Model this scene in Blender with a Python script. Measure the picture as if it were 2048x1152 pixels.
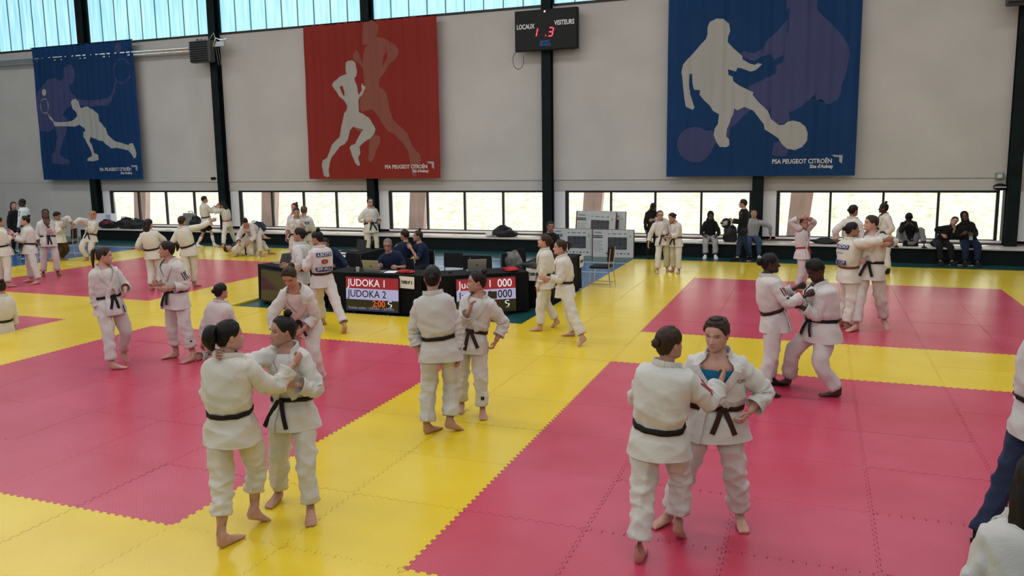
import bpy, bmesh, math, random
import numpy as np
from mathutils import Vector, Matrix, Euler

for o in list(bpy.data.objects):
    bpy.data.objects.remove(o, do_unlink=True)
SC = bpy.context.scene
COL = SC.collection
R = math.radians
PI = math.pi
rng = np.random.default_rng(7)

# ------------------------------------------------------------------ camera
cam = bpy.data.cameras.new('camera')
cam.sensor_fit = 'HORIZONTAL'
cam.sensor_width = 36.0
cam.lens = 1634.46 * 36.0 / 2048.0
cam.shift_x = (1024 - 989.40) / 2048
cam.shift_y = (551.78 - 576) / 2048
cam.clip_end = 300
camo = bpy.data.objects.new('camera', cam)
COL.objects.link(camo)
_yaw, _pit, _rol = 0.376505, 0.144201, -0.0162505
_f = Vector((-math.sin(_yaw) * math.cos(_pit), math.cos(_yaw) * math.cos(_pit), -math.sin(_pit)))
_r = Vector((math.cos(_yaw), math.sin(_yaw), 0))
_u = _r.cross(_f)
_r2 = _r * math.cos(_rol) + _u * math.sin(_rol)
_u2 = _u * math.cos(_rol) - _r * math.sin(_rol)
M = Matrix((_r2, _u2, -_f)).transposed().to_4x4()
M.translation = Vector((2.5197, -10.6109, 2.7618))
camo.matrix_world = M
SC.camera = camo

# ------------------------------------------------------------------ exposure, world, sun, daylight
SC.view_settings.view_transform = 'Standard'
SC.view_settings.look = 'None'
SC.view_settings.exposure = -0.08
SC.view_settings.gamma = 1.0
SC.view_settings.use_curve_mapping = False
W = bpy.data.worlds.new('sky')
SC.world = W
W.use_nodes = True
_bg = W.node_tree.nodes['Background']
_bg.inputs[0].default_value = (0.78, 0.90, 1.0, 1)
_bg.inputs[1].default_value = 1.5


def light(name, kind, loc, rot, energy, color=(1, 1, 1), **kw):
    d = bpy.data.lights.new(name, kind)
    d.energy = energy
    d.color = color
    for k, v in kw.items():
        setattr(d, k, v)
    o = bpy.data.objects.new(name, d)
    o.location = loc
    o.rotation_euler = rot
    COL.objects.link(o)
    return o


# the sun stands beyond the hall, high over the grass bank
light('sun', 'SUN', (0, 40, 40), (R(-24), R(14), 0), 6.6, (1.0, 0.96, 0.90), angle=R(0.6))
# rooflights of the hall: long strips in the ceiling
for _y, _e in ((7.0, 1000), (0.0, 1150), (-7.5, 950)):
    light('rooflight', 'AREA', (-9.0, _y, 9.93), (0, 0, 0), _e, (0.985, 0.985, 1.0),
          shape='RECTANGLE', size=40.0, size_y=1.6)
# added fill light high behind the camera; no window is built there
light('front_fill_light', 'AREA', (-9.0, -18.8, 8.2), (R(72), 0, 0), 1400, (0.99, 0.99, 1.0),
      shape='RECTANGLE', size=44.0, size_y=2.6)

# ------------------------------------------------------------------ materials
MATS = {}


def mat(name, color, rough=0.6, spec=0.5, metal=0.0, var=0.0, vscale=6.0, bump=0.0, bscale=120.0,
        sheen=0.0, color2=None, coat=0.0, emis=None, estr=0.0, stretch=None, detail=4.0):
    """Principled material with a noise colour variation and a fine noise bump"""
    if name in MATS:
        return MATS[name]
    m = bpy.data.materials.new(name)
    m.use_nodes = True
    nt = m.node_tree
    b = nt.nodes['Principled BSDF']
    c = (*color, 1)
    b.inputs['Base Color'].default_value = c
    b.inputs['Roughness'].default_value = rough
    b.inputs['Specular IOR Level'].default_value = spec
    b.inputs['Metallic'].default_value = metal
    if sheen:
        b.inputs['Sheen Weight'].default_value = sheen
    if coat:
        b.inputs['Coat Weight'].default_value = coat
    tc = None
    if var or bump or color2:
        tc = nt.nodes.new('ShaderNodeTexCoord').outputs['Object']
        if stretch:
            mp = nt.nodes.new('ShaderNodeMapping')
            mp.inputs['Scale'].default_value = stretch
            nt.links.new(tc, mp.inputs[0])
            tc = mp.outputs[0]
    if var or color2:
        n = nt.nodes.new('ShaderNodeTexNoise')
        n.inputs['Scale'].default_value = vscale
        n.inputs['Detail'].default_value = detail
        nt.links.new(tc, n.inputs['Vector'])
        rp = nt.nodes.new('ShaderNodeValToRGB')
        rp.color_ramp.elements[0].position = 0.32
        rp.color_ramp.elements[1].position = 0.68
        a = color2 if color2 else tuple(x * (1 - var) for x in color)
        d = color if color2 else tuple(min(1, x * (1 + var)) for x in color)
        rp.color_ramp.elements[0].color = (*a, 1)
        rp.color_ramp.elements[1].color = (*d, 1)
        nt.links.new(n.outputs['Fac'], rp.inputs[0])
        nt.links.new(rp.outputs[0], b.inputs['Base Color'])
    if bump:
        n = nt.nodes.new('ShaderNodeTexNoise')
        n.inputs['Scale'].default_value = bscale
        n.inputs['Detail'].default_value = 3
        nt.links.new(tc, n.inputs['Vector'])
        bp = nt.nodes.new('ShaderNodeBump')
        bp.inputs['Strength'].default_value = bump
        bp.inputs['Distance'].default_value = 0.01
        nt.links.new(n.outputs['Fac'], bp.inputs['Height'])
        nt.links.new(bp.outputs[0], b.inputs['Normal'])
    if emis:
        b.inputs['Emission Color'].default_value = (*emis, 1)
        b.inputs['Emission Strength'].default_value = estr
    MATS[name] = m
    return m


def mat_tile(name, ca, cb, rough, relief, groove):
    """foam puzzle tile: worn colour, embossed tatami grain"""
    m = bpy.data.materials.new(name)
    m.use_nodes = True
    nt = m.node_tree
    N, L = nt.nodes, nt.links
    b = N['Principled BSDF']
    b.inputs['Specular IOR Level'].default_value = 0.5
    geo = N.new('ShaderNodeNewGeometry')
    n1 = N.new('ShaderNodeTexNoise')
    n1.inputs['Scale'].default_value = 0.9
    n1.inputs['Detail'].default_value = 5
    L.new(geo.outputs['Position'], n1.inputs['Vector'])
    oi = N.new('ShaderNodeObjectInfo')
    mx = N.new('ShaderNodeMath')
    mx.operation = 'MULTIPLY_ADD'
    mx.inputs[1].default_value = 0.09
    L.new(oi.outputs['Random'], mx.inputs[0])
    L.new(n1.outputs['Fac'], mx.inputs[2])
    rp = N.new('ShaderNodeValToRGB')
    rp.color_ramp.elements[0].position = 0.30
    rp.color_ramp.elements[1].position = 0.80
    rp.color_ramp.elements[0].color = (*ca, 1)
    rp.color_ramp.elements[1].color = (*cb, 1)
    L.new(mx.outputs[0], rp.inputs[0])
    # small dark scuffs
    n2 = N.new('ShaderNodeTexNoise')
    n2.inputs['Scale'].default_value = 5.0
    n2.inputs['Detail'].default_value = 8
    n2.inputs['Roughness'].default_value = 0.7
    L.new(geo.outputs['Position'], n2.inputs['Vector'])
    r2 = N.new('ShaderNodeValToRGB')
    r2.color_ramp.elements[0].position = 0.22
    r2.color_ramp.elements[0].color = (0.55, 0.5, 0.5, 1)
    r2.color_ramp.elements[1].position = 0.36
    r2.color_ramp.elements[1].color = (1, 1, 1, 1)
    L.new(n2.outputs['Fac'], r2.inputs[0])
    mul = N.new('ShaderNodeMixRGB')
    mul.blend_type = 'MULTIPLY'
    mul.inputs[0].default_value = 0.3
    L.new(rp.outputs[0], mul.inputs[1])
    L.new(r2.outputs[0], mul.inputs[2])
    # tatami relief
    tc = N.new('ShaderNodeTexCoord')
    br = N.new('ShaderNodeTexBrick')
    br.inputs['Scale'].default_value = 1.0
    br.inputs['Brick Width'].default_value = 0.036
    br.inputs['Row Height'].default_value = 0.018
    br.inputs['Mortar Size'].default_value = 0.0042
    br.inputs['Mortar Smooth'].default_value = 0.6
    L.new(tc.outputs['Object'], br.inputs['Vector'])
    bp = N.new('ShaderNodeBump')
    bp.inputs['Strength'].default_value = relief
    bp.inputs['Distance'].default_value = 0.004
    bp.invert = True
    rc = N.new('ShaderNodeMixRGB')
    rc.blend_type = 'MULTIPLY'
    rc.inputs[2].default_value = (groove, groove, groove, 1)  # darkens the grooves: dirt, plus relief shade put into the colour
    L.new(br.outputs['Fac'], rc.inputs[0])
    L.new(mul.outputs[0], rc.inputs[1])
    L.new(rc.outputs[0], b.inputs['Base Color'])
    L.new(br.outputs['Fac'], bp.inputs['Height'])
    n3 = N.new('ShaderNodeTexNoise')
    n3.inputs['Scale'].default_value = 2.2
    L.new(geo.outputs['Position'], n3.inputs['Vector'])
    bp2 = N.new('ShaderNodeBump')
    bp2.inputs['Strength'].default_value = 0.05
    bp2.inputs['Distance'].default_value = 0.03
    L.new(n3.outputs['Fac'], bp2.inputs['Height'])
    L.new(bp.outputs[0], bp2.inputs['Normal'])
    L.new(bp2.outputs[0], b.inputs['Normal'])
    rr = N.new('ShaderNodeMapRange')
    rr.inputs[3].default_value = rough
    rr.inputs[4].default_value = rough + 0.05
    L.new(n2.outputs['Fac'], rr.inputs[0])
    L.new(rr.outputs[0], b.inputs['Roughness'])
    MATS[name] = m
    return m


# ------------------------------------------------------------------ mesh helpers
class Geo:
    """collects vertices and faces, then links them as one mesh object"""

    def __init__(s):
        s.v = []
        s.f = []
        s.m = []
        s.n = 0

    def add(s, verts, faces, mi=0):
        o = s.n
        verts = [tuple(map(float, p)) for p in verts]
        s.v += verts
        s.n += len(verts)
        for f in faces:
            s.f.append(tuple(i + o for i in f))
            s.m.append(mi)
        return s

    def box(s, x0, x1, y0, y1, z0, z1, mi=0, mtx=None, bev=0.0):
        if bev > 0:
            b = bev
            vs = []
            # chamfered box: 24 verts
            P = {}
            for ix, (xa, sx) in enumerate(((x0, 1), (x1, -1))):
                for iy, (ya, sy) in enumerate(((y0, 1), (y1, -1))):
                    for iz, (za, sz) in enumerate(((z0, 1), (z1, -1))):
                        for ax in range(3):
                            p = [xa + sx * b, ya + sy * b, za + sz * b]
                            p[ax] = (xa, ya, za)[ax]
                            P[(ix, iy, iz, ax)] = len(vs)
                            vs.append(p)
            fs = []
            for ax in range(3):
                for side in (0, 1):
                    o = [a for a in range(3) if a != ax]
                    q = []
                    for a, c in ((0, 0), (1, 0), (1, 1), (0, 1)):
                        k = [0, 0, 0]
                        k[ax] = side
                        k[o[0]] = a
                        k[o[1]] = c
                        q.append(P[(k[0], k[1], k[2], ax)])
                    flip = (side == 0) ^ (ax == 1)
                    fs.append(q[::-1] if flip else q)
            for ax in range(3):          # edges along ax
                o = [a for a in range(3) if a != ax]
                for a in (0, 1):
                    for c in (0, 1):
                        k0 = [0, 0, 0]
                        k1 = [0, 0, 0]
                        k1[ax] = 1
                        for k in (k0, k1):
                            k[o[0]] = a
                            k[o[1]] = c
                        q = [P[(*k0, o[0])], P[(*k1, o[0])], P[(*k1, o[1])], P[(*k0, o[1])]]
                        flip = (a ^ c) ^ (ax == 1) ^ 1
                        fs.append(q[::-1] if flip else q)
            for a in (0, 1):
                for c in (0, 1):
                    for d in (0, 1):
                        q = [P[(a, c, d, 0)], P[(a, c, d, 1)], P[(a, c, d, 2)]]
                        fs.append(q[::-1] if (a + c + d) % 2 == 0 else q)
        else:
            vs = [(x0, y0, z0), (x1, y0, z0), (x1, y1, z0), (x0, y1, z0), (x0, y0, z1), (x1, y0, z1), (x1, y1, z1), (x0, y1, z1)]
            fs = [(0, 3, 2, 1), (4, 5, 6, 7), (0, 1, 5, 4), (1, 2, 6, 5), (2, 3, 7, 6), (3, 0, 4, 7)]
        if mtx is not None:
            vs = [mtx @ Vector(p) for p in vs]
        return s.add(vs, fs, mi)

    def rings(s, rings, mi=0, cap=(True, True), closed=True):
        """rings: array (n, k, 3); consecutive rings are bridged"""
        rings = np.asarray(rings, float)
        n, k, _ = rings.shape
        fs = []
        kk = k if closed else k - 1
        for i in range(n - 1):
            for j in range(kk):
                a = i * k + j
                b = i * k + (j + 1) % k
                fs.append((a, b, b + k, a + k))
        if cap[0]:
            fs.append(tuple(range(k))[::-1])
        if cap[1]:
            fs.append(tuple((n - 1) * k + j for j in range(k)))
        return s.add(rings.reshape(-1, 3), fs, mi)

    def tube(s, pts, r, k=8, mi=0, cap=(True, True)):
        pts = np.asarray(pts, float)
        r = np.broadcast_to(np.asarray(r, float), (len(pts),))
        T = np.gradient(pts, axis=0)
        T /= np.linalg.norm(T, axis=1)[:, None] + 1e-9
        u = np.array([0, 0, 1.0]) if abs(T[0][2]) < 0.9 else np.array([1.0, 0, 0])
        rs = []
        th = np.linspace(0, 2 * PI, k, endpoint=False)
        for p, t, rr in zip(pts, T, r):
            u = u - t * (u @ t)
            u /= np.linalg.norm(u) + 1e-9
            w = np.cross(t, u)
            rs.append(p + rr * (np.cos(th)[:, None] * u + np.sin(th)[:, None] * w))
        return s.rings(rs, mi, cap)

    def ellipsoid(s, c, r, k=10, n=7, mi=0, mtx=None):
        vs = []
        for i in range(n + 1):
            a = PI * i / n
            for j in range(k):
                b = 2 * PI * j / k
                vs.append(Vector((c[0] + r[0] * math.sin(a) * math.cos(b), c[1] + r[1] * math.sin(a) * math.sin(b), c[2] + r[2] * math.cos(a))))
        if mtx is not None:
            vs = [mtx @ p for p in vs]
        fs = []
        for i in range(n):
            for j in range(k):
                a = i * k + j
                b = i * k + (j + 1) % k
                fs.append((a, a + k, b + k, b))
        return s.add(vs, fs, mi)

    def build(s, name, mats, parent=None, smooth=False, loc=None, rot=None, shade=None):
        me = bpy.data.meshes.new(name)
        me.from_pydata(s.v, [], s.f)
        if not isinstance(mats, (list, tuple)):
            mats = [mats]
        for m in mats:
            me.materials.append(m)
        if len(mats) > 1:
            me.polygons.foreach_set('material_index', s.m)
        if smooth:
            me.polygons.foreach_set('use_smooth', [True] * len(me.polygons))
        me.update()
        return link(name, me, parent, loc, rot)


def link(name, me, parent=None, loc=None, rot=None):
    o = bpy.data.objects.new(name, me)
    COL.objects.link(o)
    if parent is not None:
        o.parent = parent
    if loc is not None:
        o.location = loc
    if rot is not None:
        o.rotation_euler = rot
    return o


def tag(o, label, cat, group=None):
    o['label'] = label
    o['category'] = cat
    if group:
        o['group'] = group
    return o


def empty(name, loc=(0, 0, 0), rz=0.0):
    o = bpy.data.objects.new(name, None)
    o.empty_display_size = 0.1
    COL.objects.link(o)
    o.location = loc
    o.rotation_euler = (0, 0, rz)
    return o


def struct(o):
    o['kind'] = 'structure'
    return o


def text(name, body, size, m, parent, loc, rot=(PI / 2, 0, 0), align='CENTER', sx=1.0, bold=0.0, ext=0.0015, shear=0.0):
    cu = bpy.data.curves.new(name, 'FONT')
    cu.body = body
    cu.size = size
    cu.align_x = align
    cu.align_y = 'CENTER'
    cu.offset = bold
    cu.extrude = ext
    cu.shear = shear
    cu.resolution_u = 3
    t = bpy.data.objects.new(name, cu)
    COL.objects.link(t)
    dg = bpy.context.evaluated_depsgraph_get()
    me = bpy.data.meshes.new_from_object(t.evaluated_get(dg))
    bpy.data.objects.remove(t, do_unlink=True)
    bpy.data.curves.remove(cu)
    me.materials.clear()
    me.materials.append(m)
    if sx != 1.0:
        me.transform(Matrix.Diagonal((sx, 1, 1, 1)))
    return link(name, me, parent, loc, rot)


FLOOR = -0.04
# ================================================================== the hall
m_wall = mat('wall_paint', (0.50, 0.485, 0.465), 0.85, 0.2, var=0.05, vscale=0.9, bump=0.08, bscale=60)
m_wallband = mat('wall_band', (0.49, 0.475, 0.455), 0.85, 0.2, var=0.04, vscale=1.2)
m_steel = mat('green_black_steel', (0.006, 0.011, 0.012), 0.6, 0.12, var=0.2, vscale=3)
m_frame = mat('black_window_frame', (0.012, 0.012, 0.013), 0.5, 0.4)
m_jamb = mat('white_jamb', (0.75, 0.76, 0.78), 0.6)
m_ceil = mat('ceiling_deck', (0.55, 0.55, 0.53), 0.8, 0.2, var=0.05)
m_floor = mat('sports_floor_green', (0.012, 0.075, 0.078), 0.28, 0.5, var=0.15, vscale=0.6, bump=0.03, bscale=8)
m_court = mat('sports_floor_blue', (0.020, 0.115, 0.30), 0.26, 0.5, var=0.12, vscale=0.7, bump=0.03, bscale=8)
m_line = mat('court_line_white', (0.75, 0.75, 0.72), 0.4)
m_brown = mat('brown_sill_wood', (0.085, 0.030, 0.020), 0.5, var=0.25, vscale=4, stretch=(0.3, 3, 3))
m_seat = mat('varnished_bench_top', (0.62, 0.58, 0.52), 0.28, 0.5, var=0.12, vscale=2.0, stretch=(0.3, 4, 4))
m_bench = mat('bench_front_dark', (0.006, 0.010, 0.011), 0.6, 0.15, var=0.2, vscale=2)

WY = 13.0           # inner face of the long wall
COLX = [-23.0, -17.0, -11.0, -5.0, 1.0, 7.0, 13.0]

g = Geo()
g.box(-34, 15, -19, 15, FLOOR - 0.2, FLOOR)
floor = struct(g.build('floor', m_floor))
g = Geo()
g.box(-21.8, 7.9, 4.6, 10.33, FLOOR - 0.1, FLOOR + 0.0008)
g.build('court_field', m_court, floor)
g = Geo()
g.box(-24, 10.0, 10.33, 10.40, FLOOR - 0.1, FLOOR + 0.0016)
g.build('court_line', m_line, floor)
g = Geo()
g.box(-21.87, -21.80, 4.6, 10.40, FLOOR - 0.1, FLOOR + 0.0016)
g.build('court_line', m_line, floor)
g = Geo()
g.box(-24, 10.0, 8.55, 8.60, FLOOR - 0.1, FLOOR + 0.0016)
g.build('court_line', m_line, floor)

# long wall: panels above the low windows, below the translucent strip
g = Geo()
g.box(-34, 15, WY, WY + 0.3, 2.06, 7.12)
g.box(-34, -23.0, WY, WY + 0.3, FLOOR, 2.06)
g.box(-34, 15, WY, WY + 0.3, 9.75, 10.2)
g.box(13, 15, WY, WY + 0.3, FLOOR, 2.06)
wall_back = struct(g.build('wall_back', m_wall))
g = Geo()
g.box(-23.0, 13, WY + 0.015, WY + 0.3, 1.74, 2.06)
g.build('lintel_band', m_wallband, wall_back)
g = Geo()
g.box(-34, 15, WY - 0.006, WY + 0.02, 2.050, 2.062)
g.build('joint_strip', mat('joint_grey', (0.33, 0.32, 0.31), 0.8), wall_back)
g = Geo()
g.box(-23.0, 13, WY + 0.02, WY + 0.3, FLOOR, 0.42)
g.build('plinth', m_brown, wall_back)
for nm, bx in (('wall_left', (-34.2, -34, -19, 15)), ('wall_right', (15, 15.2, -19, 15)), ('wall_front', (-34, 15, -19.2, -19))):
    g = Geo()
    g.box(*bx, FLOOR, 10.2)
    struct(g.build(nm, m_wall))
g = Geo()
g.box(-34.2, 15.2, -19.2, 13.3, 10.0, 10.2)
ceiling = struct(g.build('ceiling', m_ceil))

# steel columns (I profiles)
for i, cx in enumerate(COLX):
    g = Geo()
    g.box(cx - 0.14, cx + 0.14, WY - 0.26, WY - 0.235, FLOOR, 10)
    g.box(cx - 0.14, cx + 0.14, WY - 0.025, WY + 0.0, FLOOR, 10)
    g.box(cx - 0.012, cx + 0.012, WY - 0.235, WY - 0.025, FLOOR, 10)
    g.box(cx - 0.14, cx + 0.14, WY, WY + 0.3, FLOOR, 2.06)
    g.box(cx - 0.16, cx + 0.16, WY, WY + 0.3, 7.12, 9.75)
    struct(g.build('trim_%d' % (i + 1), m_steel))
for cx in (-29.0,):
    g = Geo()
    g.box(cx - 0.16, cx + 0.16, WY, WY + 0.3, 7.12, 9.75)
    struct(g.build('trim_8', m_steel))


# low windows: one unit of four panes in each bay
def mat_glass():
    m = bpy.data.materials.new('window_glass')
    m.use_nodes = True
    nt = m.node_tree
    nt.nodes.remove(nt.nodes['Principled BSDF'])
    out = nt.nodes['Material Output']
    tr = nt.nodes.new('ShaderNodeBsdfTransparent')
    tr.inputs[0].default_value = (0.95, 0.98, 0.97, 1)
    gl = nt.nodes.new('ShaderNodeBsdfGlossy')
    gl.inputs['Roughness'].default_value = 0.02
    lw = nt.nodes.new('ShaderNodeLayerWeight')
    lw.inputs[0].default_value = 0.5
    pw = nt.nodes.new('ShaderNodeMath')
    pw.operation = 'POWER'
    pw.inputs[1].default_value = 4.0
    nt.links.new(lw.outputs['Facing'], pw.inputs[0])
    fr = nt.nodes.new('ShaderNodeMath')
    fr.operation = 'MULTIPLY_ADD'
    fr.inputs[1].default_value = 0.5
    fr.inputs[2].default_value = 0.03
    nt.links.new(pw.outputs[0], fr.inputs[0])
    mx = nt.nodes.new('ShaderNodeMixShader')
    nt.links.new(fr.outputs[0], mx.inputs[0])
    nt.links.new(tr.outputs[0], mx.inputs[1])
    nt.links.new(gl.outputs[0], mx.inputs[2])
    nt.links.new(mx.outputs[0], out.inputs[0])
    return m


m_glass = mat_glass()
FY = WY + 0.10
for i in range(6):
    x0, x1 = COLX[i] + 0.14, COLX[i + 1] - 0.14
    a = x0 + 0.34                      # white jamb beside the left column, then the frame
    b = x1 - 0.02
    if i == 4:
        b = x1 - 0.10
    g = Geo()
    g.box(a, b, FY - 0.03, FY + 0.05, 1.68, 1.74)
    g.box(a, b, FY - 0.03, FY + 0.05, 0.475, 0.50)
    g.box(a, a + 0.09, FY - 0.03, FY + 0.05, 0.50, 1.68)
    g.box(b - 0.07, b, FY - 0.03, FY + 0.05, 0.50, 1.68)
    win = struct(g.build('window_%d' % (i + 1), m_frame))
    g = Geo()
    g.box(x0, a, FY - 0.06, FY + 0.2, 0.42, 1.74)
    g.build('jamb', m_jamb, win)
    g = Geo()
    g.box(x0, x1, FY - 0.06, FY + 0.2, 0.42, 0.475)
    g.build('window_sill', m_jamb, win)
    w = (b - 0.07 - a - 0.09) / 4
    for k in range(4):
        xa = a + 0.09 + k * w
        g = Geo()
        g.box(xa + (0.022 if k else 0), xa + w - (0.022 if k < 3 else 0), FY + 0.004, FY + 0.012, 0.50, 1.68)
        g.build('glass_pane', m_glass, win)
        if k:
            g = Geo()
            g.box(xa - 0.028, xa + 0.028, FY - 0.035, FY + 0.05, 0.50, 1.68)
            g.build('mullion', m_frame, win)


# translucent strip windows high in the wall, vertical panels
def mat_poly():
    m = bpy.data.materials.new('translucent_panel_cyan')
    m.use_nodes = True
    nt = m.node_tree
    b = nt.nodes['Principled BSDF']
    b.inputs['Base Color'].default_value = (0.25, 0.45, 0.5, 1)
    b.inputs['Roughness'].default_value = 0.35
    tc = nt.nodes.new('ShaderNodeTexCoord')
    mp = nt.nodes.new('ShaderNodeMapping')
    mp.inputs['Scale'].default_value = (5.0, 1.0, 0.35)
    nt.links.new(tc.outputs['Object'], mp.inputs[0])
    n = nt.nodes.new('ShaderNodeTexNoise')
    n.inputs['Scale'].default_value = 1.6
    n.inputs['Detail'].default_value = 3
    nt.links.new(mp.outputs[0], n.inputs['Vector'])
    rp = nt.nodes.new('ShaderNodeValToRGB')
    rp.color_ramp.elements[0].position = 0.3
    rp.color_ramp.elements[1].position = 0.7
    rp.color_ramp.elements[0].color = (0.26, 0.66, 0.84, 1)
    rp.color_ramp.elements[1].color = (0.62, 0.95, 1.0, 1)
    nt.links.new(n.outputs['Fac'], rp.inputs[0])
    nt.links.new(rp.outputs[0], b.inputs['Emission Color'])
    b.inputs['Emission Strength'].default_value = 1.0  # panels glow by emission, standing in for daylight coming through them
    return m


m_poly = mat_poly()
m_rib = mat('panel_rib', (0.10, 0.22, 0.25), 0.6)
edges = [-34.0, -29.0] + COLX
for i in range(len(edges) - 1):
    x0, x1 = edges[i] + 0.16, edges[i + 1] - 0.16
    g = Geo()
    g.box(x0, x1, WY - 0.02, WY + 0.12, 7.08, 7.15)
    g.box(x0, x1, WY + 0.0, WY + 0.12, 9.70, 9.75)
    hw = struct(g.build('window_%d' % (i + 7), m_frame))
    n = 9 if x1 - x0 > 5.2 else 8
    w = (x1 - x0) / n
    for k in range(n):
        g = Geo()
        g.box(x0 + k * w + 0.012, x0 + (k + 1) * w - 0.012, WY + 0.07, WY + 0.10, 7.15, 9.70)
        g.build('panel', m_poly, hw)
        if k:
            g = Geo()
            g.box(x0 + k * w - 0.013, x0 + k * w + 0.013, WY + 0.045, WY + 0.11, 7.15, 9.70)
            g.build('rib', m_rib, hw)

# bench along the window wall
g = Geo()
g.box(-23.2, 13, 12.19, WY - 0.27, FLOOR, 0.325, bev=0.01)
bench = tag(g.build('bench', m_bench), 'long dark built-in bench with pale top below the low windows', 'bench')
g = Geo()
g.box(-23.2, 13, 12.13, WY + 0.02, 0.325, 0.37, bev=0.008)
g.build('bench_top', m_seat, bench)

# outside: ground, sunlit grass bank and leaning posts
def mat_grass():
    m = bpy.data.materials.new('dry_grass')
    m.use_nodes = True
    nt = m.node_tree
    b = nt.nodes['Principled BSDF']
    b.inputs['Roughness'].default_value = 0.9
    b.inputs['Specular IOR Level'].default_value = 0.1
    geo = nt.nodes.new('ShaderNodeNewGeometry')
    mp = nt.nodes.new('ShaderNodeMapping')
    mp.inputs['Scale'].default_value = (1.0, 1.0, 2.6)
    nt.links.new(geo.outputs['Position'], mp.inputs[0])
    n = nt.nodes.new('ShaderNodeTexNoise')
    n.inputs['Scale'].default_value = 3.2
    n.inputs['Detail'].default_value = 10
    n.inputs['Roughness'].default_value = 0.75
    nt.links.new(mp.outputs[0], n.inputs['Vector'])
    rp = nt.nodes.new('ShaderNodeValToRGB')
    e = rp.color_ramp.elements
    e[0].position = 0.30
    e[0].color = (0.38, 0.34, 0.20, 1)
    e[1].position = 0.56
    e[1].color = (0.74, 0.71, 0.62, 1)
    x = e.new(0.44)
    x.color = (0.58, 0.54, 0.40, 1)
    nt.links.new(n.outputs['Fac'], rp.inputs[0])
    nt.links.new(rp.outputs[0], b.inputs['Base Color'])
    return m


g = Geo()
nx, ny = 140, 26
vs = []
for j in range(ny):
    t = j / (ny - 1)
    for i in range(nx):
        x = -60 + 100 * i / (nx - 1)
        y = 15.2 + 9 * t
        z = -0.35 + max(0, (t - 0.04)) * 5.6 + 0.06 * math.sin(x * 1.7 + j) * math.sin(j * 1.3 + x * 0.4)
        vs.append((x, y, z))
g.add(vs, [(j * nx + i, j * nx + i + 1, (j + 1) * nx + i + 1, (j + 1) * nx + i) for j in range(ny - 1) for i in range(nx - 1)])
bank = g.build('grass_bank', mat_grass(), smooth=True)
bank['kind'] = 'structure'
g = Geo()
g.box(-60, 40, 13.3, 15.3, -0.6, -0.3)
struct(g.build('terrace', mat('terrace_gravel', (0.35, 0.33, 0.29), 0.9, var=0.2, vscale=5, bump=0.3, bscale=40)))
m_post = mat('glare_washed_timber', (0.66, 0.43, 0.38), 0.8, var=0.12, vscale=3, stretch=(3, 3, 0.4))  # red-brown timber paled in its colour, standing in for window glare
m_postp = mat('post_side_pale', (0.62, 0.56, 0.58), 0.8)
for i, cx in enumerate(COLX):
    g = Geo()
    x0, x1, lean = cx + 0.68, cx + 1.20, 0.26
    if i == 5:
        x0, x1, lean = cx + 0.55, cx + 1.1, 0.26
    g.add([(x0, 13.9, -0.4), (x1, 13.9, -0.4), (x1, 14.15, -0.4), (x0, 14.15, -0.4),
           (x0 + lean, 13.9, 3.2), (x1 + lean + 0.12, 13.9, 3.2), (x1 + lean + 0.12, 14.15, 3.2), (x0 + lean, 14.15, 3.2)],
          [(0, 3, 2, 1), (4, 5, 6, 7), (0, 1, 5, 4), (1, 2, 6, 5), (2, 3, 7, 6), (3, 0, 4, 7)])
    p = g.build('leaning_post', m_post)
    tag(p, 'red-brown leaning timber post outside, ' + ['at the leftmost window end above the piled bags', 'just right of the column behind the bending man',
        'right of the column behind the woman with hands on hips', 'behind the seated man and white cartons', 'behind the standing man in black jacket',
        'at the far right window end', 'beyond the right edge'][i], 'post', 'leaning posts outside the windows')

# ================================================================== puzzle mats
PINK = mat_tile('pink_foam', (0.56, 0.040, 0.090), (0.66, 0.080, 0.155), 0.21, 0.10, 0.76)
YELL = mat_tile('yellow_foam', (0.76, 0.53, 0.012), (0.86, 0.65, 0.045), 0.19, 0.04, 0.93)


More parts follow.
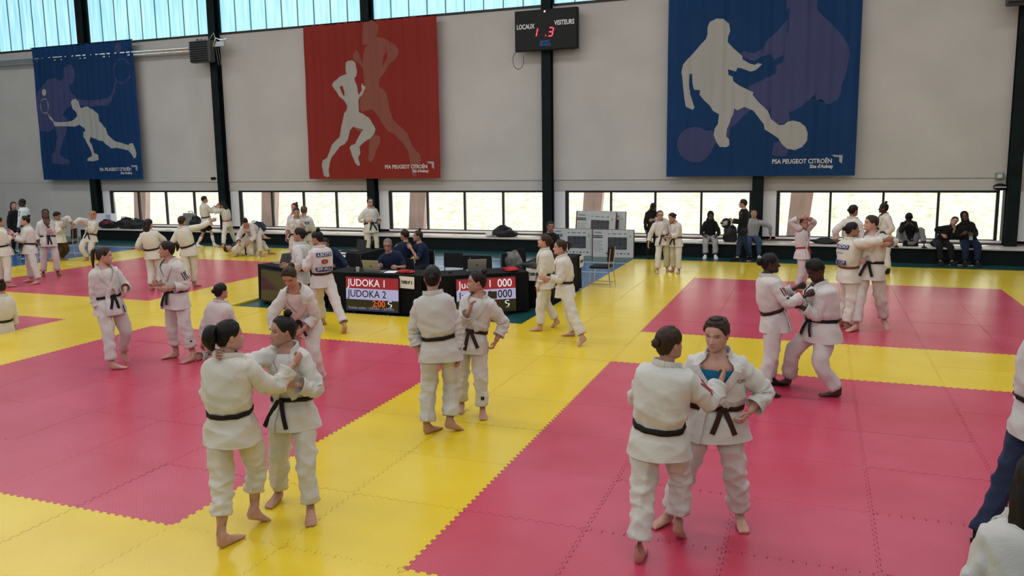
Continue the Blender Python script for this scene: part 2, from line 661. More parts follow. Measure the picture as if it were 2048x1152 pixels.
def tile_mesh(name, m, teeth, th=0.04, gap=0.0014):
    a = 0.0115
    V, F = [], []
    if teeth:
        n = 12
        p = 1.0 / n
        E = [(0.0, 0.0, 0.0)]
        for k in range(n):
            o = k * p
            E += [(o + 0.08 * p, -a, o + 0.08 * p), (o + 0.56 * p, -a, o + 0.5 * p), (o + 0.44 * p, a, o + 0.5 * p), (o + 0.96 * p, a, o + 0.96 * p)]
        E.append((1.0, 0.0, 1.0))
        ins = 0.03

        def strip(fn, flip, sgn):
            o = len(V)
            q = len(E)
            for t, d, ti in E:                       # outer bottom, outer top, inner top
                V.append((*fn(t, d + sgn * gap), -th))
            for t, d, ti in E:
                V.append((*fn(t, d + sgn * gap), 0.0))
            for t, d, ti in E:
                V.append((*fn(min(max(ti, ins), 1 - ins), sgn * ins), 0.0))
            for r in range(2):
                for k in range(q - 1):
                    f = (o + r * q + k, o + r * q + k + 1, o + (r + 1) * q + k + 1, o + (r + 1) * q + k)
                    F.append(f if flip else f[::-1])
        strip(lambda t, d: (t, d), True, 1)
        strip(lambda t, d: (1 + d, t), True, -1)
        strip(lambda t, d: (t, 1 + d), False, -1)
        strip(lambda t, d: (d, t), False, 1)
        o = len(V)
        V += [(ins, ins, 0), (1 - ins, ins, 0), (1 - ins, 1 - ins, 0), (ins, 1 - ins, 0)]
        F.append((o, o + 1, o + 2, o + 3))
    else:
        g0, c = gap, 0.003
        V += [(g0, g0, -th), (1 - g0, g0, -th), (1 - g0, 1 - g0, -th), (g0, 1 - g0, -th)]
        V += [(x, y, -0.002) for x, y, _ in V[:4]]
        V += [(0.5 + (x - 0.5) * (1 - 2 * c), 0.5 + (y - 0.5) * (1 - 2 * c), 0) for x, y, _ in V[:4]]
        for r in (0, 4):
            for i in range(4):
                j = (i + 1) % 4
                F.append((r + i, r + j, r + 4 + j, r + 4 + i))
        F.append((8, 9, 10, 11))
    me = bpy.data.meshes.new(name)
    me.from_pydata(V, [], F)
    me.materials.append(m)
    me.update()
    return me


TM = {(c, t): tile_mesh('mat_tile', m, t) for c, m in (('p', PINK), ('y', YELL)) for t in (True, False)}
rt = random.Random(3)


def put_tile(c, i, j, parent):
    o = bpy.data.objects.new('mat_tile', TM[(c, j < 5 and not (i < -8 and j > 0))])
    COL.objects.link(o)
    o.parent = parent
    ry = 0.0006
    o.location = (i, j, rt.uniform(-0.0012, 0.0002))
    o.rotation_euler = (rt.uniform(-ry, ry), rt.uniform(-ry, ry), 0)
    return o


squares = [((0, -6), 'pink judo mat square nearest the camera at right, under the blonde woman gripping her partner'),
           ((0, 2), 'pink judo mat square at right behind, under the pair with brown and black belts'),
           ((-8, -6), 'pink judo mat square at left foreground, under the two women talking'),
           ((-16, 2), 'pink judo mat square at left background, under the group near the grey wall'),
           ((-16, -6), 'pink judo mat corner at the far left edge beside the seated judoka')]
# how far each row of mats is built: (from, to) along the wall
XR = {-8: (-9, 5), -7: (-10, 6), -6: (-10, 7), -5: (-11, 7), -4: (-12, 8), -3: (-13, 8), -2: (-14, 8), -1: (-14, 8), 0: (-15, 9),
      1: (-16, 9), 2: (-17, 9)}
pink_cells = {}
for (sx, sy), lab in squares:
    root = empty('judo_mat', (0, 0, 0))
    tag(root, lab, 'judo mat', 'pink judo mat squares')
    for i in range(sx, sx + 6):
        for j in range(sy, sy + 6):
            pink_cells[(i, j)] = 1
            lo, hi = XR.get(j, (-18, 9))
            if lo <= i < hi:
                put_tile('p', i, j, root)
root = empty('judo_mat', (0, 0, 0))
tag(root, 'yellow foam judo mat border running between and around the pink squares', 'judo mat')
ny_ = 0
for j in range(-8, 11):
    lo, hi = XR.get(j, (-18, 9))
    for i in range(lo, hi):
        if (i, j) in pink_cells or (-8 <= i < -2 and j >= 2):
            continue
        put_tile('y', i, j, root)
        ny_ += 1
print('yellow tiles', ny_)
PRINTS = {
    'red': [
        ('big', [(2.24,4.39),(2.28,4.91),(2.63,4.93),(2.85,4.77),(2.82,4.57),(2.76,4.4),(2.99,4.36),(3.19,4.25),(3.41,4.11),(3.52,3.93),(3.4,3.74),(3.1,3.5),(2.98,3.31),(2.82,3.14),(2.78,2.91),(3.01,2.7),(3.06,2.49),(3.11,2.24),(3.24,1.82),(3.72,1.4),(3.88,0.99),(4.16,0.73),(4.18,0.55),(4.09,0.42),(4.03,0.22),(3.99,0.06),(3.85,0.07),(3.8,0.43),(3.73,0.84),(3.54,1.1),(3.25,1.39),(3.02,1.5),(2.8,1.81),(2.6,2.1),(2.48,2.2),(2.09,2.12),(2.04,2.33),(2.09,2.69),(2.27,2.73),(2.21,3.45),(2.04,3.66),(1.87,3.8),(1.87,3.93),(2.01,4.05),(2.08,3.96),(2.11,3.81),(2.2,3.6),(2.23,3.85),(2.3,4.1),(2.42,4.2),(2.24,4.21)]),
        ('big', [(2.32,1.23),(2.54,1.42),(2.75,1.32),(2.71,1.12),(2.55,0.86),(2.51,0.7),(2.38,0.52),(2.28,0.57)]),
        ('big', [(1.76,1.67),(2.19,1.57),(2.09,1.47),(1.91,1.55)]),
        ('small', [(1.55,3.48),(1.57,3.66),(1.68,3.73),(1.83,3.75),(1.95,3.67),(1.97,3.56),(2.0,3.38),(1.95,3.23),(1.88,3.21),(1.92,3.05),(1.98,2.97),(2.01,2.74),(2.04,2.66),(2.12,2.81),(2.1,2.94),(2.14,3.04),(2.19,2.96),(2.28,2.91),(2.26,2.81),(2.15,2.68),(2.05,2.58),(2.02,2.48),(2.02,2.12),(2.15,2.06),(2.35,1.93),(2.58,1.59),(2.54,1.46),(2.39,1.3),(2.11,1.15),(1.98,1.03),(2.0,0.82),(1.93,0.68),(1.98,0.45),(1.93,0.41),(1.8,0.5),(1.69,0.77),(1.61,1.01),(1.67,1.07),(1.83,1.13),(2.06,1.5),(2.13,1.57),(1.76,1.67),(1.67,1.56),(1.53,1.25),(1.4,1.12),(1.21,1.04),(1.04,0.83),(0.91,0.7),(0.84,0.54),(0.79,0.27),(0.81,0.08),(0.72,0.06),(0.59,0.1),(0.53,0.46),(0.58,0.62),(0.75,0.68),(0.84,0.89),(0.93,1.1),(1.22,1.36),(1.37,1.83),(1.45,2.09),(1.54,2.19),(1.58,2.34),(1.54,2.4),(1.47,2.52),(1.26,2.67),(1.09,2.94),(1.04,3.02),(1.13,3.14),(1.32,3.26),(1.51,3.32),(1.57,3.33)]),
        ('hole', [(1.44,2.98),(1.5,2.76),(1.48,2.63),(1.39,2.77),(1.32,2.95)]),
        ('hole', [(3.13,3.91),(3.05,3.71),(2.91,3.46),(2.96,3.76),(3.01,3.9)]),
        ('small', [(4.37,0.52),(4.62,0.52),(4.62,0.28),(4.55,0.34),(4.54,0.46),(4.44,0.46)]),
    ],
    'tennis': [
        ('big', [(1.48,3.85),(1.6,4.14),(1.78,4.25),(1.98,4.21),(2.08,4.0),(2.06,3.82),(1.99,3.58),(1.81,3.47),(1.86,3.23),(2.16,2.98),(2.64,2.9),(3.21,2.9),(3.66,2.97),(3.88,3.23),(3.97,3.28),(4.01,3.19),(3.77,2.88),(3.59,2.68),(3.19,2.7),(2.62,2.66),(2.21,2.73),(1.89,2.74),(1.54,2.67),(1.26,2.43),(1.5,2.3),(1.52,2.15),(1.4,1.85),(1.18,1.42),(1.01,1.11),(1.03,0.9),(1.39,0.74),(1.42,0.61),(1.11,0.57),(0.52,0.62),(0.52,0.94),(0.74,1.03),(0.82,1.3),(0.95,1.61),(0.87,1.98),(0.5,1.81),(0.07,1.85),(0.04,3.06),(0.11,3.33),(0.48,3.59),(0.75,3.76),(1.1,3.79),(1.33,3.67)]),
        ('ring', [(4.77,3.86),(4.74,3.72),(4.67,3.6),(4.57,3.5),(4.45,3.44),(4.32,3.43),(4.2,3.45),(4.09,3.52),(4.01,3.63),(3.97,3.76),(3.97,3.9),(4.0,4.04),(4.07,4.16),(4.17,4.25),(4.29,4.31),(4.42,4.33),(4.54,4.3),(4.64,4.23),(4.72,4.12),(4.77,4.0)]),
        ('bar', [(4.06,3.51),(3.96,3.23)]),
        ('big', [(4.43,4.68),(4.42,4.63),(4.39,4.59),(4.35,4.56),(4.3,4.54),(4.25,4.53),(4.2,4.54),(4.16,4.57),(4.13,4.61),(4.11,4.65),(4.11,4.7),(4.12,4.75),(4.15,4.79),(4.19,4.83),(4.24,4.85),(4.29,4.85),(4.34,4.84),(4.38,4.82),(4.41,4.78),(4.43,4.73)]),
        ('small', [(1.83,2.87),(1.91,2.97),(2.08,2.98),(2.19,2.9),(2.21,2.73),(2.24,2.64),(2.54,2.69),(2.85,2.56),(3.11,2.4),(3.12,2.13),(3.38,1.88),(3.43,1.64),(3.76,1.39),(4.15,1.31),(4.42,1.23),(4.5,1.29),(4.62,1.3),(4.68,1.17),(4.75,0.93),(4.71,0.78),(4.63,0.75),(4.54,0.93),(4.4,1.05),(3.82,1.15),(3.57,1.13),(3.2,1.41),(2.96,1.44),(2.93,1.47),(2.57,1.57),(2.51,1.42),(2.62,1.27),(2.71,0.99),(2.92,0.9),(2.92,0.72),(2.63,0.67),(2.34,0.69),(2.38,0.78),(2.59,0.87),(2.57,1.03),(2.42,1.33),(2.24,1.58),(2.25,1.76),(2.39,1.82),(2.13,2.04),(1.87,1.97),(1.42,2.0),(0.87,2.01),(0.78,2.14),(0.85,2.2),(1.02,2.16),(1.48,2.16),(1.82,2.2),(2.04,2.35),(2.02,2.5),(1.87,2.62)]),
        ('ringw', [(0.68,2.77),(0.66,2.68),(0.61,2.61),(0.55,2.55),(0.47,2.51),(0.38,2.5),(0.3,2.52),(0.23,2.56),(0.18,2.62),(0.16,2.7),(0.15,2.79),(0.18,2.88),(0.23,2.95),(0.29,3.01),(0.37,3.05),(0.46,3.06),(0.54,3.04),(0.61,3.0),(0.66,2.94),(0.68,2.86)]),
        ('barw', [(0.54,2.5),(0.84,2.16)]),
        ('small', [(0.57,3.28),(0.56,3.25),(0.54,3.21),(0.51,3.19),(0.48,3.17),(0.45,3.17),(0.41,3.17),(0.38,3.19),(0.36,3.22),(0.35,3.26),(0.35,3.29),(0.36,3.33),(0.38,3.36),(0.41,3.39),(0.44,3.41),(0.48,3.41),(0.51,3.4),(0.54,3.38),(0.56,3.36),(0.57,3.32)]),
        ('small', [(4.46,0.5),(4.74,0.5),(4.72,0.29),(4.66,0.35),(4.67,0.44),(4.53,0.44)]),
    ],
    'foot': [
        ('big', [(3.02,4.61),(3.03,4.33),(3.09,4.22),(3.1,4.08),(2.87,3.81),(2.56,3.51),(2.49,3.35),(2.29,3.24),(2.16,3.26),(2.0,3.3),(1.92,3.28),(1.96,3.17),(2.17,3.06),(2.29,3.04),(2.45,3.14),(2.69,3.19),(2.78,3.04),(3.01,3.15),(3.0,2.97),(2.82,2.88),(2.83,2.69),(2.31,2.45),(2.11,2.35),(2.32,2.11),(2.66,1.72),(2.73,1.82),(2.72,1.68),(2.74,1.51),(2.95,1.34),(3.23,1.47),(3.18,1.66),(3.45,1.78),(3.72,2.01),(3.88,2.27),(3.91,2.49),(4.14,2.52),(4.18,2.68),(4.2,2.92),(4.24,3.1),(4.31,3.08),(4.33,2.76),(4.3,2.35),(4.18,2.16),(4.05,1.9),(4.11,1.84),(4.19,1.85),(4.3,1.95),(4.33,1.89),(4.43,2.11),(4.44,2.31),(4.54,2.62),(4.6,3.02),(4.59,3.22),(4.41,3.55),(4.11,3.89),(3.81,4.19),(3.77,4.31),(3.79,4.54),(3.7,4.69),(3.39,4.8),(3.12,4.74)]),
        ('big', [(1.79,1.8),(2.04,1.87),(2.23,1.78),(2.0,1.58),(1.84,1.41),(1.7,1.29),(1.68,1.05),(1.58,1.08),(1.57,1.29)]),
        ('big', [(2.84,0.88),(2.94,0.92),(3.05,0.85),(3.21,0.68),(3.14,0.53),(2.9,0.52),(2.79,0.58)]),
        ('big', [(1.25,0.87),(1.23,0.72),(1.17,0.59),(1.06,0.48),(0.93,0.41),(0.78,0.39),(0.63,0.42),(0.49,0.49),(0.38,0.6),(0.31,0.74),(0.28,0.89),(0.3,1.04),(0.37,1.17),(0.48,1.28),(0.61,1.34),(0.76,1.36),(0.91,1.33),(1.05,1.26),(1.15,1.15),(1.23,1.02)]),
        ('big', [(1.0,1.24),(1.24,1.25),(1.35,0.93),(1.18,0.65)]),
        ('small', [(1.05,3.79),(1.05,3.98),(1.11,4.12),(1.28,4.2),(1.46,4.17),(1.6,4.05),(1.64,3.86),(1.58,3.7),(1.58,3.57),(1.73,3.4),(1.96,3.19),(1.98,3.09),(2.17,2.97),(2.3,2.93),(2.36,2.97),(2.48,2.95),(2.38,2.84),(2.28,2.78),(2.18,2.77),(1.97,2.86),(1.85,2.89),(1.81,2.79),(1.6,2.86),(1.62,2.71),(1.73,2.66),(1.75,2.54),(1.9,2.42),(2.07,2.33),(2.28,2.22),(2.26,2.16),(2.4,1.98),(2.66,1.72),(2.74,1.51),(2.95,1.34),(3.07,1.35),(3.17,1.43),(3.31,1.45),(3.47,1.4),(3.61,1.28),(3.67,1.11),(3.66,0.92),(3.55,0.76),(3.37,0.68),(3.17,0.72),(3.03,0.85),(2.94,1.0),(2.76,1.13),(2.59,1.24),(2.57,1.37),(2.29,1.74),(2.06,1.85),(1.87,1.77),(1.79,1.82),(1.77,1.67),(1.71,1.54),(1.68,1.42),(1.62,1.29),(1.6,1.08),(1.68,1.01),(1.69,0.84),(1.61,0.79),(1.44,0.8),(1.35,0.93),(1.27,1.13),(1.3,1.3),(1.38,1.42),(1.4,1.68),(1.24,1.77),(1.14,1.93),(0.98,2.08),(0.87,2.22),(0.88,2.34),(0.72,2.36),(0.67,2.52),(0.65,2.8),(0.59,2.78),(0.58,2.49),(0.62,2.23),(0.68,2.05),(0.74,1.88),(0.69,1.82),(0.51,1.91),(0.46,2.15),(0.42,2.45),(0.39,2.75),(0.37,2.84),(0.41,3.05),(0.58,3.23),(0.79,3.45),(1.01,3.69)]),
        ('small', [(4.27,0.54),(4.54,0.53),(4.53,0.31),(4.46,0.37),(4.46,0.48),(4.34,0.49)]),
    ],
}
# ================================================================== banners
def mat_cloth(name, color, trans=0.35, rough=0.7):
    m = bpy.data.materials.new(name)
    m.use_nodes = True
    nt = m.node_tree
    b = nt.nodes['Principled BSDF']
    b.inputs['Base Color'].default_value = (*color, 1)
    b.inputs['Roughness'].default_value = rough
    b.inputs['Specular IOR Level'].default_value = 0.25
    t = nt.nodes.new('ShaderNodeBsdfTranslucent')
    t.inputs[0].default_value = (*color, 1)
    mx = nt.nodes.new('ShaderNodeMixShader')
    mx.inputs[0].default_value = trans
    nt.links.new(b.outputs[0], mx.inputs[1])
    nt.links.new(t.outputs[0], mx.inputs[2])
    nt.links.new(mx.outputs[0], nt.nodes['Material Output'].inputs[0])
    return m


m_bblue = mat_cloth('banner_blue', (0.008, 0.052, 0.17))
m_bpurp = mat_cloth('banner_print_violet', (0.075, 0.088, 0.22))
m_bgrey = mat_cloth('banner_print_white', (0.52, 0.52, 0.485))
m_bred = mat_cloth('banner_red', (0.33, 0.034, 0.026))
m_bsalm = mat_cloth('banner_print_salmon', (0.34, 0.115, 0.085))
m_bwhite2 = mat_cloth('banner_print_letters', (0.72, 0.72, 0.70), 0.2)
STEP = 0.06


def make_banner(name, X0, Z0, w, h, prints, m_base, m_big, m_small, skew, seed, label, txt):
    r = np.random.default_rng(seed)
    ph = r.uniform(0, 6.28, 8)
    BY = 12.66

    def wave(x, z):
        t = z / h
        gather = 0.35 + 0.65 * t
        d = 0.026 * np.sin(x * 21 + ph[0] + 0.7 * np.sin(z * 0.9 + ph[1])) * gather
        d = d + 0.018 * np.sin(x * 33 + ph[2] + 0.5 * z) * (0.3 + 0.7 * np.clip(t * 1.3 - 0.2, 0, 1))
        d = d + 0.020 * np.sin(x * 5.5 + ph[3] + 0.25 * z)
        d = d + 0.010 * np.sin(z * 3.1 + ph[4])
        return d

    def place(pts, lift):
        P = np.asarray(pts, float)
        x, z = P[:, 0], P[:, 1]
        xs = x + skew * (1 - z / h) * (1 - x / w)
        return np.stack([X0 + xs, BY - lift + wave(x, z), Z0 + z], 1)
    nx, nz = int(round(w / STEP)), int(round(h / 0.25))
    gx, gz = np.meshgrid(np.linspace(0, w, nx + 1), np.linspace(0, h, nz + 1))
    pts = np.stack([gx.ravel(), gz.ravel()], 1)
    F = [(j * (nx + 1) + i, j * (nx + 1) + i + 1, (j + 1) * (nx + 1) + i + 1, (j + 1) * (nx + 1) + i) for j in range(nz) for i in range(nx)]
    g = Geo()
    g.add(place(pts, 0), F)
    base = g.build(name, m_base, smooth=True)
    tag(base, label, 'banner')
    # hem rod at the top
    g = Geo()
    g.tube([(X0 - 0.02, BY, Z0 + h), (X0 + w + 0.02, BY, Z0 + h)], 0.02, 8)
    g.build('rod', m_steel, base)
    layer = {'big': (0.004, m_big), 'ring': (0.004, m_big), 'bar': (0.004, m_big), 'small': (0.008, m_small), 'ringw': (0.008, m_small), 'barw': (0.008, m_small), 'hole': (0.011, m_base)}
    for k, (kind, poly) in enumerate(prints):
        lift, m = layer[kind]
        lift += 0.0003 * k
        P = np.array(poly)
        bm = bmesh.new()
        if kind.startswith('ring'):
            c = P.mean(0)
            inn = c + (P - c) * 0.90
            vo = [bm.verts.new((p[0], p[1], 0)) for p in P]
            vi = [bm.verts.new((p[0], p[1], 0)) for p in inn]
            n = len(P)
            for i in range(n):
                bm.faces.new((vo[i], vo[(i + 1) % n], vi[(i + 1) % n], vi[i]))
        elif kind.startswith('bar'):
            d = P[1] - P[0]
            d = d / np.linalg.norm(d)
            nn = np.array([-d[1], d[0]]) * 0.035
            q = [P[0] + nn, P[1] + nn, P[1] - nn, P[0] - nn]
            bm.faces.new([bm.verts.new((p[0], p[1], 0)) for p in q])
        else:
            P[:, 1] = np.clip(P[:, 1], 0.02, h - 0.01)
            bm.faces.new([bm.verts.new((p[0], p[1], 0)) for p in P])
            bmesh.ops.triangulate(bm, faces=bm.faces[:])
        lo, hi = P.min(0), P.max(0)
        for i in range(int(lo[0] / (w / nx)), int(hi[0] / (w / nx)) + 2):
            bmesh.ops.bisect_plane(bm, geom=bm.verts[:] + bm.edges[:] + bm.faces[:], dist=1e-5, plane_co=(i * w / nx, 0, 0), plane_no=(1, 0, 0))
        for j in range(int(lo[1] / (h / nz)), int(hi[1] / (h / nz)) + 2):
            bmesh.ops.bisect_plane(bm, geom=bm.verts[:] + bm.edges[:] + bm.faces[:], dist=1e-5, plane_co=(0, j * h / nz, 0), plane_no=(0, 1, 0))
        V = np.array([v.co[:2] for v in bm.verts])
        bm.verts.index_update()
        FF = [tuple(v.index for v in f.verts) for f in bm.faces]
        bm.free()
        g = Geo()
        g.add(place(V, lift), FF)
        g.build('figure' if kind in ('big', 'small') and len(poly) > 25 else 'print', m, base, smooth=True)
    for body, x, z, size, sx in txt:
        t = text('lettering', body, size, m_bwhite2, base, (0, 0, 0), (0, 0, 0), 'LEFT', sx, 0.004 if size > 0.12 else 0.001, 0.0)
        V = np.array([v.co[:2] for v in t.data.vertices])
        V[:, 0] = V[:, 0] + x
        V[:, 1] = V[:, 1] + z
        t.data.vertices.foreach_set('co', place(V, 0.012).ravel())
        t.data.update()
    return base


def banner_txt(x0, x1, z):
    return [('PSA PEUGEOT CITROËN', x0, z, 0.165, (x1 - x0) / 1.93), ("Site d'Aulnay", x1 - 0.66, z - 0.135, 0.125, 0.87)]


make_banner('sports_banner', -25.4, 2.18, 4.95, 4.94, PRINTS['tennis'], m_bblue, m_bpurp, m_bgrey, 0.0, 1,
            'blue hanging banner printed with tennis players and rackets', banner_txt(2.92, 4.60, 0.36))
make_banner('sports_banner', -13.27, 2.14, 4.82, 4.93, PRINTS['red'], m_bred, m_bsalm, m_bgrey, 0.0, 2,
            'red hanging banner printed with a pale runner silhouette', banner_txt(2.89, 4.52, 0.365))
make_banner('sports_banner', -1.45, 2.14, 4.85, 4.95, PRINTS['foot'], m_bblue, m_bpurp, m_bgrey, 0.0, 3,
            'blue hanging banner printed with a footballer kicking a ball', banner_txt(2.80, 4.41, 0.38))

# ================================================================== scoreboard, heaters, pipes, small wall things
m_black = mat('matt_black', (0.009, 0.009, 0.010), 0.6, 0.2)
m_score = mat('scoreboard_face', (0.010, 0.012, 0.012), 0.5, 0.2)
m_letter = mat('white_letters', (0.8, 0.79, 0.76), 0.5)
m_redled = mat('red_led', (0.6, 0.02, 0.03), 0.4, emis=(1.0, 0.06, 0.09), estr=1.6)
m_bluel = mat('blue_letters', (0.01, 0.10, 0.32), 0.5)
m_chrome = mat('chrome', (0.75, 0.75, 0.76), 0.18, 0.5, 1.0)
m_alu = mat('galvanised_pipe', (0.62, 0.66, 0.68), 0.25, 0.5, 1.0, var=0.1, vscale=8)

sb = empty('scoreboard', (-4.94, 12.58, 5.80))
tag(sb, 'black electronic scoreboard reading LOCAUX and VISITEURS on the column', 'scoreboard')
g = Geo()
g.box(-0.945, 0.945, -0.02, 0.15, 0, 1.145, bev=0.012)
g.build('housing', m_black, sb)
g = Geo()
g.box(-0.915, 0.915, -0.028, -0.018, 0.03, 1.115)
g.build('face', m_score, sb)
text('lettering', 'LOCAUX', 0.185, m_letter, sb, (-0.61, -0.032, 0.685), sx=0.72, bold=0.004)
text('lettering', 'VISITEURS', 0.185, m_letter, sb, (0.56, -0.032, 0.735), sx=0.72, bold=0.004)
text('lettering', 'SPORT', 0.10, m_bluel, sb, (-0.02, -0.032, 0.235), sx=1.0, bold=0.003)
text('lettering', 'FRANCE', 0.10, m_bluel, sb, (-0.02, -0.032, 0.150), sx=0.9, bold=0.003)
g = Geo()
S = 0.018


def seg(x0, z0, x1, z1):
    d = Vector((x1 - x0, 0, z1 - z0))
    n = Vector((-d.z, 0, d.x)).normalized() * S
    a, b = Vector((x0, -0.034, z0)), Vector((x1, -0.034, z1))
    e = d.normalized() * S * 0.8
    g.add([a - n + e, a + n + e, b + n - e, b - n - e, a - e * .4, b + e * .4], [(0, 3, 5, 2, 1, 4)])


sl = 0.025
seg(-0.285, 0.40, -0.285 + sl, 0.51)
seg(-0.285 + sl, 0.51, -0.285 + 2 * sl, 0.62)
seg(0.08, 0.385, 0.19, 0.385)
seg(0.10, 0.50, 0.20, 0.50)
seg(0.12, 0.615, 0.22, 0.615)
seg(0.195, 0.39, 0.195 + sl, 0.495)
seg(0.195 + sl, 0.505, 0.195 + 2 * sl, 0.61)
g.ellipsoid((0.005, -0.034, 0.405), (0.02, 0.004, 0.02))
g.build('led_digits', m_redled, sb)
g = Geo()
g.tube([(-0.02, -0.03, 1.075), (-0.02, -0.05, 1.075)], [0.04, 0.03], 12)
g.build('lock', m_chrome, sb)
g = Geo()
th = np.linspace(-0.5 * PI - 0.35, 1.5 * PI - 1.1, 30)
g.tube([(-0.86 + 0.17 * math.cos(a + PI), 0.02, -0.22 + 0.27 * math.sin(a + PI) * (1 if math.sin(a + PI) < 0 else .9)) for a in th], 0.008, 6)
g.build('cable_loop', m_black, sb)
g = Geo()
g.tube([(0.70 + 0.2 * t, 0.02, 0.02 - 0.06 * math.sin(PI * t)) for t in np.linspace(0, 1, 9)], 0.007, 6)
g.build('cable_loop', m_black, sb)


def heater(loc, label):
    h = empty('radiant_heater', loc)
    tag(h, label, 'heater')
    g = Geo()
    g.box(-0.45, 0.42, -0.25, 0.02, 0, 0.72, bev=0.03)
    b = g.build('body', mat('heater_grey', (0.045, 0.048, 0.05), 0.5, 0.5), h)
    for k in range(9):
        g = Geo()
        g.box(-0.43, 0.32, -0.275, -0.245, 0.05 + k * 0.075, 0.085 + k * 0.075)
        g.build('louvre', m_black, b)
    g = Geo()
    for k in range(3):
        g.tube([(-0.2 + k * 0.16, -0.1, 0.70), (-0.2 + k * 0.16, -0.1, 0.80 - 0.02 * k)], 0.045, 10)
    g.build('flue', mat('heater_grey2', (0.12, 0.12, 0.12), 0.5), h)
    g = Geo()
    g.box(0.42, 0.90, -0.10, -0.02, 0.50, 0.66)
    g.tube([(0.45, -0.12, 0.5), (0.6, -0.14, 0.78), (0.8, -0.12, 0.7), (1.05, -0.1, 0.72)], 0.022, 6)
    g.tube([(0.3, -0.1, 0.75), (0.5, -0.1, 0.95), (0.62, -0.1, 0.6)], 0.012, 6)
    g.build('gas_fitting', m_alu, h)
    g = Geo()
    for k in range(6):
        x = 0.5 + 0.09 * k
        g.tube([(x, -0.05, 0.55), (x + 0.03, -0.02, 0.2 - 0.03 * k), (x + 0.01 * k, 0.05, -0.1)], 0.006, 5)
    g.build('hanging_cable', mat('cable_grey', (0.35, 0.33, 0.31), 0.7), h)
    return h


heater((-17.2, 12.60, 6.12), 'dark ribbed radiant heater on the column right of the tennis banner')
heater((6.95, 12.60, 6.10), 'dark ribbed radiant heater at the top right corner')
g = Geo()
g.tube([(-33.9, 12.70, 6.80), (-17.6, 12.70, 6.67)], 0.045, 10)
p = g.build('heating_pipe', m_alu, smooth=True)
tag(p, 'shiny upper metal pipe running along the wall to the heater', 'pipe', 'heating pipes')
g = Geo()
g.tube([(-33.9, 12.72, 6.70), (-17.6, 12.72, 6.575)], 0.035, 10)
p = g.build('heating_pipe', m_alu, smooth=True)
tag(p, 'thin lower metal pipe running along the wall to the heater', 'pipe', 'heating pipes')

# camera on the second column, alarm sounder and thermostat on the last one
c = empty('wall_camera', (-17.18, 12.72, 2.18))
tag(c, 'small black camera on the column beside the tennis banner', 'camera')
g = Geo()
g.box(-0.10, 0.02, -0.16, -0.02, -0.05, 0.05, bev=0.012)
g.build('body', m_black, c)
g = Geo()
g.tube([(-0.10, -0.09, 0), (-0.125, -0.09, 0)], [0.035, 0.03], 12)
g.build('lens', mat('lens_grey', (0.25, 0.25, 0.26), 0.2), c)
g = Geo()
g.box(0.02, 0.10, -0.10, -0.06, -0.015, 0.015)
g.build('bracket', m_black, c)
c = empty('alarm_sounder', (6.72, 12.9, 1.83))
tag(c, 'black round alarm sounder on the wall above the last window', 'alarm')
g = Geo()
g.ellipsoid((0, 0, 0), (0.15, 0.09, 0.09), 16, 10)
g.build('dome', m_black, c, smooth=True)
g = Geo()
g.box(-0.13, 0.12, -0.10, -0.06, -0.012, 0.012)
g.build('band', mat('pale_grey_plastic', (0.6, 0.6, 0.6), 0.5), c)
c = empty('wall_switch', (6.70, 12.95, 2.10))
tag(c, 'grey square wall switch above the alarm sounder', 'switch')
g = Geo()
g.box(-0.09, 0.09, -0.03, 0.05, -0.08, 0.08, bev=0.01)
g.build('box', mat('switch_grey', (0.22, 0.23, 0.23), 0.5), c)
g = Geo()
g.box(-0.05, 0.05, -0.04, -0.028, -0.045, 0.045)
g.build('rocker', mat('pale_grey_plastic', (0.6, 0.6, 0.6), 0.5), c)

# ================================================================== officials' tables
m_cloth = mat('black_table_cloth', (0.006, 0.006, 0.007), 0.8, 0.12, sheen=0.03, var=0.2, vscale=5, bump=0.1, bscale=200)
m_top = mat('black_table_top', (0.016, 0.016, 0.017), 0.5, 0.4)


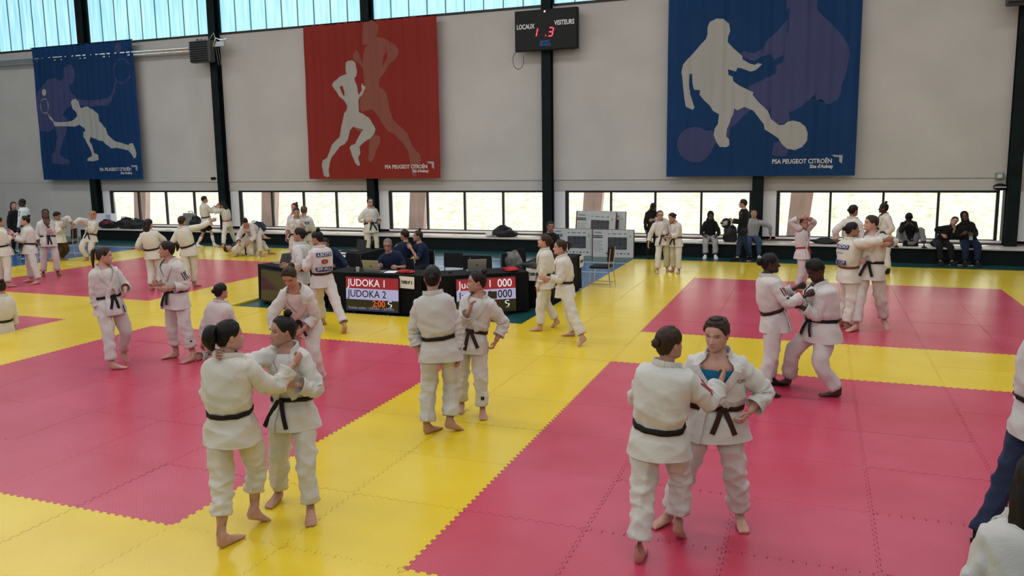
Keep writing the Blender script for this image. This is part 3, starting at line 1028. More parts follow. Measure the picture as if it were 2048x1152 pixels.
def table(x, y, ang, L, D, label, skirt=(1, 1, 1, 1), H=0.74, cat='table'):
    """front edge centre at (x, y); the table extends D behind it; ang turns it"""
    t = empty('officials_table', (x, y, FLOOR), ang)
    tag(t, label, cat, "officials' tables")
    g = Geo()
    g.box(-L / 2, L / 2, 0, D, H - 0.03, H, bev=0.006)
    g.build('table_top', m_top, t)
    for sx in (-1, 1):
        for yy in (0.06, D - 0.06):
            g = Geo()
            g.tube([(sx * (L / 2 - 0.06), yy, 0), (sx * (L / 2 - 0.06), yy, H - 0.03)], 0.018, 8)
            g.build('leg', m_steel, t)
    # cloth: top sheet and pleated drop on the chosen sides
    g = Geo()
    o = 0.008
    nn = 60
    per = []
    for a, b, f in (((-L / 2, 0), (L / 2, 0), skirt[0]), ((L / 2, 0), (L / 2, D), skirt[1]), ((L / 2, D), (-L / 2, D), skirt[2]), ((-L / 2, D), (-L / 2, 0), skirt[3])):
        a = Vector(a)
        b = Vector(b)
        n = max(4, int((b - a).length / 0.05))
        nr = Vector(((b - a).y, -(b - a).x)).normalized()
        top, bot = [], []
        for k in range(n + 1):
            p = a.lerp(b, k / n)
            wv = 0.012 * math.sin(k * 1.9) + 0.008 * math.sin(k * 0.7 + 1)
            top.append((p.x + nr.x * o, p.y + nr.y * o, H + 0.004))
            q = p + nr * (o + 0.012 + wv)
            bot.append((q.x, q.y, 0.03 if f else H - 0.06))
        m = len(top)
        mid = [((tx + bx) / 2, (ty + by) / 2, (tz + bz) / 2) for (tx, ty, tz), (bx, by, bz) in zip(top, bot)]
        V = bot + mid + top
        g.add(V, [(r * m + k, r * m + k + 1, (r + 1) * m + k + 1, (r + 1) * m + k) for r in range(2) for k in range(m - 1)])
    g.add([(-L / 2 - o, -o, H + 0.004), (L / 2 + o, -o, H + 0.004), (L / 2 + o, D + o, H + 0.004), (-L / 2 - o, D + o, H + 0.004)], [(0, 1, 2, 3)])
    g.build('table_cloth', m_cloth, t, smooth=False)
    return t


tA = table(-7.15, 2.52, R(-24), 1.75, 0.7, 'black-draped officials table angled left, nearest the left pink mats')
t1 = table(-4.93, 2.25, 0, 1.95, 0.7, 'black-draped officials table behind the JUDOKA screen')
t2 = table(-3.00, 2.70, R(36), 1.75, 0.7, 'black-draped officials table angled right, behind the second score screen')
t3 = table(-2.10, 4.85, R(90), 2.4, 0.7, 'black-draped officials table beside the two walking judokas')
t4 = table(-6.78, 5.05, R(90), 2.0, 0.8, 'black-draped officials table at the back carrying the dark laptop')

# score screens leaning on the tables
m_sred = mat('screen_red', (0.02, 0.005, 0.005), 0.25, emis=(0.36, 0.022, 0.030), estr=0.75)
m_swht = mat('screen_white', (0.02, 0.02, 0.02), 0.25, emis=(0.50, 0.48, 0.72), estr=0.75)
m_sblk = mat('screen_dark', (0.012, 0.011, 0.006), 0.2, emis=(0.03, 0.026, 0.010), estr=0.4)
m_sblu = mat('screen_blue', (0.01, 0.01, 0.02), 0.2, emis=(0.02, 0.03, 0.12), estr=0.6)
m_swtx = mat('screen_text_white', (0.1, 0.1, 0.1), 0.3, emis=(0.80, 0.74, 0.76), estr=0.9)
m_sktx = mat('screen_text_dark', (0.004, 0.004, 0.01), 0.3)
m_sorg = mat('screen_text_orange', (0.05, 0.01, 0.0), 0.3, emis=(0.62, 0.09, 0.02), estr=1.0)
m_sgry = mat('screen_text_grey', (0.05, 0.05, 0.05), 0.3, emis=(0.30, 0.28, 0.26), estr=0.8)


def swoosh(parent, m, x, z, s):
    """white ribbon-like emblem on the screen"""
    g = Geo()
    for pts, w in (([(0.02, 1.0), (-0.28, 0.86), (-0.36, 0.62), (-0.20, 0.44), (0.10, 0.42)], 0.11), ([(0.10, 0.42), (0.30, 0.30), (0.26, 0.06), (0.0, -0.06)], 0.12),
                   ([(0.02, 1.0), (0.22, 0.92), (0.34, 0.94)], 0.10)):
        P = np.array(pts)
        P = np.stack([np.interp(np.linspace(0, len(P) - 1, 14), range(len(P)), P[:, k]) for k in (0, 1)], 1)
        T = np.gradient(P, axis=0)
        T /= np.linalg.norm(T, axis=1)[:, None]
        N = np.stack([-T[:, 1], T[:, 0]], 1) * (w * np.sin(np.linspace(0.25, PI - 0.25, 14)))[:, None]
        A, B = P + N, P - N
        V = [(x + s * p[0], -0.0, z + s * p[1]) for p in np.concatenate([A, B])]
        g.add(V, [(k, k + 14, k + 15, k + 1) for k in range(13)])
    g.box(x - 0.3 * s, x + 0.3 * s, -0.0005, 0, z - 0.28 * s, z - 0.22 * s)
    return g.build('emblem', m, parent)


def screen(loc, ang, label, kind):
    W2, H2 = 0.54, 0.61
    t = empty('score_screen', loc, ang)
    t.rotation_euler = (R(-3), 0, ang)
    tag(t, label, 'screen', 'score screens')
    g = Geo()
    g.box(-W2 - 0.012, W2 + 0.012, 0.0, 0.045, -0.02, H2 + 0.012, bev=0.006)
    b = g.build('bezel', m_black, t)
    for sx in (-0.35, 0.35):
        g = Geo()
        g.box(sx - 0.03, sx + 0.03, -0.05, 0.12, -0.05, -0.02)
        g.build('foot', m_black, t)

    def panel(nm, x0, x1, z0, z1, m, y=-0.002):
        g = Geo()
        g.box(x0, x1, y, 0.002, z0, z1)
        return g.build(nm, m, t)
    if kind == 'dark':
        panel('display', -W2, W2, 0, H2, mat('screen_off', (0.03, 0.028, 0.026), 0.06, 0.6))
        return t
    z1, z2 = (0.205, 0.405) if kind == 1 else (0.22, 0.41)
    panel('display', -W2, W2, 0, z1, m_sblk)
    panel('display', -W2, W2, z1, z2, m_swht)
    panel('display', -W2, W2, z2, H2, m_sred)
    y = -0.004
    if kind == 1:
        text('lettering', 'JUDOKA', 0.185, m_swtx, t, (-0.50, y, 0.505), align='LEFT', sx=0.93, bold=0.001)
        text('lettering', '1', 0.185, m_swtx, t, (0.21, y, 0.505), align='LEFT', sx=0.93, bold=0.001)
        text('lettering', 'JUDOKA 2', 0.185, m_sktx, t, (-0.50, y, 0.305), align='LEFT', sx=0.93, bold=0.001)
        text('lettering', '2:00', 0.16, m_sorg, t, (0.14, y, 0.135), sx=0.95, bold=0.003)
        panel('display', -W2, W2 - 0.02, 0.0, 0.035, m_sblu, y)
        text('lettering', 'Prochain combat : 1 JUDOKA - 2 JUDOKA', 0.062, m_sgry, t, (-0.02, y - 0.001, 0.052), sx=0.86)
        swoosh(t, m_swtx, 0.37, 0.10, 0.10).location = (0, y, 0)
    else:
        text('lettering', 'Judoka 1', 0.185, m_swtx, t, (-0.50, y, 0.505), align='LEFT', sx=0.95, bold=0.001)
        text('lettering', 'Judoka 2', 0.185, m_sktx, t, (-0.50, y, 0.31), align='LEFT', sx=0.95, bold=0.001)
        text('lettering', '000', 0.20, m_swtx, t, (0.34, y, 0.505), sx=0.90, bold=0.002)
        text('lettering', '000', 0.20, m_sktx, t, (0.34, y, 0.31), sx=0.90, bold=0.002)
        text('lettering', '2:00', 0.16, mat('screen_text_red', (0.05, 0.0, 0.0), 0.3, emis=(0.55, 0.02, 0.03), estr=1.0), t, (0.06, y, 0.12), sx=0.95, bold=0.003)
        panel('display', -0.06, 0.19, 0.235, 0.37, m_sblk, y - 0.002)
        swoosh(t, m_swtx, 0.38, 0.10, 0.10).location = (0, y, 0)
    return t


screen((-4.925, 2.14, 0.03), 0, 'score screen showing JUDOKA 1, JUDOKA 2 and 2:00 on the draped table', 1)
screen((-2.88, 2.645, 0.03), R(36), 'score screen showing two rows of 000, right of the bun-haired woman', 2)
screen((-7.20, 2.36, 0.03), R(-24), 'blank score screen reflecting the mats at the left table', 'dark')

m_lap = mat('laptop_aluminium', (0.33, 0.335, 0.33), 0.45, 0.5, 0.3)
m_lapd = mat('laptop_dark', (0.02, 0.02, 0.022), 0.4)
m_paper = mat('white_paper', (0.80, 0.79, 0.77), 0.7)
m_redcl = mat('red_cloth', (0.40, 0.012, 0.018), 0.8, var=0.25, vscale=30)


def laptop(loc, ang, label, m, tilt=18):
    t = empty('laptop', loc, ang)
    tag(t, label, 'laptop', "officials' laptops")
    g = Geo()
    g.box(-0.17, 0.17, 0, 0.24, 0, 0.016, bev=0.004)
    b = g.build('keyboard_base', m, t)
    g = Geo()
    g.box(-0.15, 0.15, 0.05, 0.15, 0.016, 0.018)
    g.build('keys', m_lapd, b)
    g = Geo()
    g.box(-0.17, 0.17, -0.008, 0, 0, 0.235, bev=0.003)
    l = g.build('lid', m, t, loc=(0, 0, 0.014), rot=(R(tilt), 0, 0))
    g = Geo()
    g.box(-0.16, 0.16, 0.0005, 0.002, 0.012, 0.222)
    g.build('display', m_lapd, l)
    g = Geo()
    th = np.linspace(0, 2 * PI, 14, endpoint=False)
    g.add([(0.016 * math.cos(a), -0.009, 0.118 + 0.019 * math.sin(a)) for a in th], [tuple(range(14))])
    g.build('emblem', m_lapd, l)
    return t


TZ = FLOOR + 0.744
laptop((-5.02, 2.36, TZ), 0, 'silver laptop in front of the grey-haired official', m_lap)
laptop((-3.20, 2.98, TZ), R(30), 'silver laptop on the table angled right, behind the bun-haired woman', m_lap)
laptop((-7.42, 3.10, TZ), R(70), 'grey laptop seen side-on on the left officials table', m_lap, 25)
laptop((-7.15, 5.55, TZ), R(160), 'dark open laptop on the rear officials table', m_lapd, 12)


def flat(name, loc, ang, w, d, label, m, cat):
    g = Geo()
    g.box(-w / 2, w / 2, -d / 2, d / 2, 0, 0.0015)
    return tag(g.build(name, m, loc=loc, rot=(0, 0, ang)), label, cat)


flat('paper_sheet', (-4.73, 2.55, TZ), 0.2, 0.21, 0.297, 'white paper sheet beside the grey-haired official’s laptop', m_paper, 'paper')
flat('paper_sheet', (-7.05, 4.45, TZ), 0.1, 0.42, 0.297, 'white paper sheets on the rear officials table', m_paper, 'paper')
flat('paper_sheet', (-7.30, 4.95, TZ), -0.4, 0.40, 0.25, 'pale document folder beside the dark laptop', mat('folder_grey', (0.5, 0.5, 0.48), 0.6), 'folder')


def sign(loc, ang, label, body, w=0.30, h=0.215, tilt=0):
    t = empty('paper_sign', loc, ang)
    t.rotation_euler = (0, R(tilt), ang)
    tag(t, label, 'sign', 'mat number signs')
    g = Geo()
    g.box(-w / 2, w / 2, -0.003, 0, -h / 2, h / 2)
    g.build('sheet', m_paper, t)
    text('lettering', body, 0.075, m_sktx, t, (0, -0.005, 0), sx=0.62, bold=0.004)
    return t


sign((-4.24, 2.215, 0.575), 0, 'white paper sign TAPIS N° 3 right of the JUDOKA screen', 'TAPIS N° 3', tilt=2)
sign((-2.30, 3.60, 0.60), 0, 'white paper sign TAPIS N° 4 behind the walking pair', 'TAPIS N° 4', 0.34, 0.24)
sign((-2.055, 5.95, 0.56), R(90), 'white paper sign on the end of the table near the empty chair', 'TAPIS N° 4', 0.30, 0.24)


def crumple(name, loc, r, m, label, cat, seed, parts=None):
    rr = np.random.default_rng(seed)
    ph = rr.uniform(0, 6.28, 6)
    g = Geo()
    k, n = 20, 12
    V = []
    for i in range(n + 1):
        a = PI * i / n
        for j in range(k):
            b = 2 * PI * j / k
            d = np.array([math.sin(a) * math.cos(b), math.sin(a) * math.sin(b), math.cos(a)])
            f = 1 + 0.14 * math.sin(3 * b + ph[0] + 2 * a) + 0.10 * math.sin(5 * a + 2 * b + ph[1]) + 0.06 * math.sin(7 * b + ph[2])
            p = d * f * np.array(r)
            p[2] = max(p[2], -r[2] * 0.8)
            V.append(p + np.array([0, 0, r[2] * 0.8]))
    g.add(V, [(i * k + j, (i + 1) * k + j, (i + 1) * k + (j + 1) % k, i * k + (j + 1) % k) for i in range(n) for j in range(k)])
    o = g.build(name, m, smooth=True, loc=loc)
    return tag(o, label, cat)


crumple('red_cloth', (-4.38, 2.45, TZ), (0.16, 0.10, 0.035), m_redcl, 'crumpled red cloth on the table edge above the TAPIS sign', 'cloth', 1)
crumple('red_cloth', (-2.62, 3.20, TZ), (0.16, 0.12, 0.045), m_redcl, 'crumpled red cloth hanging at the second score screen', 'cloth', 2)
crumple('folded_jacket', (-2.32, 3.72, TZ), (0.26, 0.18, 0.06), mat('dark_jacket', (0.03, 0.03, 0.032), 0.85), 'dark folded jacket lying on the officials table', 'jacket', 3)
g = Geo()
g.tube([(0, 0, 0), (0, 0, 0.085)], [0.03, 0.034], 12)
cu = g.build('paper_cup', mat('cup_beige', (0.55, 0.5, 0.42), 0.6), loc=(-5.36, 2.42, TZ))
tag(cu, 'small beige cup beside the silver laptop', 'cup')
g = Geo()
g.ellipsoid((0, 0, 0.014), (0.03, 0.055, 0.016), 12, 8)
tag(g.build('computer_mouse', m_black, smooth=True, loc=(-3.62, 2.72, TZ)), 'black computer mouse near the second laptop', 'mouse')
b = empty('water_bottle', (-7.0, 5.85, TZ))
tag(b, 'dark water bottle at the end of the rear officials table', 'bottle')
g = Geo()
g.tube([(0, 0, 0), (0, 0, 0.2), (0, 0, 0.25), (0, 0, 0.27)], [0.037, 0.037, 0.02, 0.016], 12)
g.build('body', mat('dark_bottle', (0.015, 0.02, 0.03), 0.15), b, smooth=True)
g = Geo()
g.tube([(0, 0, 0.27), (0, 0, 0.295)], 0.018, 10)
g.build('cap', m_black, b)

# ================================================================== chairs
m_pad = mat('black_chair_fabric', (0.010, 0.010, 0.012), 0.8, 0.3, var=0.2, vscale=20)


def make_chair():
    t = empty('stacking_chair')
    g = Geo()
    g.box(-0.22, 0.22, -0.22, 0.20, 0.43, 0.48, bev=0.018)
    g.build('seat', m_pad, t)
    g = Geo()
    V = []
    for j in range(7):
        z = 0.58 + 0.30 * j / 6
        for k in range(9):
            x = -0.21 + 0.42 * k / 8
            if j in (0, 6) and k in (0, 8):
                x *= 0.95
            y = 0.215 + 0.05 * (z - 0.58) - 0.05 * (x / 0.21) ** 2
            V.append((x, y, z))
    nV = len(V)
    V += [(x, y + 0.028, z) for x, y, z in V]
    F = [(j * 9 + k, j * 9 + k + 1, (j + 1) * 9 + k + 1, (j + 1) * 9 + k) for j in range(6) for k in range(8)]
    F += [tuple(i + nV for i in f[::-1]) for f in F[:]]
    bd = [k for k in range(9)] + [j * 9 + 8 for j in range(1, 7)] + [54 + k for k in range(7, -1, -1)] + [j * 9 for j in range(5, 0, -1)]
    for i in range(len(bd)):
        a, c = bd[i], bd[(i + 1) % len(bd)]
        F.append((c, a, a + nV, c + nV))
    g.add(V, F)
    g.build('backrest', m_pad, t)
    for sx in (-1, 1):
        g = Geo()
        g.tube([(sx * 0.21, -0.20, 0.43), (sx * 0.225, -0.23, 0.0)], 0.011, 8)
        g.build('leg', m_chrome, t)
        g = Geo()
        g.tube([(sx * 0.21, 0.235, 0.86), (sx * 0.21, 0.20, 0.45), (sx * 0.225, 0.25, 0.0)], 0.011, 8)
        g.build('leg', m_chrome, t)
        g = Geo()
        g.tube([(sx * 0.222, -0.22, 0.10), (sx * 0.222, 0.235, 0.10)], 0.008, 6)
        g.build('stretcher', m_chrome, t)
    g = Geo()
    g.tube([(-0.222, 0.235, 0.12), (0.222, 0.235, 0.12)], 0.008, 6)
    g.build('stretcher', m_chrome, t)
    return t


def copy_tree(o, parent=None):
    c = o.copy()
    COL.objects.link(c)
    c.parent = parent
    for ch in o.children:
        copy_tree(ch, c)
    return c


chair0 = make_chair()
used = [False]


def chair(x, y, a, label):
    t = chair0 if not used[0] else copy_tree(chair0)
    used[0] = True
    t.location = (x, y, FLOOR)
    t.rotation_euler = (0, 0, R(a))
    tag(t, label, 'chair', 'black stacking chairs')


chair(-4.92, 3.22, 0, 'black stacking chair under the grey-haired official at the laptop')
chair(-4.35, 4.30, 0, 'empty black chair behind the table, directly right of the seated officials')
chair(-3.75, 4.00, 8, 'empty black chair behind the tables, second right of the seated officials')
chair(-3.50, 3.98, 30, 'empty black chair close behind the second laptop')
chair(-3.05, 4.65, 60, 'black chair with a grey jacket over its back')
chair(-3.05, 5.40, 80, 'black chair behind the jacket chair, next to the right-hand table')
chair(-1.72, 6.35, -90, 'black chair with chrome legs standing alone by the yellow mat edge')
chair(-5.15, 4.60, 0, 'black chair under the seated woman in navy polo')
chair(-5.62, 4.45, 25, 'black chair under the seated man in navy, back turned')
chair(-3.02, 6.95, 10, 'black chair under the man in black in front of the cartons')
chair(-18.45, 7.5, -60, 'black chair with chrome legs beside the blond judoka at left')
chair(-18.9, 6.6, -60, 'black chair with chrome legs behind the judoka in brown trousers')
chair(-19.3, 5.4, -70, 'black chair behind the gripping pair at the left edge')
chair(-6.45, 3.75, -20, 'black chair under the official hidden behind the patched gi')
# jacket over a chair
o = crumple('draped_jacket', (-3.16, 4.75, 0.50), (0.20, 0.10, 0.20), mat('grey_jacket', (0.16, 0.165, 0.16), 0.85, var=0.3, vscale=12), 'grey jacket draped over a chair back behind the tables', 'jacket', 5)

# ================================================================== cartons
m_card = mat('carton_grey_white', (0.50, 0.53, 0.53), 0.7, var=0.06, vscale=4)
m_cardr = mat('carton_red_brown', (0.16, 0.045, 0.035), 0.7)
m_cprint = mat('carton_print_black', (0.02, 0.02, 0.022), 0.5)
m_cpic = mat('carton_picture', (0.05, 0.055, 0.06), 0.4, var=0.5, vscale=9)
m_ctext = mat('carton_text_grey', (0.22, 0.23, 0.24), 0.7)


def carton(loc, rot, label, W=1.16, H=0.76, D=0.16):
    t = empty('television_carton', loc)
    t.rotation_euler = rot
    tag(t, label, 'carton', 'television cartons')
    g = Geo()
    g.box(-W / 2, W / 2, 0, D, 0, H, bev=0.004)
    g.build('box', m_card, t)
    g = Geo()
    g.box(-W / 2 - 0.002, -W / 2 + 0.03, -0.0015, D + 0.002, 0.0, H + 0.002)
    g.box(-W / 2, W / 2, 0.012, D + 0.001, H - 0.002, H + 0.003)
    g.box(W / 2 - 0.004, W / 2 + 0.002, 0.02, D, 0.01, H)
    g.build('edge_tape', m_cardr, t)
    y = -0.002

    def pr(nm, x0, x1, z0, z1, m):
        g = Geo()
        g.box(x0, x1, y, 0.001, z0, z1)
        g.build(nm, m, t)
    pr('printed_picture', -0.13, 0.40, 0.22, 0.56, m_cpic)
    pr('printed_label', -0.56, -0.28, 0.535, 0.61, m_cprint)
    text('lettering', 'TOSHIBA', 0.055, m_ctext, t, (-0.42, y - 0.001, 0.685), bold=0.003)
    text('lettering', 'UHD 4K VIDAA', 0.042, m_paper, t, (-0.42, y - 0.001, 0.572))
    for k, b in enumerate(('4K', 'VIDAA', 'Dolby', 'HDR')):
        text('lettering', b, 0.04, m_cprint, t, (-0.10 + k * 0.15, y - 0.001, 0.655))
    for k in range(6):
        pr('printed_line', -0.52, -0.28 - 0.05 * (k % 2), 0.44 - k * 0.055, 0.452 - k * 0.055, m_ctext)
    for k in range(7):
        g = Geo()
        g.box(-0.18 + k * 0.1, -0.13 + k * 0.1, y, 0.001, 0.09, 0.125)
        g.build('printed_mark', m_cprint if k % 2 == 0 else m_ctext, t)
    pr('printed_foot', 0.0, 0.012, 0.20, 0.22, m_cprint)
    pr('printed_foot', 0.25, 0.262, 0.20, 0.22, m_cprint)
    for k in range(3):
        pr('printed_scale', 0.47, 0.49 + 0.01 * k, 0.62 - k * 0.03, 0.64 - k * 0.03, mat('scale%d' % k, ((0.5, 0.35, 0.05), (0.5, 0.08, 0.03), (0.1, 0.35, 0.08))[k], 0.6))
    return t


carton((-3.90, 11.63, FLOOR), (0, 0, 0.02), 'flat-screen carton standing on the floor behind the seated man in black')
carton((-2.71, 11.52, FLOOR), (0, 0, 0.03), 'flat-screen carton standing on the floor at right of the pair')
carton((-3.42, 12.28, 0.372), (R(-6), R(2.0), 0.02), 'flat-screen carton standing on the bench above the other two', H=0.80)
carton((-3.18, 12.50, 0.372), (R(-6), R(1.0), 0.02), 'flat-screen carton on the bench, hindmost, showing only its right edge', H=0.80)

# ================================================================== bags and bits on the bench
m_bagk = mat('black_nylon', (0.014, 0.014, 0.016), 0.6, 0.4, var=0.3, vscale=10, bump=0.3, bscale=20)
m_bagr = mat('dark_red_nylon', (0.10, 0.012, 0.03), 0.6, 0.4, var=0.5, vscale=10)


def bag(x, y, z, r, m, label, seed, strap=True):
    o = crumple('sports_bag', (x, y, z), r, m, label, 'bag', seed)
    o['group'] = 'bags on the bench'
    if strap:
        g = Geo()
        g.tube([(-r[0] * 0.6, 0, r[2] * 1.5), (-r[0] * 0.3, -r[1] * 0.3, r[2] * 2.05), (r[0] * 0.3, -r[1] * 0.3, r[2] * 2.05), (r[0] * 0.6, 0, r[2] * 1.5)], 0.014, 6)
        g.build('strap', m_black, o)
    return o


bag(-22.15, 12.55, 0.37, (0.42, 0.24, 0.15), m_bagk, 'black bag with dark red edge, leftmost on the bench', 11)
bag(-22.05, 12.35, 0.50, (0.24, 0.16, 0.10), m_bagr, 'dark red bag on top of the leftmost black bag', 12)
bag(-21.25, 12.50, 0.37, (0.36, 0.25, 0.21), m_bagk, 'round black bag, second along the bench from the left column', 13)
bag(-20.75, 12.50, 0.37, (0.34, 0.24, 0.19), m_bagk, 'black bag, third along the bench from the left column', 14)
bag(-17.95, 12.45, 0.37, (0.26, 0.2, 0.25), m_bagk, 'black bag beside the grey suitcase', 15)
bag(-15.4, 12.5, 0.37, (0.34, 0.24, 0.17), mat('navy_nylon', (0.012, 0.02, 0.05), 0.6, var=0.3, vscale=10), 'navy bag on the bench behind the bending man', 16)
bag(-13.6, 12.45, 0.37, (0.24, 0.2, 0.10), m_bagk, 'small dark bag on the bench right of the bending man', 17)
bag(-6.28, 12.5, 0.37, (0.40, 0.25, 0.13), m_bagk, 'black bag heap on the bench left of the cartons', 18)
bag(-6.35, 12.6, 0.50, (0.25, 0.18, 0.10), m_bagk, 'black bag on top of the heap left of the cartons', 19)
bag(-6.72, 12.4, 0.37, (0.13, 0.12, 0.07), mat('white_plastic_bag', (0.7, 0.7, 0.68), 0.4), 'white plastic bag beside the black bag heap', 20, False)
bag(0.33, 12.45, 0.37, (0.19, 0.15, 0.24), m_bagk, 'black backpack on the bench behind the man with the helmet', 21)
bag(2.75, 12.55, 0.37, (0.34, 0.22, 0.07), m_bagk, 'flat dark bag on the bench right of the seated man in grey', 22)
s = empty('suitcase', (-18.32, 12.55, 0.37))
tag(s, 'grey hard-shell suitcase standing on the bench', 'suitcase')
g = Geo()
g.box(-0.22, 0.22, -0.12, 0.12, 0.03, 0.60, bev=0.04)
sh = g.build('shell', mat('suitcase_grey', (0.30, 0.30, 0.29), 0.4, 0.5, 0.3), s)
for k in range(6):
    g = Geo()
    g.box(-0.17 + k * 0.06, -0.15 + k * 0.06, -0.127, -0.118, 0.08, 0.55)
    g.build('rib', mat('suitcase_grey', (0.30, 0.30, 0.29), 0.4), sh)
g = Geo()
g.tube([(-0.08, 0.08, 0.58), (-0.08, 0.08, 0.66), (0.08, 0.08, 0.66), (0.08, 0.08, 0.58)], 0.012, 6)
g.build('handle', m_black, s)
for sx in (-0.16, 0.16):
    g = Geo()
    g.tube([(sx - 0.015, 0, 0.02), (sx + 0.015, 0, 0.02)], 0.02, 10)
    g.build('wheel', m_black, s)
bx = empty('storage_box', (-22.4, 12.75, 0.37))
tag(bx, 'white and lilac cardboard box against the leftmost window', 'box')
g = Geo()
g.box(-0.5, 0.28, -0.12, 0.15, 0, 0.52, bev=0.006)
g.build('body', mat('box_white', (0.72, 0.74, 0.80), 0.6), bx)
g = Geo()
g.box(0.05, 0.285, -0.124, -0.118, 0.0, 0.50)
g.build('printed_panel', mat('box_lilac', (0.42, 0.44, 0.68), 0.6), bx)
# a pair of shoes on the floor by the bench, a red strap on the mat edge
for k, x in enumerate((5.72, 5.98)):
    g = Geo()
    g.ellipsoid((0, 0, 0.045), (0.13, 0.05, 0.05), 14, 8)
    g.ellipsoid((0.05, 0, 0.07), (0.07, 0.045, 0.05), 12, 8)
    sh = g.build('shoe', m_black, smooth=True, loc=(x, 12.02 - 0.05 * k, FLOOR))
    tag(sh, 'black shoe on the floor below the bench at right, ' + ('left' if k == 0 else 'right') + ' of the two', 'shoe', 'shoes by the bench')
    g = Geo()
    g.box(-0.13, 0.13, -0.05, 0.05, 0, 0.02, bev=0.008)
    g.build('sole', mat('sole_pale', (0.4, 0.4, 0.38), 0.7), sh)
g = Geo()
g.box(-0.22, 0.22, -0.05, 0.05, 0, 0.04, bev=0.01)
tag(g.build('red_pad', m_redcl, loc=(-18.12, 9.85, FLOOR)), 'small red pad at the yellow mat edge near the left column', 'pad')
# low table with bright bottle and box at the far left
t5 = table(-20.9, 4.2, R(70), 1.8, 0.7, 'black-draped table at the far left wall behind the gripping pair')
crumple('yellow_bottle', (-21.1, 4.1, TZ), (0.10, 0.10, 0.13), mat('bright_yellow', (0.8, 0.62, 0.05), 0.5), 'bright yellow container on the table at the left edge', 'container', 31)

# helmet held by the man in the black jacket, phone of the hooded person
hm_ = empty('motorcycle_helmet', (0.35, 11.16, 0.98))
tag(hm_, 'black and white motorcycle helmet held by the man in black jacket', 'helmet')
g = Geo()
g.ellipsoid((0, 0, 0), (0.125, 0.15, 0.135), 18, 12)
g.build('shell', mat('helmet_black', (0.012, 0.012, 0.014), 0.2), hm_, smooth=True)
for k in range(3):
    g = Geo()
    g.tube([(0.128 * math.sin(a), -0.152 * math.cos(a), -0.02 + 0.035 * k + 0.02 * math.sin(3 * a)) for a in np.linspace(-1.0, 0.4, 9)], 0.008, 6)
    g.build('decal', m_letter, hm_)
g = Geo()
g.ellipsoid((-0.03, -0.03, 0.01), (0.115, 0.125, 0.06), 16, 8)
g.build('visor', mat('visor', (0.02, 0.02, 0.025), 0.08), hm_, smooth=True)
ph_ = empty('mobile_phone', (6.02, 11.98, 0.66))
ph_.rotation_euler = (R(-25), 0, 0)
tag(ph_, 'mobile phone held by the hooded person on the bench', 'phone')
g = Geo()
g.box(-0.04, 0.04, -0.006, 0.006, -0.08, 0.08, bev=0.004)
g.build('case', mat('phone_blue_grey', (0.16, 0.22, 0.30), 0.4), ph_)
g = Geo()
g.box(-0.03, -0.01, -0.009, -0.005, 0.04, 0.07)
g.build('lens', mat('phone_lens', (0.5, 0.55, 0.6), 0.2), ph_)
# ================================================================== people
def mat_skin(name, color):
    m = mat(name, color, 0.52, 0.4)
    nt = m.node_tree
    b = nt.nodes['Principled BSDF']
    at = nt.nodes.new('ShaderNodeAttribute')
    at.attribute_name = 'tint'
    n = nt.nodes.new('ShaderNodeTexNoise')
    n.inputs['Scale'].default_value = 26
    n.inputs['Detail'].default_value = 4
    tc = nt.nodes.new('ShaderNodeTexCoord')
    nt.links.new(tc.outputs['Object'], n.inputs['Vector'])
    rp = nt.nodes.new('ShaderNodeValToRGB')
    rp.color_ramp.elements[0].position = 0.3
    rp.color_ramp.elements[1].position = 0.7
    rp.color_ramp.elements[0].color = (color[0] * 0.90, color[1] * 0.84, color[2] * 0.82, 1)
    rp.color_ramp.elements[1].color = (*[min(1, c * 1.06) for c in color], 1)
    nt.links.new(n.outputs['Fac'], rp.inputs[0])
    mx = nt.nodes.new('ShaderNodeMixRGB')
    mx.blend_type = 'MULTIPLY'
    mx.inputs[0].default_value = 1
    nt.links.new(rp.outputs[0], mx.inputs[1])
    nt.links.new(at.outputs['Color'], mx.inputs[2])
    nt.links.new(mx.outputs[0], b.inputs['Base Color'])
    b.inputs['Subsurface Weight'].default_value = 0.08
    b.inputs['Subsurface Radius'].default_value = (0.01, 0.004, 0.002)
    return m


SKIN = {'fair': mat_skin('skin_fair', (0.56, 0.33, 0.26)), 'light': mat_skin('skin_light', (0.48, 0.27, 0.20)),
        'tan': mat_skin('skin_tan', (0.36, 0.19, 0.13)), 'brown': mat_skin('skin_brown', (0.13, 0.058, 0.036)),
        'dark': mat_skin('skin_dark', (0.062, 0.030, 0.022))}
HAIRM = {}
for _n, _c in (('black', (0.006, 0.005, 0.005)), ('dark', (0.013, 0.008, 0.006)), ('brown', (0.035, 0.017, 0.010)), ('lightbrown', (0.11, 0.06, 0.032)),
               ('blond', (0.34, 0.19, 0.08)), ('grey', (0.16, 0.155, 0.15))):
    HAIRM[_n] = mat('hair_' + _n, _c, 0.55, 0.30, var=0.45, vscale=40, bump=0.6, bscale=70, stretch=(1, 1, 0.12))


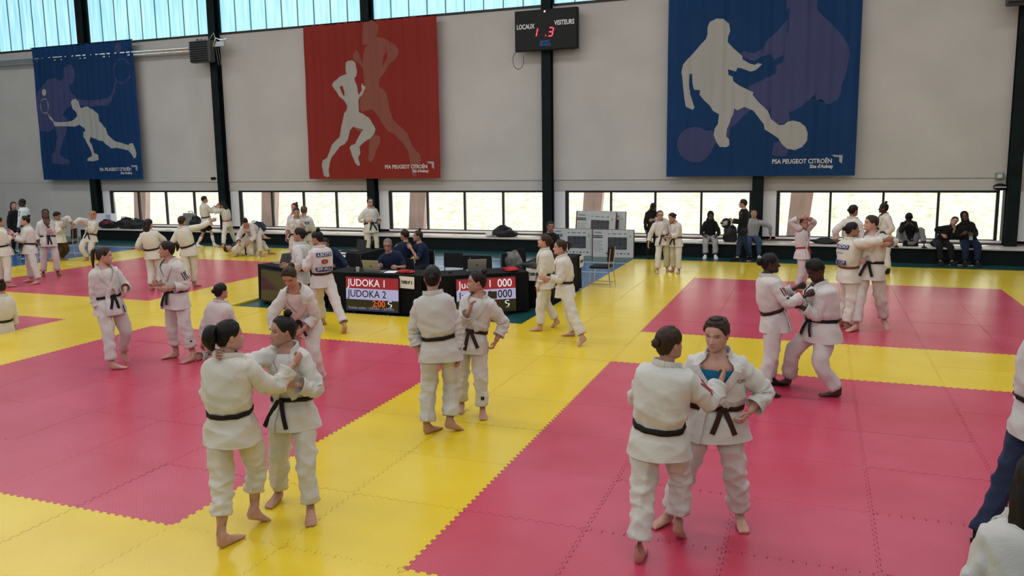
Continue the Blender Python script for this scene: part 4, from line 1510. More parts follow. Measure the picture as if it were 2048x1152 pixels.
def mat_gi(name, c):
    m = mat(name, c, 0.88, 0.15, var=0.035, vscale=5, sheen=0.12)
    nt = m.node_tree
    b = nt.nodes['Principled BSDF']
    tc = nt.nodes.new('ShaderNodeTexCoord')
    w = nt.nodes.new('ShaderNodeTexVoronoi')
    w.inputs['Scale'].default_value = 150
    nt.links.new(tc.outputs['Object'], w.inputs['Vector'])
    n = nt.nodes.new('ShaderNodeTexNoise')
    n.inputs['Scale'].default_value = 4.5
    n.inputs['Detail'].default_value = 2.5
    n.inputs['Distortion'].default_value = 1.2
    nt.links.new(tc.outputs['Object'], n.inputs['Vector'])
    b1 = nt.nodes.new('ShaderNodeBump')
    b1.inputs['Strength'].default_value = 0.20
    b1.inputs['Distance'].default_value = 0.004
    nt.links.new(w.outputs['Distance'], b1.inputs['Height'])
    b2 = nt.nodes.new('ShaderNodeBump')
    b2.inputs['Strength'].default_value = 0.20
    b2.inputs['Distance'].default_value = 0.03
    sb_ = nt.nodes.new('ShaderNodeMath')
    sb_.operation = 'SUBTRACT'
    sb_.inputs[1].default_value = 0.5
    nt.links.new(n.outputs['Fac'], sb_.inputs[0])
    ab_ = nt.nodes.new('ShaderNodeMath')
    ab_.operation = 'ABSOLUTE'
    nt.links.new(sb_.outputs[0], ab_.inputs[0])
    pw_ = nt.nodes.new('ShaderNodeMath')
    pw_.operation = 'POWER'
    pw_.inputs[1].default_value = 0.6
    nt.links.new(ab_.outputs[0], pw_.inputs[0])
    nt.links.new(pw_.outputs[0], b2.inputs['Height'])
    nt.links.new(b1.outputs[0], b2.inputs['Normal'])
    nt.links.new(b2.outputs[0], b.inputs['Normal'])
    return m


CL = {'gi': mat_gi('gi_cotton_white', (0.62, 0.62, 0.605)), 'giw': mat_gi('gi_cotton_warm', (0.65, 0.63, 0.575)),
      'gip': mat_gi('gi_cotton_rosy', (0.62, 0.60, 0.59)), 'gig': mat_gi('gi_cotton_grey', (0.56, 0.565, 0.555))}


def cloth(name, c, rough=0.85):
    if name not in CL:
        CL[name] = mat('cloth_' + name, c, rough, 0.2, var=0.12, vscale=9, bump=0.35, bscale=18, sheen=0.05)
    return CL[name]


cloth('tee', (0.72, 0.71, 0.70))
cloth('grey', (0.24, 0.245, 0.25))
cloth('lgrey', (0.36, 0.36, 0.37))
cloth('navy', (0.010, 0.018, 0.050))
cloth('black', (0.010, 0.010, 0.012))
cloth('jeans', (0.020, 0.034, 0.075))
cloth('jeans2', (0.040, 0.070, 0.130))
cloth('brown', (0.060, 0.032, 0.014))
cloth('blue', (0.012, 0.16, 0.30))
cloth('shirt', (0.62, 0.70, 0.70))
cloth('pinkscarf', (0.30, 0.20, 0.18))
BELT = {'black': mat('belt_black', (0.008, 0.008, 0.009), 0.7, 0.3, bump=0.3, bscale=90), 'brown': mat('belt_brown', (0.035, 0.012, 0.008), 0.7, 0.3, bump=0.3, bscale=90),
        'tan': mat('belt_tan', (0.16, 0.065, 0.035), 0.7, 0.3, bump=0.3, bscale=90), 'maroon': mat('belt_maroon', (0.035, 0.008, 0.014), 0.7, 0.3, bump=0.3, bscale=90),
        'red': mat('belt_red', (0.36, 0.010, 0.020), 0.7, 0.3, bump=0.3, bscale=90)}
m_eyew = mat('eye_white', (0.40, 0.37, 0.36), 0.35)
m_iris = mat('eye_iris', (0.012, 0.008, 0.006), 0.15)
m_patch = mat('patch_blue', (0.012, 0.035, 0.17), 0.7)
m_patcht = mat('patch_letters', (0.7, 0.72, 0.78), 0.7)
m_strk = mat('stripe_black', (0.012, 0.012, 0.015), 0.7)
m_strr = mat('stripe_red', (0.42, 0.02, 0.05), 0.7)
m_strd = mat('stripe_dark_red', (0.14, 0.012, 0.03), 0.7)
m_sockb = mat('sock_black', (0.008, 0.008, 0.009), 0.9)
m_sockw = mat('sock_white', (0.7, 0.7, 0.7), 0.9)


def V3(*a):
    return np.array(a, float)


def nrm(v):
    return v / (np.linalg.norm(v) + 1e-9)


def interp(ts, tab):
    """table rows (t, a, b, ...) -> interpolated columns with a smooth curve"""
    tab = np.array(tab, float)
    x = tab[:, 0]
    out = []
    for c in range(1, tab.shape[1]):
        y = tab[:, c]
        m = np.gradient(y, x)
        i = np.clip(np.searchsorted(x, ts) - 1, 0, len(x) - 2)
        h = x[i + 1] - x[i]
        s = np.clip((ts - x[i]) / h, 0, 1)
        out.append((2 * s**3 - 3 * s**2 + 1) * y[i] + (s**3 - 2 * s**2 + s) * h * m[i] + (-2 * s**3 + 3 * s**2) * y[i + 1] + (s**3 - s**2) * h * m[i + 1])
    return out


class Surf:
    """a lofted surface: ring centres, side / front axes, half widths; theta 0 is the front, + is the person's right"""

    def __init__(s, C, X, Y, a, b, pw=2.0, disp=None):
        s.C, s.X, s.Y, s.a, s.b, s.pw = C, X, Y, a, b, pw
        s.n = len(C)
        s.disp = disp

    def grid(s, th, rows=None, off=0.0):
        th = np.asarray(th, float)
        if th.ndim == 1:
            th = np.broadcast_to(th, (s.n, len(th)))
        sn, cs = np.sin(th), np.cos(th)
        p = 2.0 / s.pw
        ex = np.sign(sn) * np.abs(sn) ** p
        ey = np.sign(cs) * np.abs(cs) ** p
        u = np.linspace(0, 1, s.n)
        G = s.C[:, None, :] + s.X[:, None, :] * ((s.a[:, None] + off) * ex)[..., None] + s.Y[:, None, :] * ((s.b[:, None] + off) * ey)[..., None]
        if s.disp is not None:
            D = s.disp(u[:, None], th)
            nr = G - s.C[:, None, :]
            nr = nr / (np.linalg.norm(nr, axis=2)[..., None] + 1e-9)
            G = G + nr * D[..., None]
        return G

    def at(s, u, th, off=0.0):
        u = np.atleast_1d(np.asarray(u, float))
        th = np.broadcast_to(np.asarray(th, float), u.shape)
        f = np.clip(u, 0, 1) * (s.n - 1)
        i = np.clip(f.astype(int), 0, s.n - 2)
        w = (f - i)[:, None]
        L = lambda A: A[i] * (1 - w) + A[i + 1] * w
        l1 = lambda A: A[i] * (1 - w[:, 0]) + A[i + 1] * w[:, 0]
        C, X, Y = L(s.C), L(s.X), L(s.Y)
        a, b = l1(s.a), l1(s.b)
        p = 2.0 / s.pw
        sn, cs = np.sin(th), np.cos(th)
        ex = np.sign(sn) * np.abs(sn) ** p
        ey = np.sign(cs) * np.abs(cs) ** p
        G = C + X * (a * ex)[:, None] + Y * (b * ey)[:, None]
        nr = X * (ex / (a + 1e-6) * 0.1)[:, None] + Y * (ey / (b + 1e-6) * 0.1)[:, None]
        nr = nr / (np.linalg.norm(nr, axis=1)[:, None] + 1e-9)
        d = off
        if s.disp is not None:
            d = off + s.disp(u, th)
        return G + nr * np.reshape(d, (-1, 1)), nr


def ribbon(geo, P, N, w, th=0.006):
    """flat band along points P with surface normals N"""
    T = np.gradient(P, axis=0)
    T /= np.linalg.norm(T, axis=1)[:, None] + 1e-9
    B = np.cross(T, N)
    B /= np.linalg.norm(B, axis=1)[:, None] + 1e-9
    w = np.broadcast_to(np.asarray(w, float), (len(P),))[:, None]
    r = np.stack([P - B * w - N * th, P + B * w - N * th, P + B * w + N * th * 0.5, P + N * th, P - B * w + N * th * 0.5], 1)
    geo.rings(r, cap=(True, True))


def bend_path(a, b, c, n=18, rnd=0.35):
    """points from a over b to c with the corner rounded; also the fraction of length"""
    a, b, c = map(np.asarray, (a, b, c))
    p = b + (a - b) * rnd
    q = b + (c - b) * rnd
    out = []
    n1 = n // 3
    for k in range(n1):
        out.append(a + (p - a) * k / n1)
    for k in range(n - 2 * n1):
        t = k / (n - 2 * n1)
        out.append((1 - t) ** 2 * p + 2 * t * (1 - t) * b + t * t * q)
    for k in range(n1 + 1):
        out.append(q + (c - q) * k / n1)
    return np.array(out)


def frames(P, ref):
    """parallel frames along P; ref is the wished front direction"""
    T = np.gradient(P, axis=0)
    T /= np.linalg.norm(T, axis=1)[:, None] + 1e-9
    Y = []
    y = np.asarray(ref, float)
    for t in T:
        y = y - t * (y @ t)
        if np.linalg.norm(y) < 1e-3:
            y = np.cross(t, V3(1, 0.1, 0))
        y = nrm(y)
        Y.append(y)
    Y = np.array(Y)
    X = np.cross(Y, T)
    return T, X, Y


def two_bone(a, c, l1, l2, hint):
    d = c - a
    D = np.linalg.norm(d)
    k = 1.0
    if D > (l1 + l2) * 0.995:
        k = D / ((l1 + l2) * 0.995)
        l1 *= k
        l2 *= k
    e = d / (D + 1e-9)
    x = (l1 * l1 - l2 * l2 + D * D) / (2 * D + 1e-9)
    x = min(max(x, -l1), l1)
    h = math.sqrt(max(l1 * l1 - x * x, 1e-6))
    p = hint - a
    p = p - e * (p @ e)
    if np.linalg.norm(p) < 1e-4:
        p = np.cross(e, V3(0, 0, 1))
    return a + e * x + nrm(p) * h


HEAD_TAB = [(0.0, .10, .33, -.10), (0.03, .165, .385, .06), (.08, .225, .402, .20), (.14, .262, .400, .31), (.20, .285, .392, .37), (.30, .308, .388, .415),
            (.42, .326, .380, .44), (.50, .333, .372, .455), (.58, .338, .385, .465), (.68, .336, .375, .465), (.78, .314, .335, .435), (.87, .262, .262, .37),
            (.94, .188, .178, .272), (.98, .11, .10, .16), (1.0, .03, .03, .04)]
_zz = np.array([r[0] for r in HEAD_TAB])
_hw = np.array([r[1] for r in HEAD_TAB])
_hf = np.array([r[2] for r in HEAD_TAB])
_hb = np.array([r[3] for r in HEAD_TAB])


def head_xy(z, th, grow=0.0):
    """head outline at height z (0 chin .. 1 crown) and angle th (0 front)"""
    w = np.interp(z, _zz, _hw) + grow
    f = np.interp(z, _zz, _hf) + grow
    b = np.interp(z, _zz, _hb) + grow
    cs, sn = np.cos(th), np.sin(th)
    x = w * np.sign(sn) * np.abs(sn) ** 0.92
    y = np.where(cs > 0, f * np.abs(cs) ** 0.92, -b * np.abs(cs))
    return x, y


def face_disp(x, z):
    G = lambda c, s, v: np.exp(-((v - c) / s) ** 2)
    nz = np.interp(z, [.265, .29, .325, .36, .48, .57], [0, .045, .135, .115, .035, 0])
    d = nz * np.exp(-(x / np.interp(z, [.28, .34, .5], [.085, .062, .05])) ** 2)
    d = d - 0.048 * np.exp(-((np.abs(x) - .150) / .085) ** 2) * G(.492, .05, z)
    d = d + 0.016 * np.exp(-(np.abs(x) / .2) ** 4) * G(.57, .035, z)
    d = d + 0.026 * np.exp(-(x / .105) ** 2) * (G(.218, .020, z) + G(.166, .022, z)) - 0.012 * np.exp(-(x / .13) ** 2) * G(.192, .010, z)
    d = d + 0.020 * np.exp(-(x / .11) ** 2) * G(.06, .05, z)
    d = d + 0.012 * np.exp(-((np.abs(x) - .20) / .07) ** 2) * G(.36, .08, z)
    return d


def head_grid(lod):
    K = (52, 34, 22)[lod]
    n = (52, 32, 20)[lod]
    u = np.linspace(-1, 1, K, endpoint=False)
    th = PI * np.sign(u) * (0.42 * np.abs(u) + 0.58 * np.abs(u) ** 2.2)
    z = np.concatenate([np.linspace(0.0, 0.62, int(n * .68)), np.linspace(0.62, 1.0, n - int(n * .68) + 1)[1:]])
    Z, T = np.meshgrid(z, th, indexing='ij')
    x, y = head_xy(Z, T)
    fr = np.clip(np.cos(T), 0, 1) ** 0.5
    y = y + face_disp(x, Z) * fr
    P = np.stack([x, y, Z], 2)
    tint = np.ones(P.shape)
    G = lambda c, s, v: np.exp(-((v - c) / s) ** 2)
    lips = np.exp(-(x / .115) ** 4) * np.clip(G(.217, .020, Z) + G(.166, .022, Z), 0, 1) * (y > .2)
    brow = np.exp(-((np.abs(x) - .155) / .085) ** 4) * G(.585, .018, Z) * (y > .15)
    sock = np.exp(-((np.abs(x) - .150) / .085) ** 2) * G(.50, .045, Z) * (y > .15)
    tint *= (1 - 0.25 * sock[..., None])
    tint *= 1 - lips[..., None] * np.array([.18, .50, .42])
    tint *= 1 - 0.80 * brow[..., None]
    return P, tint


HG = [head_grid(k) for k in range(3)]


class Body(Geo):
    """skin mesh with a tint per vertex"""

    def __init__(s):
        super().__init__()
        s.t = []

    def add(s, verts, faces, mi=0, tint=None):
        n0 = s.n
        super().add(verts, faces, mi)
        if tint is None:
            s.t += [(1, 1, 1)] * (s.n - n0)
        else:
            s.t += [tuple(c) for c in tint]
        return s


def hand(geo, W, f, pn, ts, s, curl, k=6, spread=0.0):
    """palm and five fingers; W wrist, f finger direction, pn palm normal, ts thumb side"""
    f = nrm(f)
    pn = nrm(pn - f * (pn @ f))
    ts2 = np.cross(f, pn)
    if ts2 @ ts < 0:
        ts2 = -ts2
    th = np.linspace(0, 2 * PI, 10, endpoint=False)
    rs = []
    for y, w, h in ((-0.02, .027, .021), (0.0, .027, .019), (.02, .033, .019), (.05, .042, .017), (.08, .043, .014), (.098, .038, .009)):
        c = W + f * y * s
        rs.append(c + s * (w * np.cos(th)[:, None] * ts2 + h * np.sin(th)[:, None] * pn))
    geo.rings(rs)
    for j, (lx, L) in enumerate(((.031, .066), (.0105, .076), (-.0105, .072), (-.031, .056))):
        p = W + s * (f * (.088 - .004 * abs(j - 1)) + ts2 * lx)
        d = nrm(f + ts2 * (spread * lx * 9))
        ang = 0.0
        pts = [p - d * .012 * s, p]
        for seg, (l, a) in enumerate(((.45, 1.15), (.31, 1.45), (.24, 0.9))):
            ang = ang + curl * a + 0.06
            dd = d * math.cos(ang) + pn * math.sin(ang)
            p = p + dd * L * l * s
            pts.append(p)
        pts.append(p + dd * 0.004 * s)
        geo.tube(pts, np.array([.0098, .0096, .0088, .0082, .0072, .003]) * s, k)
    p = W + s * (f * .025 + ts2 * .030 + pn * .004)
    d = nrm(f * .75 + ts2 * (.62 - .45 * curl) + pn * (.12 + .45 * curl))
    d2 = nrm(f * .95 + ts2 * (.30 - .45 * curl) + pn * (.10 + .35 * curl))
    geo.tube([p - d * .02 * s, p, p + d * .036 * s, p + (d * .036 + d2 * .030) * s, p + (d * .036 + d2 * .036) * s], np.array([.013, .013, .0115, .0095, .004]) * s, k)


def foot_rings(A, F, U, S, s):
    """rings from the ankle over the heel to the toes; A ankle, F toe direction, U up, S side"""
    O = A - U * 0.075 * s
    th = np.linspace(0, 2 * PI, 14, endpoint=False)
    tab = [(-.004, .115, .034, .040, 1, 0), (0, .085, .034, .043, 1, .05), (.004, .060, .036, .058, .80, .60), (.020, .044, .037, .058, .58, .81), (.050, .038, .039, .044, .25, .97),
           (.090, .028, .044, .031, 0, 1), (.130, .021, .048, .023, 0, 1), (.160, .016, .047, .017, 0, 1), (.182, .012, .040, .012, 0, 1), (.196, .010, .026, .008, 0, 1)]
    rs = []
    for y, z, w, h, fy, fz in tab:
        C = O + (F * y + U * z) * s
        Dv = F * fy + U * fz
        R_ = C + s * (w * np.cos(th)[:, None] * S + h * np.sin(th)[:, None] * Dv)
        zz = (R_ - O) @ U
        R_ = R_ + np.clip(-zz, 0, None)[:, None] * U
        rs.append(R_)
    return rs


def hsurf(rows, K, geo, cap=(False, False), keep=None):
    """add a ring grid to geo, optionally dropping faces"""
    n, k, _ = rows.shape
    F = []
    for i in range(n - 1):
        for j in range(k):
            if keep is not None and not keep[i, j]:
                continue
            a, b = i * k + j, i * k + (j + 1) % k
            F.append((a, b, b + k, a + k))
    if cap[0]:
        F.append(tuple(range(k))[::-1])
    if cap[1]:
        F.append(tuple((n - 1) * k + j for j in range(k)))
    geo.add(rows.reshape(-1, 3), F)


def ridge(x):
    return 1.1 - 2.0 * np.abs(np.sin(0.5 * x)) ** 0.6


def seed_disp(r, amps):
    """wrinkles: sum of waves in (along, around)"""
    ws = [(a, fu, ft, r.uniform(0, 6.28), r.uniform(0.6, 1.4)) for a, fu, ft in amps]

    def d(u, th):
        o = 0
        for a, fu, ft, p, q in ws:
            o = o + a * (1.1 - 2.0 * np.abs(np.sin(0.5 * (fu * u * q + ft * th + p + 0.9 * np.sin(2 * th + p * 2 + u * 5)))) ** 0.6)
        return o
    return d


PEOPLE = []


def person(P):
    """P: label, H height, world joints, headings in degrees, clothes; builds body mesh + hair + clothes"""
    r = np.random.default_rng(abs(hash(P['id'])) % 9999 if not isinstance(P['id'], int) else P['id'])
    H = P['H']
    s = H / 1.70
    fat = P.get('fat', 1.0)
    lod = P['lod']
    J = {k: np.array(v, float) for k, v in P['J'].items()}
    root = V3(J['root'][0], J['root'][1], P.get('rootz', 0.0))
    for k in J:
        J[k] = J[k] - root
    hp, hc, hh = [R(P[k]) for k in ('hp', 'hc', 'hh')]
    fwd = lambda h: V3(-math.sin(h), math.cos(h), 0)
    rgt = lambda h: V3(math.cos(h), math.sin(h), 0)
    pel, nk = J['pel'], J['nk']
    up = nrm(nk - pel)
    # ---- spine
    ns = (46, 24, 14)[lod]
    Lt = np.linalg.norm(nk - pel)
    hemt = P.get('hem', -0.27)
    top = P.get('top', 'gi')
    gi = top in ('gi', 'giw', 'gip', 'gig')
    ts = np.linspace(hemt, 1.0, ns)
    skdir = nrm(up * 0.35 + V3(0, 0, 1) * 0.65)
    if P.get('sit'):
        skdir = up
    bow = P.get('bow', 0.02) * s
    cf = fwd(hc)

    def axis(t):
        t = np.asarray(t, float)
        base = pel + np.where(t[:, None] < 0, skdir * (t[:, None] * Lt), up * (t[:, None] * Lt))
        b = np.sin(np.clip(t, 0, 1) * PI) * bow
        return base - cf * b[:, None]

    def spine_frames(C, t):
        w = np.clip(t, 0, 1)[:, None]
        X = rgt(hp) * (1 - w) + rgt(hc) * w
        T = np.gradient(C, axis=0)
        T /= np.linalg.norm(T, axis=1)[:, None]
        X = X - T * np.sum(X * T, 1)[:, None]
        X /= np.linalg.norm(X, axis=1)[:, None]
        Y = np.cross(T, X)
        return X, Y
    if gi:
        tab = [(-.40, .236, .188), (-.30, .228, .182), (-.15, .214, .172), (0.0, .200, .158), (.12, .176, .136), (.19, .168, .128), (.25, .180, .142), (.36, .190, .152), (.5, .190, .150),
               (.65, .196, .146), (.78, .200, .138), (.87, .190, .124), (.93, .160, .108), (.97, .112, .090), (1.0, .078, .076)]
    else:
        tab = [(-.40, .190, .150), (-.2, .182, .145), (0, .176, .135), (.15, .162, .125), (.3, .165, .128), (.5, .175, .132), (.65, .185, .132), (.78, .192, .130), (.87, .182, .118),
               (.93, .150, .100), (.97, .100, .084), (1.0, .066, .066)]
    tab = [(t, a * s * (fat if t < .9 else 1), b * s * (fat if t < .9 else 1)) for t, a, b in tab]
    a, b = interp(ts, tab)
    Ct = axis(ts)
    X, Y = spine_frames(Ct, ts)
    ph = r.uniform(0, 6.28, 6)
    fold = P.get('fold', 1.0) * s

    def tdisp(u, th):
        t = hemt + (1.0 - hemt) * u
        e = np.exp(-np.abs(t - .2) / .12)
        fade = np.clip((1 - t) / .12, 0, 1)
        wx = 0.8 * np.sin(2 * th + ph[2]) + 0.6 * np.sin(3 * th + 5 * t + ph[4])
        d = 0.008 * ridge(9 * th + ph[0] + 3 * t + wx) * e + 0.006 * ridge(3 * th + 15 * t + ph[1] + wx) * np.clip(1.2 - t, .3, 1) + 0.0045 * ridge(-4 * th + 21 * t + ph[2] + 1.3 * wx)
        d = d + 0.013 * np.sin(3 * th + ph[3]) * np.clip(-t * 4 + 0.4, 0, 1) + 0.007 * ridge(6 * th + ph[4] + 5 * t) * np.clip(.35 - t, 0, 1)
        d = d + 0.007 * ridge(34 * t + 2 * np.sin(2 * th + ph[5])) * np.exp(-((t - .34) / .14) ** 2)
        return d * fold * fade * (1.0 if gi else 0.7)
    tor = Surf(Ct, X, Y, a, b, 2.35, tdisp)
    T2U = lambda t: (np.asarray(t, float) - hemt) / (1.0 - hemt)

    # ---- joints of arms and legs
    Xc, Yc = rgt(hc), nrm(np.cross(up, rgt(hc)))
    Xc = nrm(Xc - up * (Xc @ up))
    Yc = np.cross(up, Xc)
    sh0 = pel + up * (0.865 * Lt)
    arm = {}
    for side, sg in (('r', 1), ('l', -1)):
        S0 = sh0 + Xc * (sg * 0.172 * s * (0.5 + 0.5 * fat))
        Wt = J[side + 'w']
        dirw = nrm(Wt - S0)
        S0 = S0 + dirw * 0.012 * s + up * max(0, dirw @ up) * 0.05 * s
        hint = J.get(side + 'e', S0 + (-Yc * 0.5 + Xc * sg * 0.35 - V3(0, 0, 0.6)))
        l1, l2 = 0.285 * s, 0.250 * s
        d = np.linalg.norm(Wt - S0)
        if d > (l1 + l2) * 1.06:
            Wt = S0 + (Wt - S0) * (l1 + l2) * 1.06 / d
        E = two_bone(S0, Wt, l1, l2, hint)
        arm[side] = (S0, E, Wt)
    leg = {}
    Xp = rgt(hp)
    for side, sg in (('r', 1), ('l', -1)):
        Hp = pel + Xp * (sg * 0.088 * s) - V3(0, 0, 0.015 * s)
        A = J[side + 'a']
        hint = J.get(side + 'k', (Hp + A) / 2 + fwd(hp) * 0.5 + Xp * sg * 0.06)
        K_ = two_bone(Hp, A, 0.420 * s, 0.410 * s, hint)
        leg[side] = (Hp, K_, A)

    # ---- body (skin)
    body = Body()
    tb = np.array([.05, .18, .3, .5, .7, .80, .87, .92, .96, 1.0, 1.04])
    ab, bb = interp(np.clip(tb, 0, 1), [(t, x * np.interp(t, [.2, .6, .88, .95, 1], [.74, .80, .78, .76, .78]), y * np.interp(t, [.2, .6, .88, .95, 1], [.74, .84, .82, .80, .82])) for t, x, y in tab])
    ab[-2:] = [.062 * s, .054 * s]
    bb[-2:] = [.064 * s, .058 * s]
    hd = J['hd']
    hsz = 0.228 * (0.5 + 0.5 * s) * P.get('hs', 1.0)
    nod, roll = R(P.get('nod', 0)), R(P.get('roll', 0))
    HM = Matrix.Rotation(hh, 3, 'Z') @ Matrix.Rotation(roll, 3, 'Y') @ Matrix.Rotation(-nod, 3, 'X')
    HM = np.array(HM)
    hloc = lambda p: hd + (HM @ ((np.asarray(p, float) - V3(0, 0, .5)) * hsz).T).T
    Cb = axis(np.clip(tb, 0, 1))
    Cb[-1] = nk + up * 0.02
    neck_top = hloc((0, -.06, .22))
    Xb, Yb = spine_frames(Cb, tb)
    rows = Surf(Cb, Xb, Yb, ab, bb, 2.2).grid(np.linspace(0, 2 * PI, 20, endpoint=False))
    nx_, ny_ = HM @ V3(1, 0, 0), HM @ V3(0, 1, 0)
    nth = np.linspace(0, 2 * PI, 20, endpoint=False)
    extra = []
    c0 = Cb[-1]
    for k in (0.35, 0.7, 1.0):
        c = c0 + (neck_top - c0) * k
        xx = nrm(Xb[-1] * (1 - k) + nx_ * k)
        yy = nrm(Yb[-1] * (1 - k) + ny_ * k)
        extra.append(c + (np.sin(nth)[:, None] * xx * .054 + np.cos(nth)[:, None] * yy * .058) * s)
    body.rings(np.concatenate([rows, np.array(extra)]), cap=(True, True))
    # head
    G, tint = HG[lod]
    n_, k_, _ = G.shape
    vs = hloc(G.reshape(-1, 3))
    F = [(i * k_ + j, i * k_ + (j + 1) % k_, (i + 1) * k_ + (j + 1) % k_, (i + 1) * k_ + j) for i in range(n_ - 1) for j in range(k_)]
    F += [tuple(range(k_))[::-1], tuple((n_ - 1) * k_ + j for j in range(k_))]
    body.add(vs, F, tint=tint.reshape(-1, 3))
    # ears
    for sg in (1, -1):
        g = Geo()
        g.ellipsoid((0, 0, 0), (.035, .075, .125), 10, 7)
        ev = np.array(g.v)
        c_, s_ = math.cos(0.35 * sg), math.sin(0.35 * sg)
        ev = ev @ np.array([[c_, s_, 0], [-s_, c_, 0], [0, 0, 1]]).T + V3(sg * .335, -.06, .45)
        body.add(hloc(ev), g.f, tint=[(1, .86, .84)] * len(ev))
    # arms and hands
    skin = P.get('skin', 'light')
    curl = P.get('curl', {})
    for side, sg in (('r', 1), ('l', -1)):
        S0, E, Wt = arm[side]
        pth = bend_path(S0, E, Wt, 15, 0.2)
        _, Xa, Ya = frames(pth, -Yc)
        u = np.linspace(0, 1, len(pth))
        ra, = interp(u, [(0, .022), (.12, .030), (.28, .044), (.48, .040), (.62, .042), (.85, .031), (1.0, .027)])
        body.rings(Surf(pth, Xa, Ya, ra * s, ra * s * np.interp(u, [0, .8, 1], [1, .95, .8])).grid(np.linspace(0, 2 * PI, 10, endpoint=False)), cap=(True, True))
        f = nrm(Wt - E)
        ho = P.get('hand_' + side)
        if ho is not None:
            f = nrm(f * 0.4 + np.array(ho, float))
        pn = P.get('palm_' + side)
        pn = np.array(pn, float) if pn is not None else -Xc * sg + Yc * 0.1 - f * 0.0
        pn = pn - f * (pn @ f)
        tsd = nrm(Yc + V3(0, 0, 0.6) * (1 - abs(f[2])) + 1e-3)
        hand(body, Wt, f, pn, tsd, s * 0.95, curl.get(side, 0.35), (8, 6, 5)[lod], 1.0 if curl.get(side, .35) < .3 else .3)
    # legs and feet
    for side, sg in (('r', 1), ('l', -1)):
        Hp, K_, A = leg[side]
        pth = bend_path(Hp, K_, A, 13, 0.30)
        if P.get('tlen', .93) > .7:
            uu_ = np.linspace(0, 1, len(pth))
            pth = pth - fwd(hp) * (.018 * s * np.interp(uu_, [0, .3, .6, .85, 1], [.6, 1, 1, .3, 0]))[:, None]
        toe = R(P.get('t' + side, math.degrees(hp) - 8 * sg))
        lift = R(P.get('lift_' + side, 0))
        Ff = fwd(toe)
        Sd = rgt(toe)
        Uf = V3(0, 0, 1)
        if lift:
            Ff, Uf = Ff * math.cos(lift) - Uf * math.sin(lift), Uf * math.cos(lift) + Ff * math.sin(lift)
        _, Xl, Yl = frames(pth, Ff + 1e-3)
        u = np.linspace(0, 1, len(pth))
        rl, = interp(u, [(0, .050), (.3, .058), (.48, .044), (.6, .047), (.72, .052), (.92, .037), (1, .035)])
        th = np.linspace(0, 2 * PI, 14, endpoint=False)
        rows = [c + rr * s * (np.cos(th)[:, None] * Xx + np.sin(th)[:, None] * Yy) for c, rr, Xx, Yy in zip(pth[:-2], rl[:-2], Xl[:-2], Yl[:-2])]
        fr = foot_rings(A, Ff, Uf, Xl[-1] if Xl[-1] @ Sd > 0.3 else Sd, s)
        shoe = P.get('shoe')
        body.rings(rows + fr, cap=(True, True))
        if lod < 2 and not shoe:
            O = A - Uf * 0.075 * s
            # big toe on the inner side
            for q in range(5):
                xx = (-sg) * (.032 - .0165 * q)
                yy = .186 - .006 * q - (.012 if q == 4 else 0)
                rr = .0135 if q == 0 else .0095
                c = O + (Sd * xx + Ff * yy + Uf * rr * .9) * s
                g = Geo()
                g.ellipsoid((0, 0, 0), (rr, .021, rr * .9), 8, 6)
                body.add([c + s * (Sd * p[0] + Ff * p[1] + Uf * p[2]) for p in g.v], g.f)
        P.setdefault('_feet', {})[side] = (rows, fr, A, Ff, Uf, Sd)
    me_name = 'person'
    o = body.build(me_name, SKIN[skin], smooth=True, loc=tuple(root))
    att = o.data.color_attributes.new('tint', 'FLOAT_COLOR', 'POINT')
    tt = np.ones((len(body.t), 4), np.float32)
    tt[:, :3] = np.array(body.t)
    att.data.foreach_set('color', tt.ravel())
    tag(o, P['label'], 'person', P.get('group'))

    # ---- eyes
    if lod < 2 or P.get('eyes'):
        for sg in (1, -1):
            x0 = sg * .150
            yy = head_xy(np.array(.50), np.arcsin(np.clip(abs(.150) / .333, 0, 1) ** (1 / .92)) * sg)[1] + face_disp(np.array(x0), np.array(.497))
            g = Geo()
            g.ellipsoid((x0, yy - .034, .494), (.062, .048, .025), 14, 8)
            g.ellipsoid((x0, yy - .004, .493), (.029, .020, .026), 12, 6, mi=1)
            lx = np.linspace(-.066, .066, 9)
            g.tube(np.stack([x0 + lx, yy + .008 - 2.6 * lx ** 2 - .02 * sg * lx, .516 - 3.4 * lx ** 2], 1), [.003, .007, .009, .010, .010, .010, .009, .007, .003], 6, mi=1)
            g.v = [tuple(p) for p in hloc(np.array(g.v))]
            g.build('eye', [m_eyew, m_iris], o, smooth=True)
    if P.get('glasses'):
        g = Geo()
        for sg in (1, -1):
            th = np.linspace(0, 2 * PI, 17)
            g.tube(hloc(np.stack([sg * .150 + .115 * np.cos(th), np.full(17, .375), .49 + .075 * np.sin(th)], 1)), .0035, 5, cap=(False, False))
            g.tube(hloc(np.array([[sg * .265, .37, .50], [sg * .35, .2, .50], [sg * .35, -.02, .49]])), .003, 5)
        g.tube(hloc(np.array([[-.04, .40, .50], [.04, .40, .50]])), .003, 5)
        g.build('glasses', m_black, o)

    # ---- hair
    hk = P.get('hair', 'dark')
    hst = P.get('style', 'short')
    hood = hst in ('hood', 'scarf')
    hm = cloth(P.get('hoodm', 'black'), (0.01, 0.01, 0.012)) if hood else HAIRM[hk]
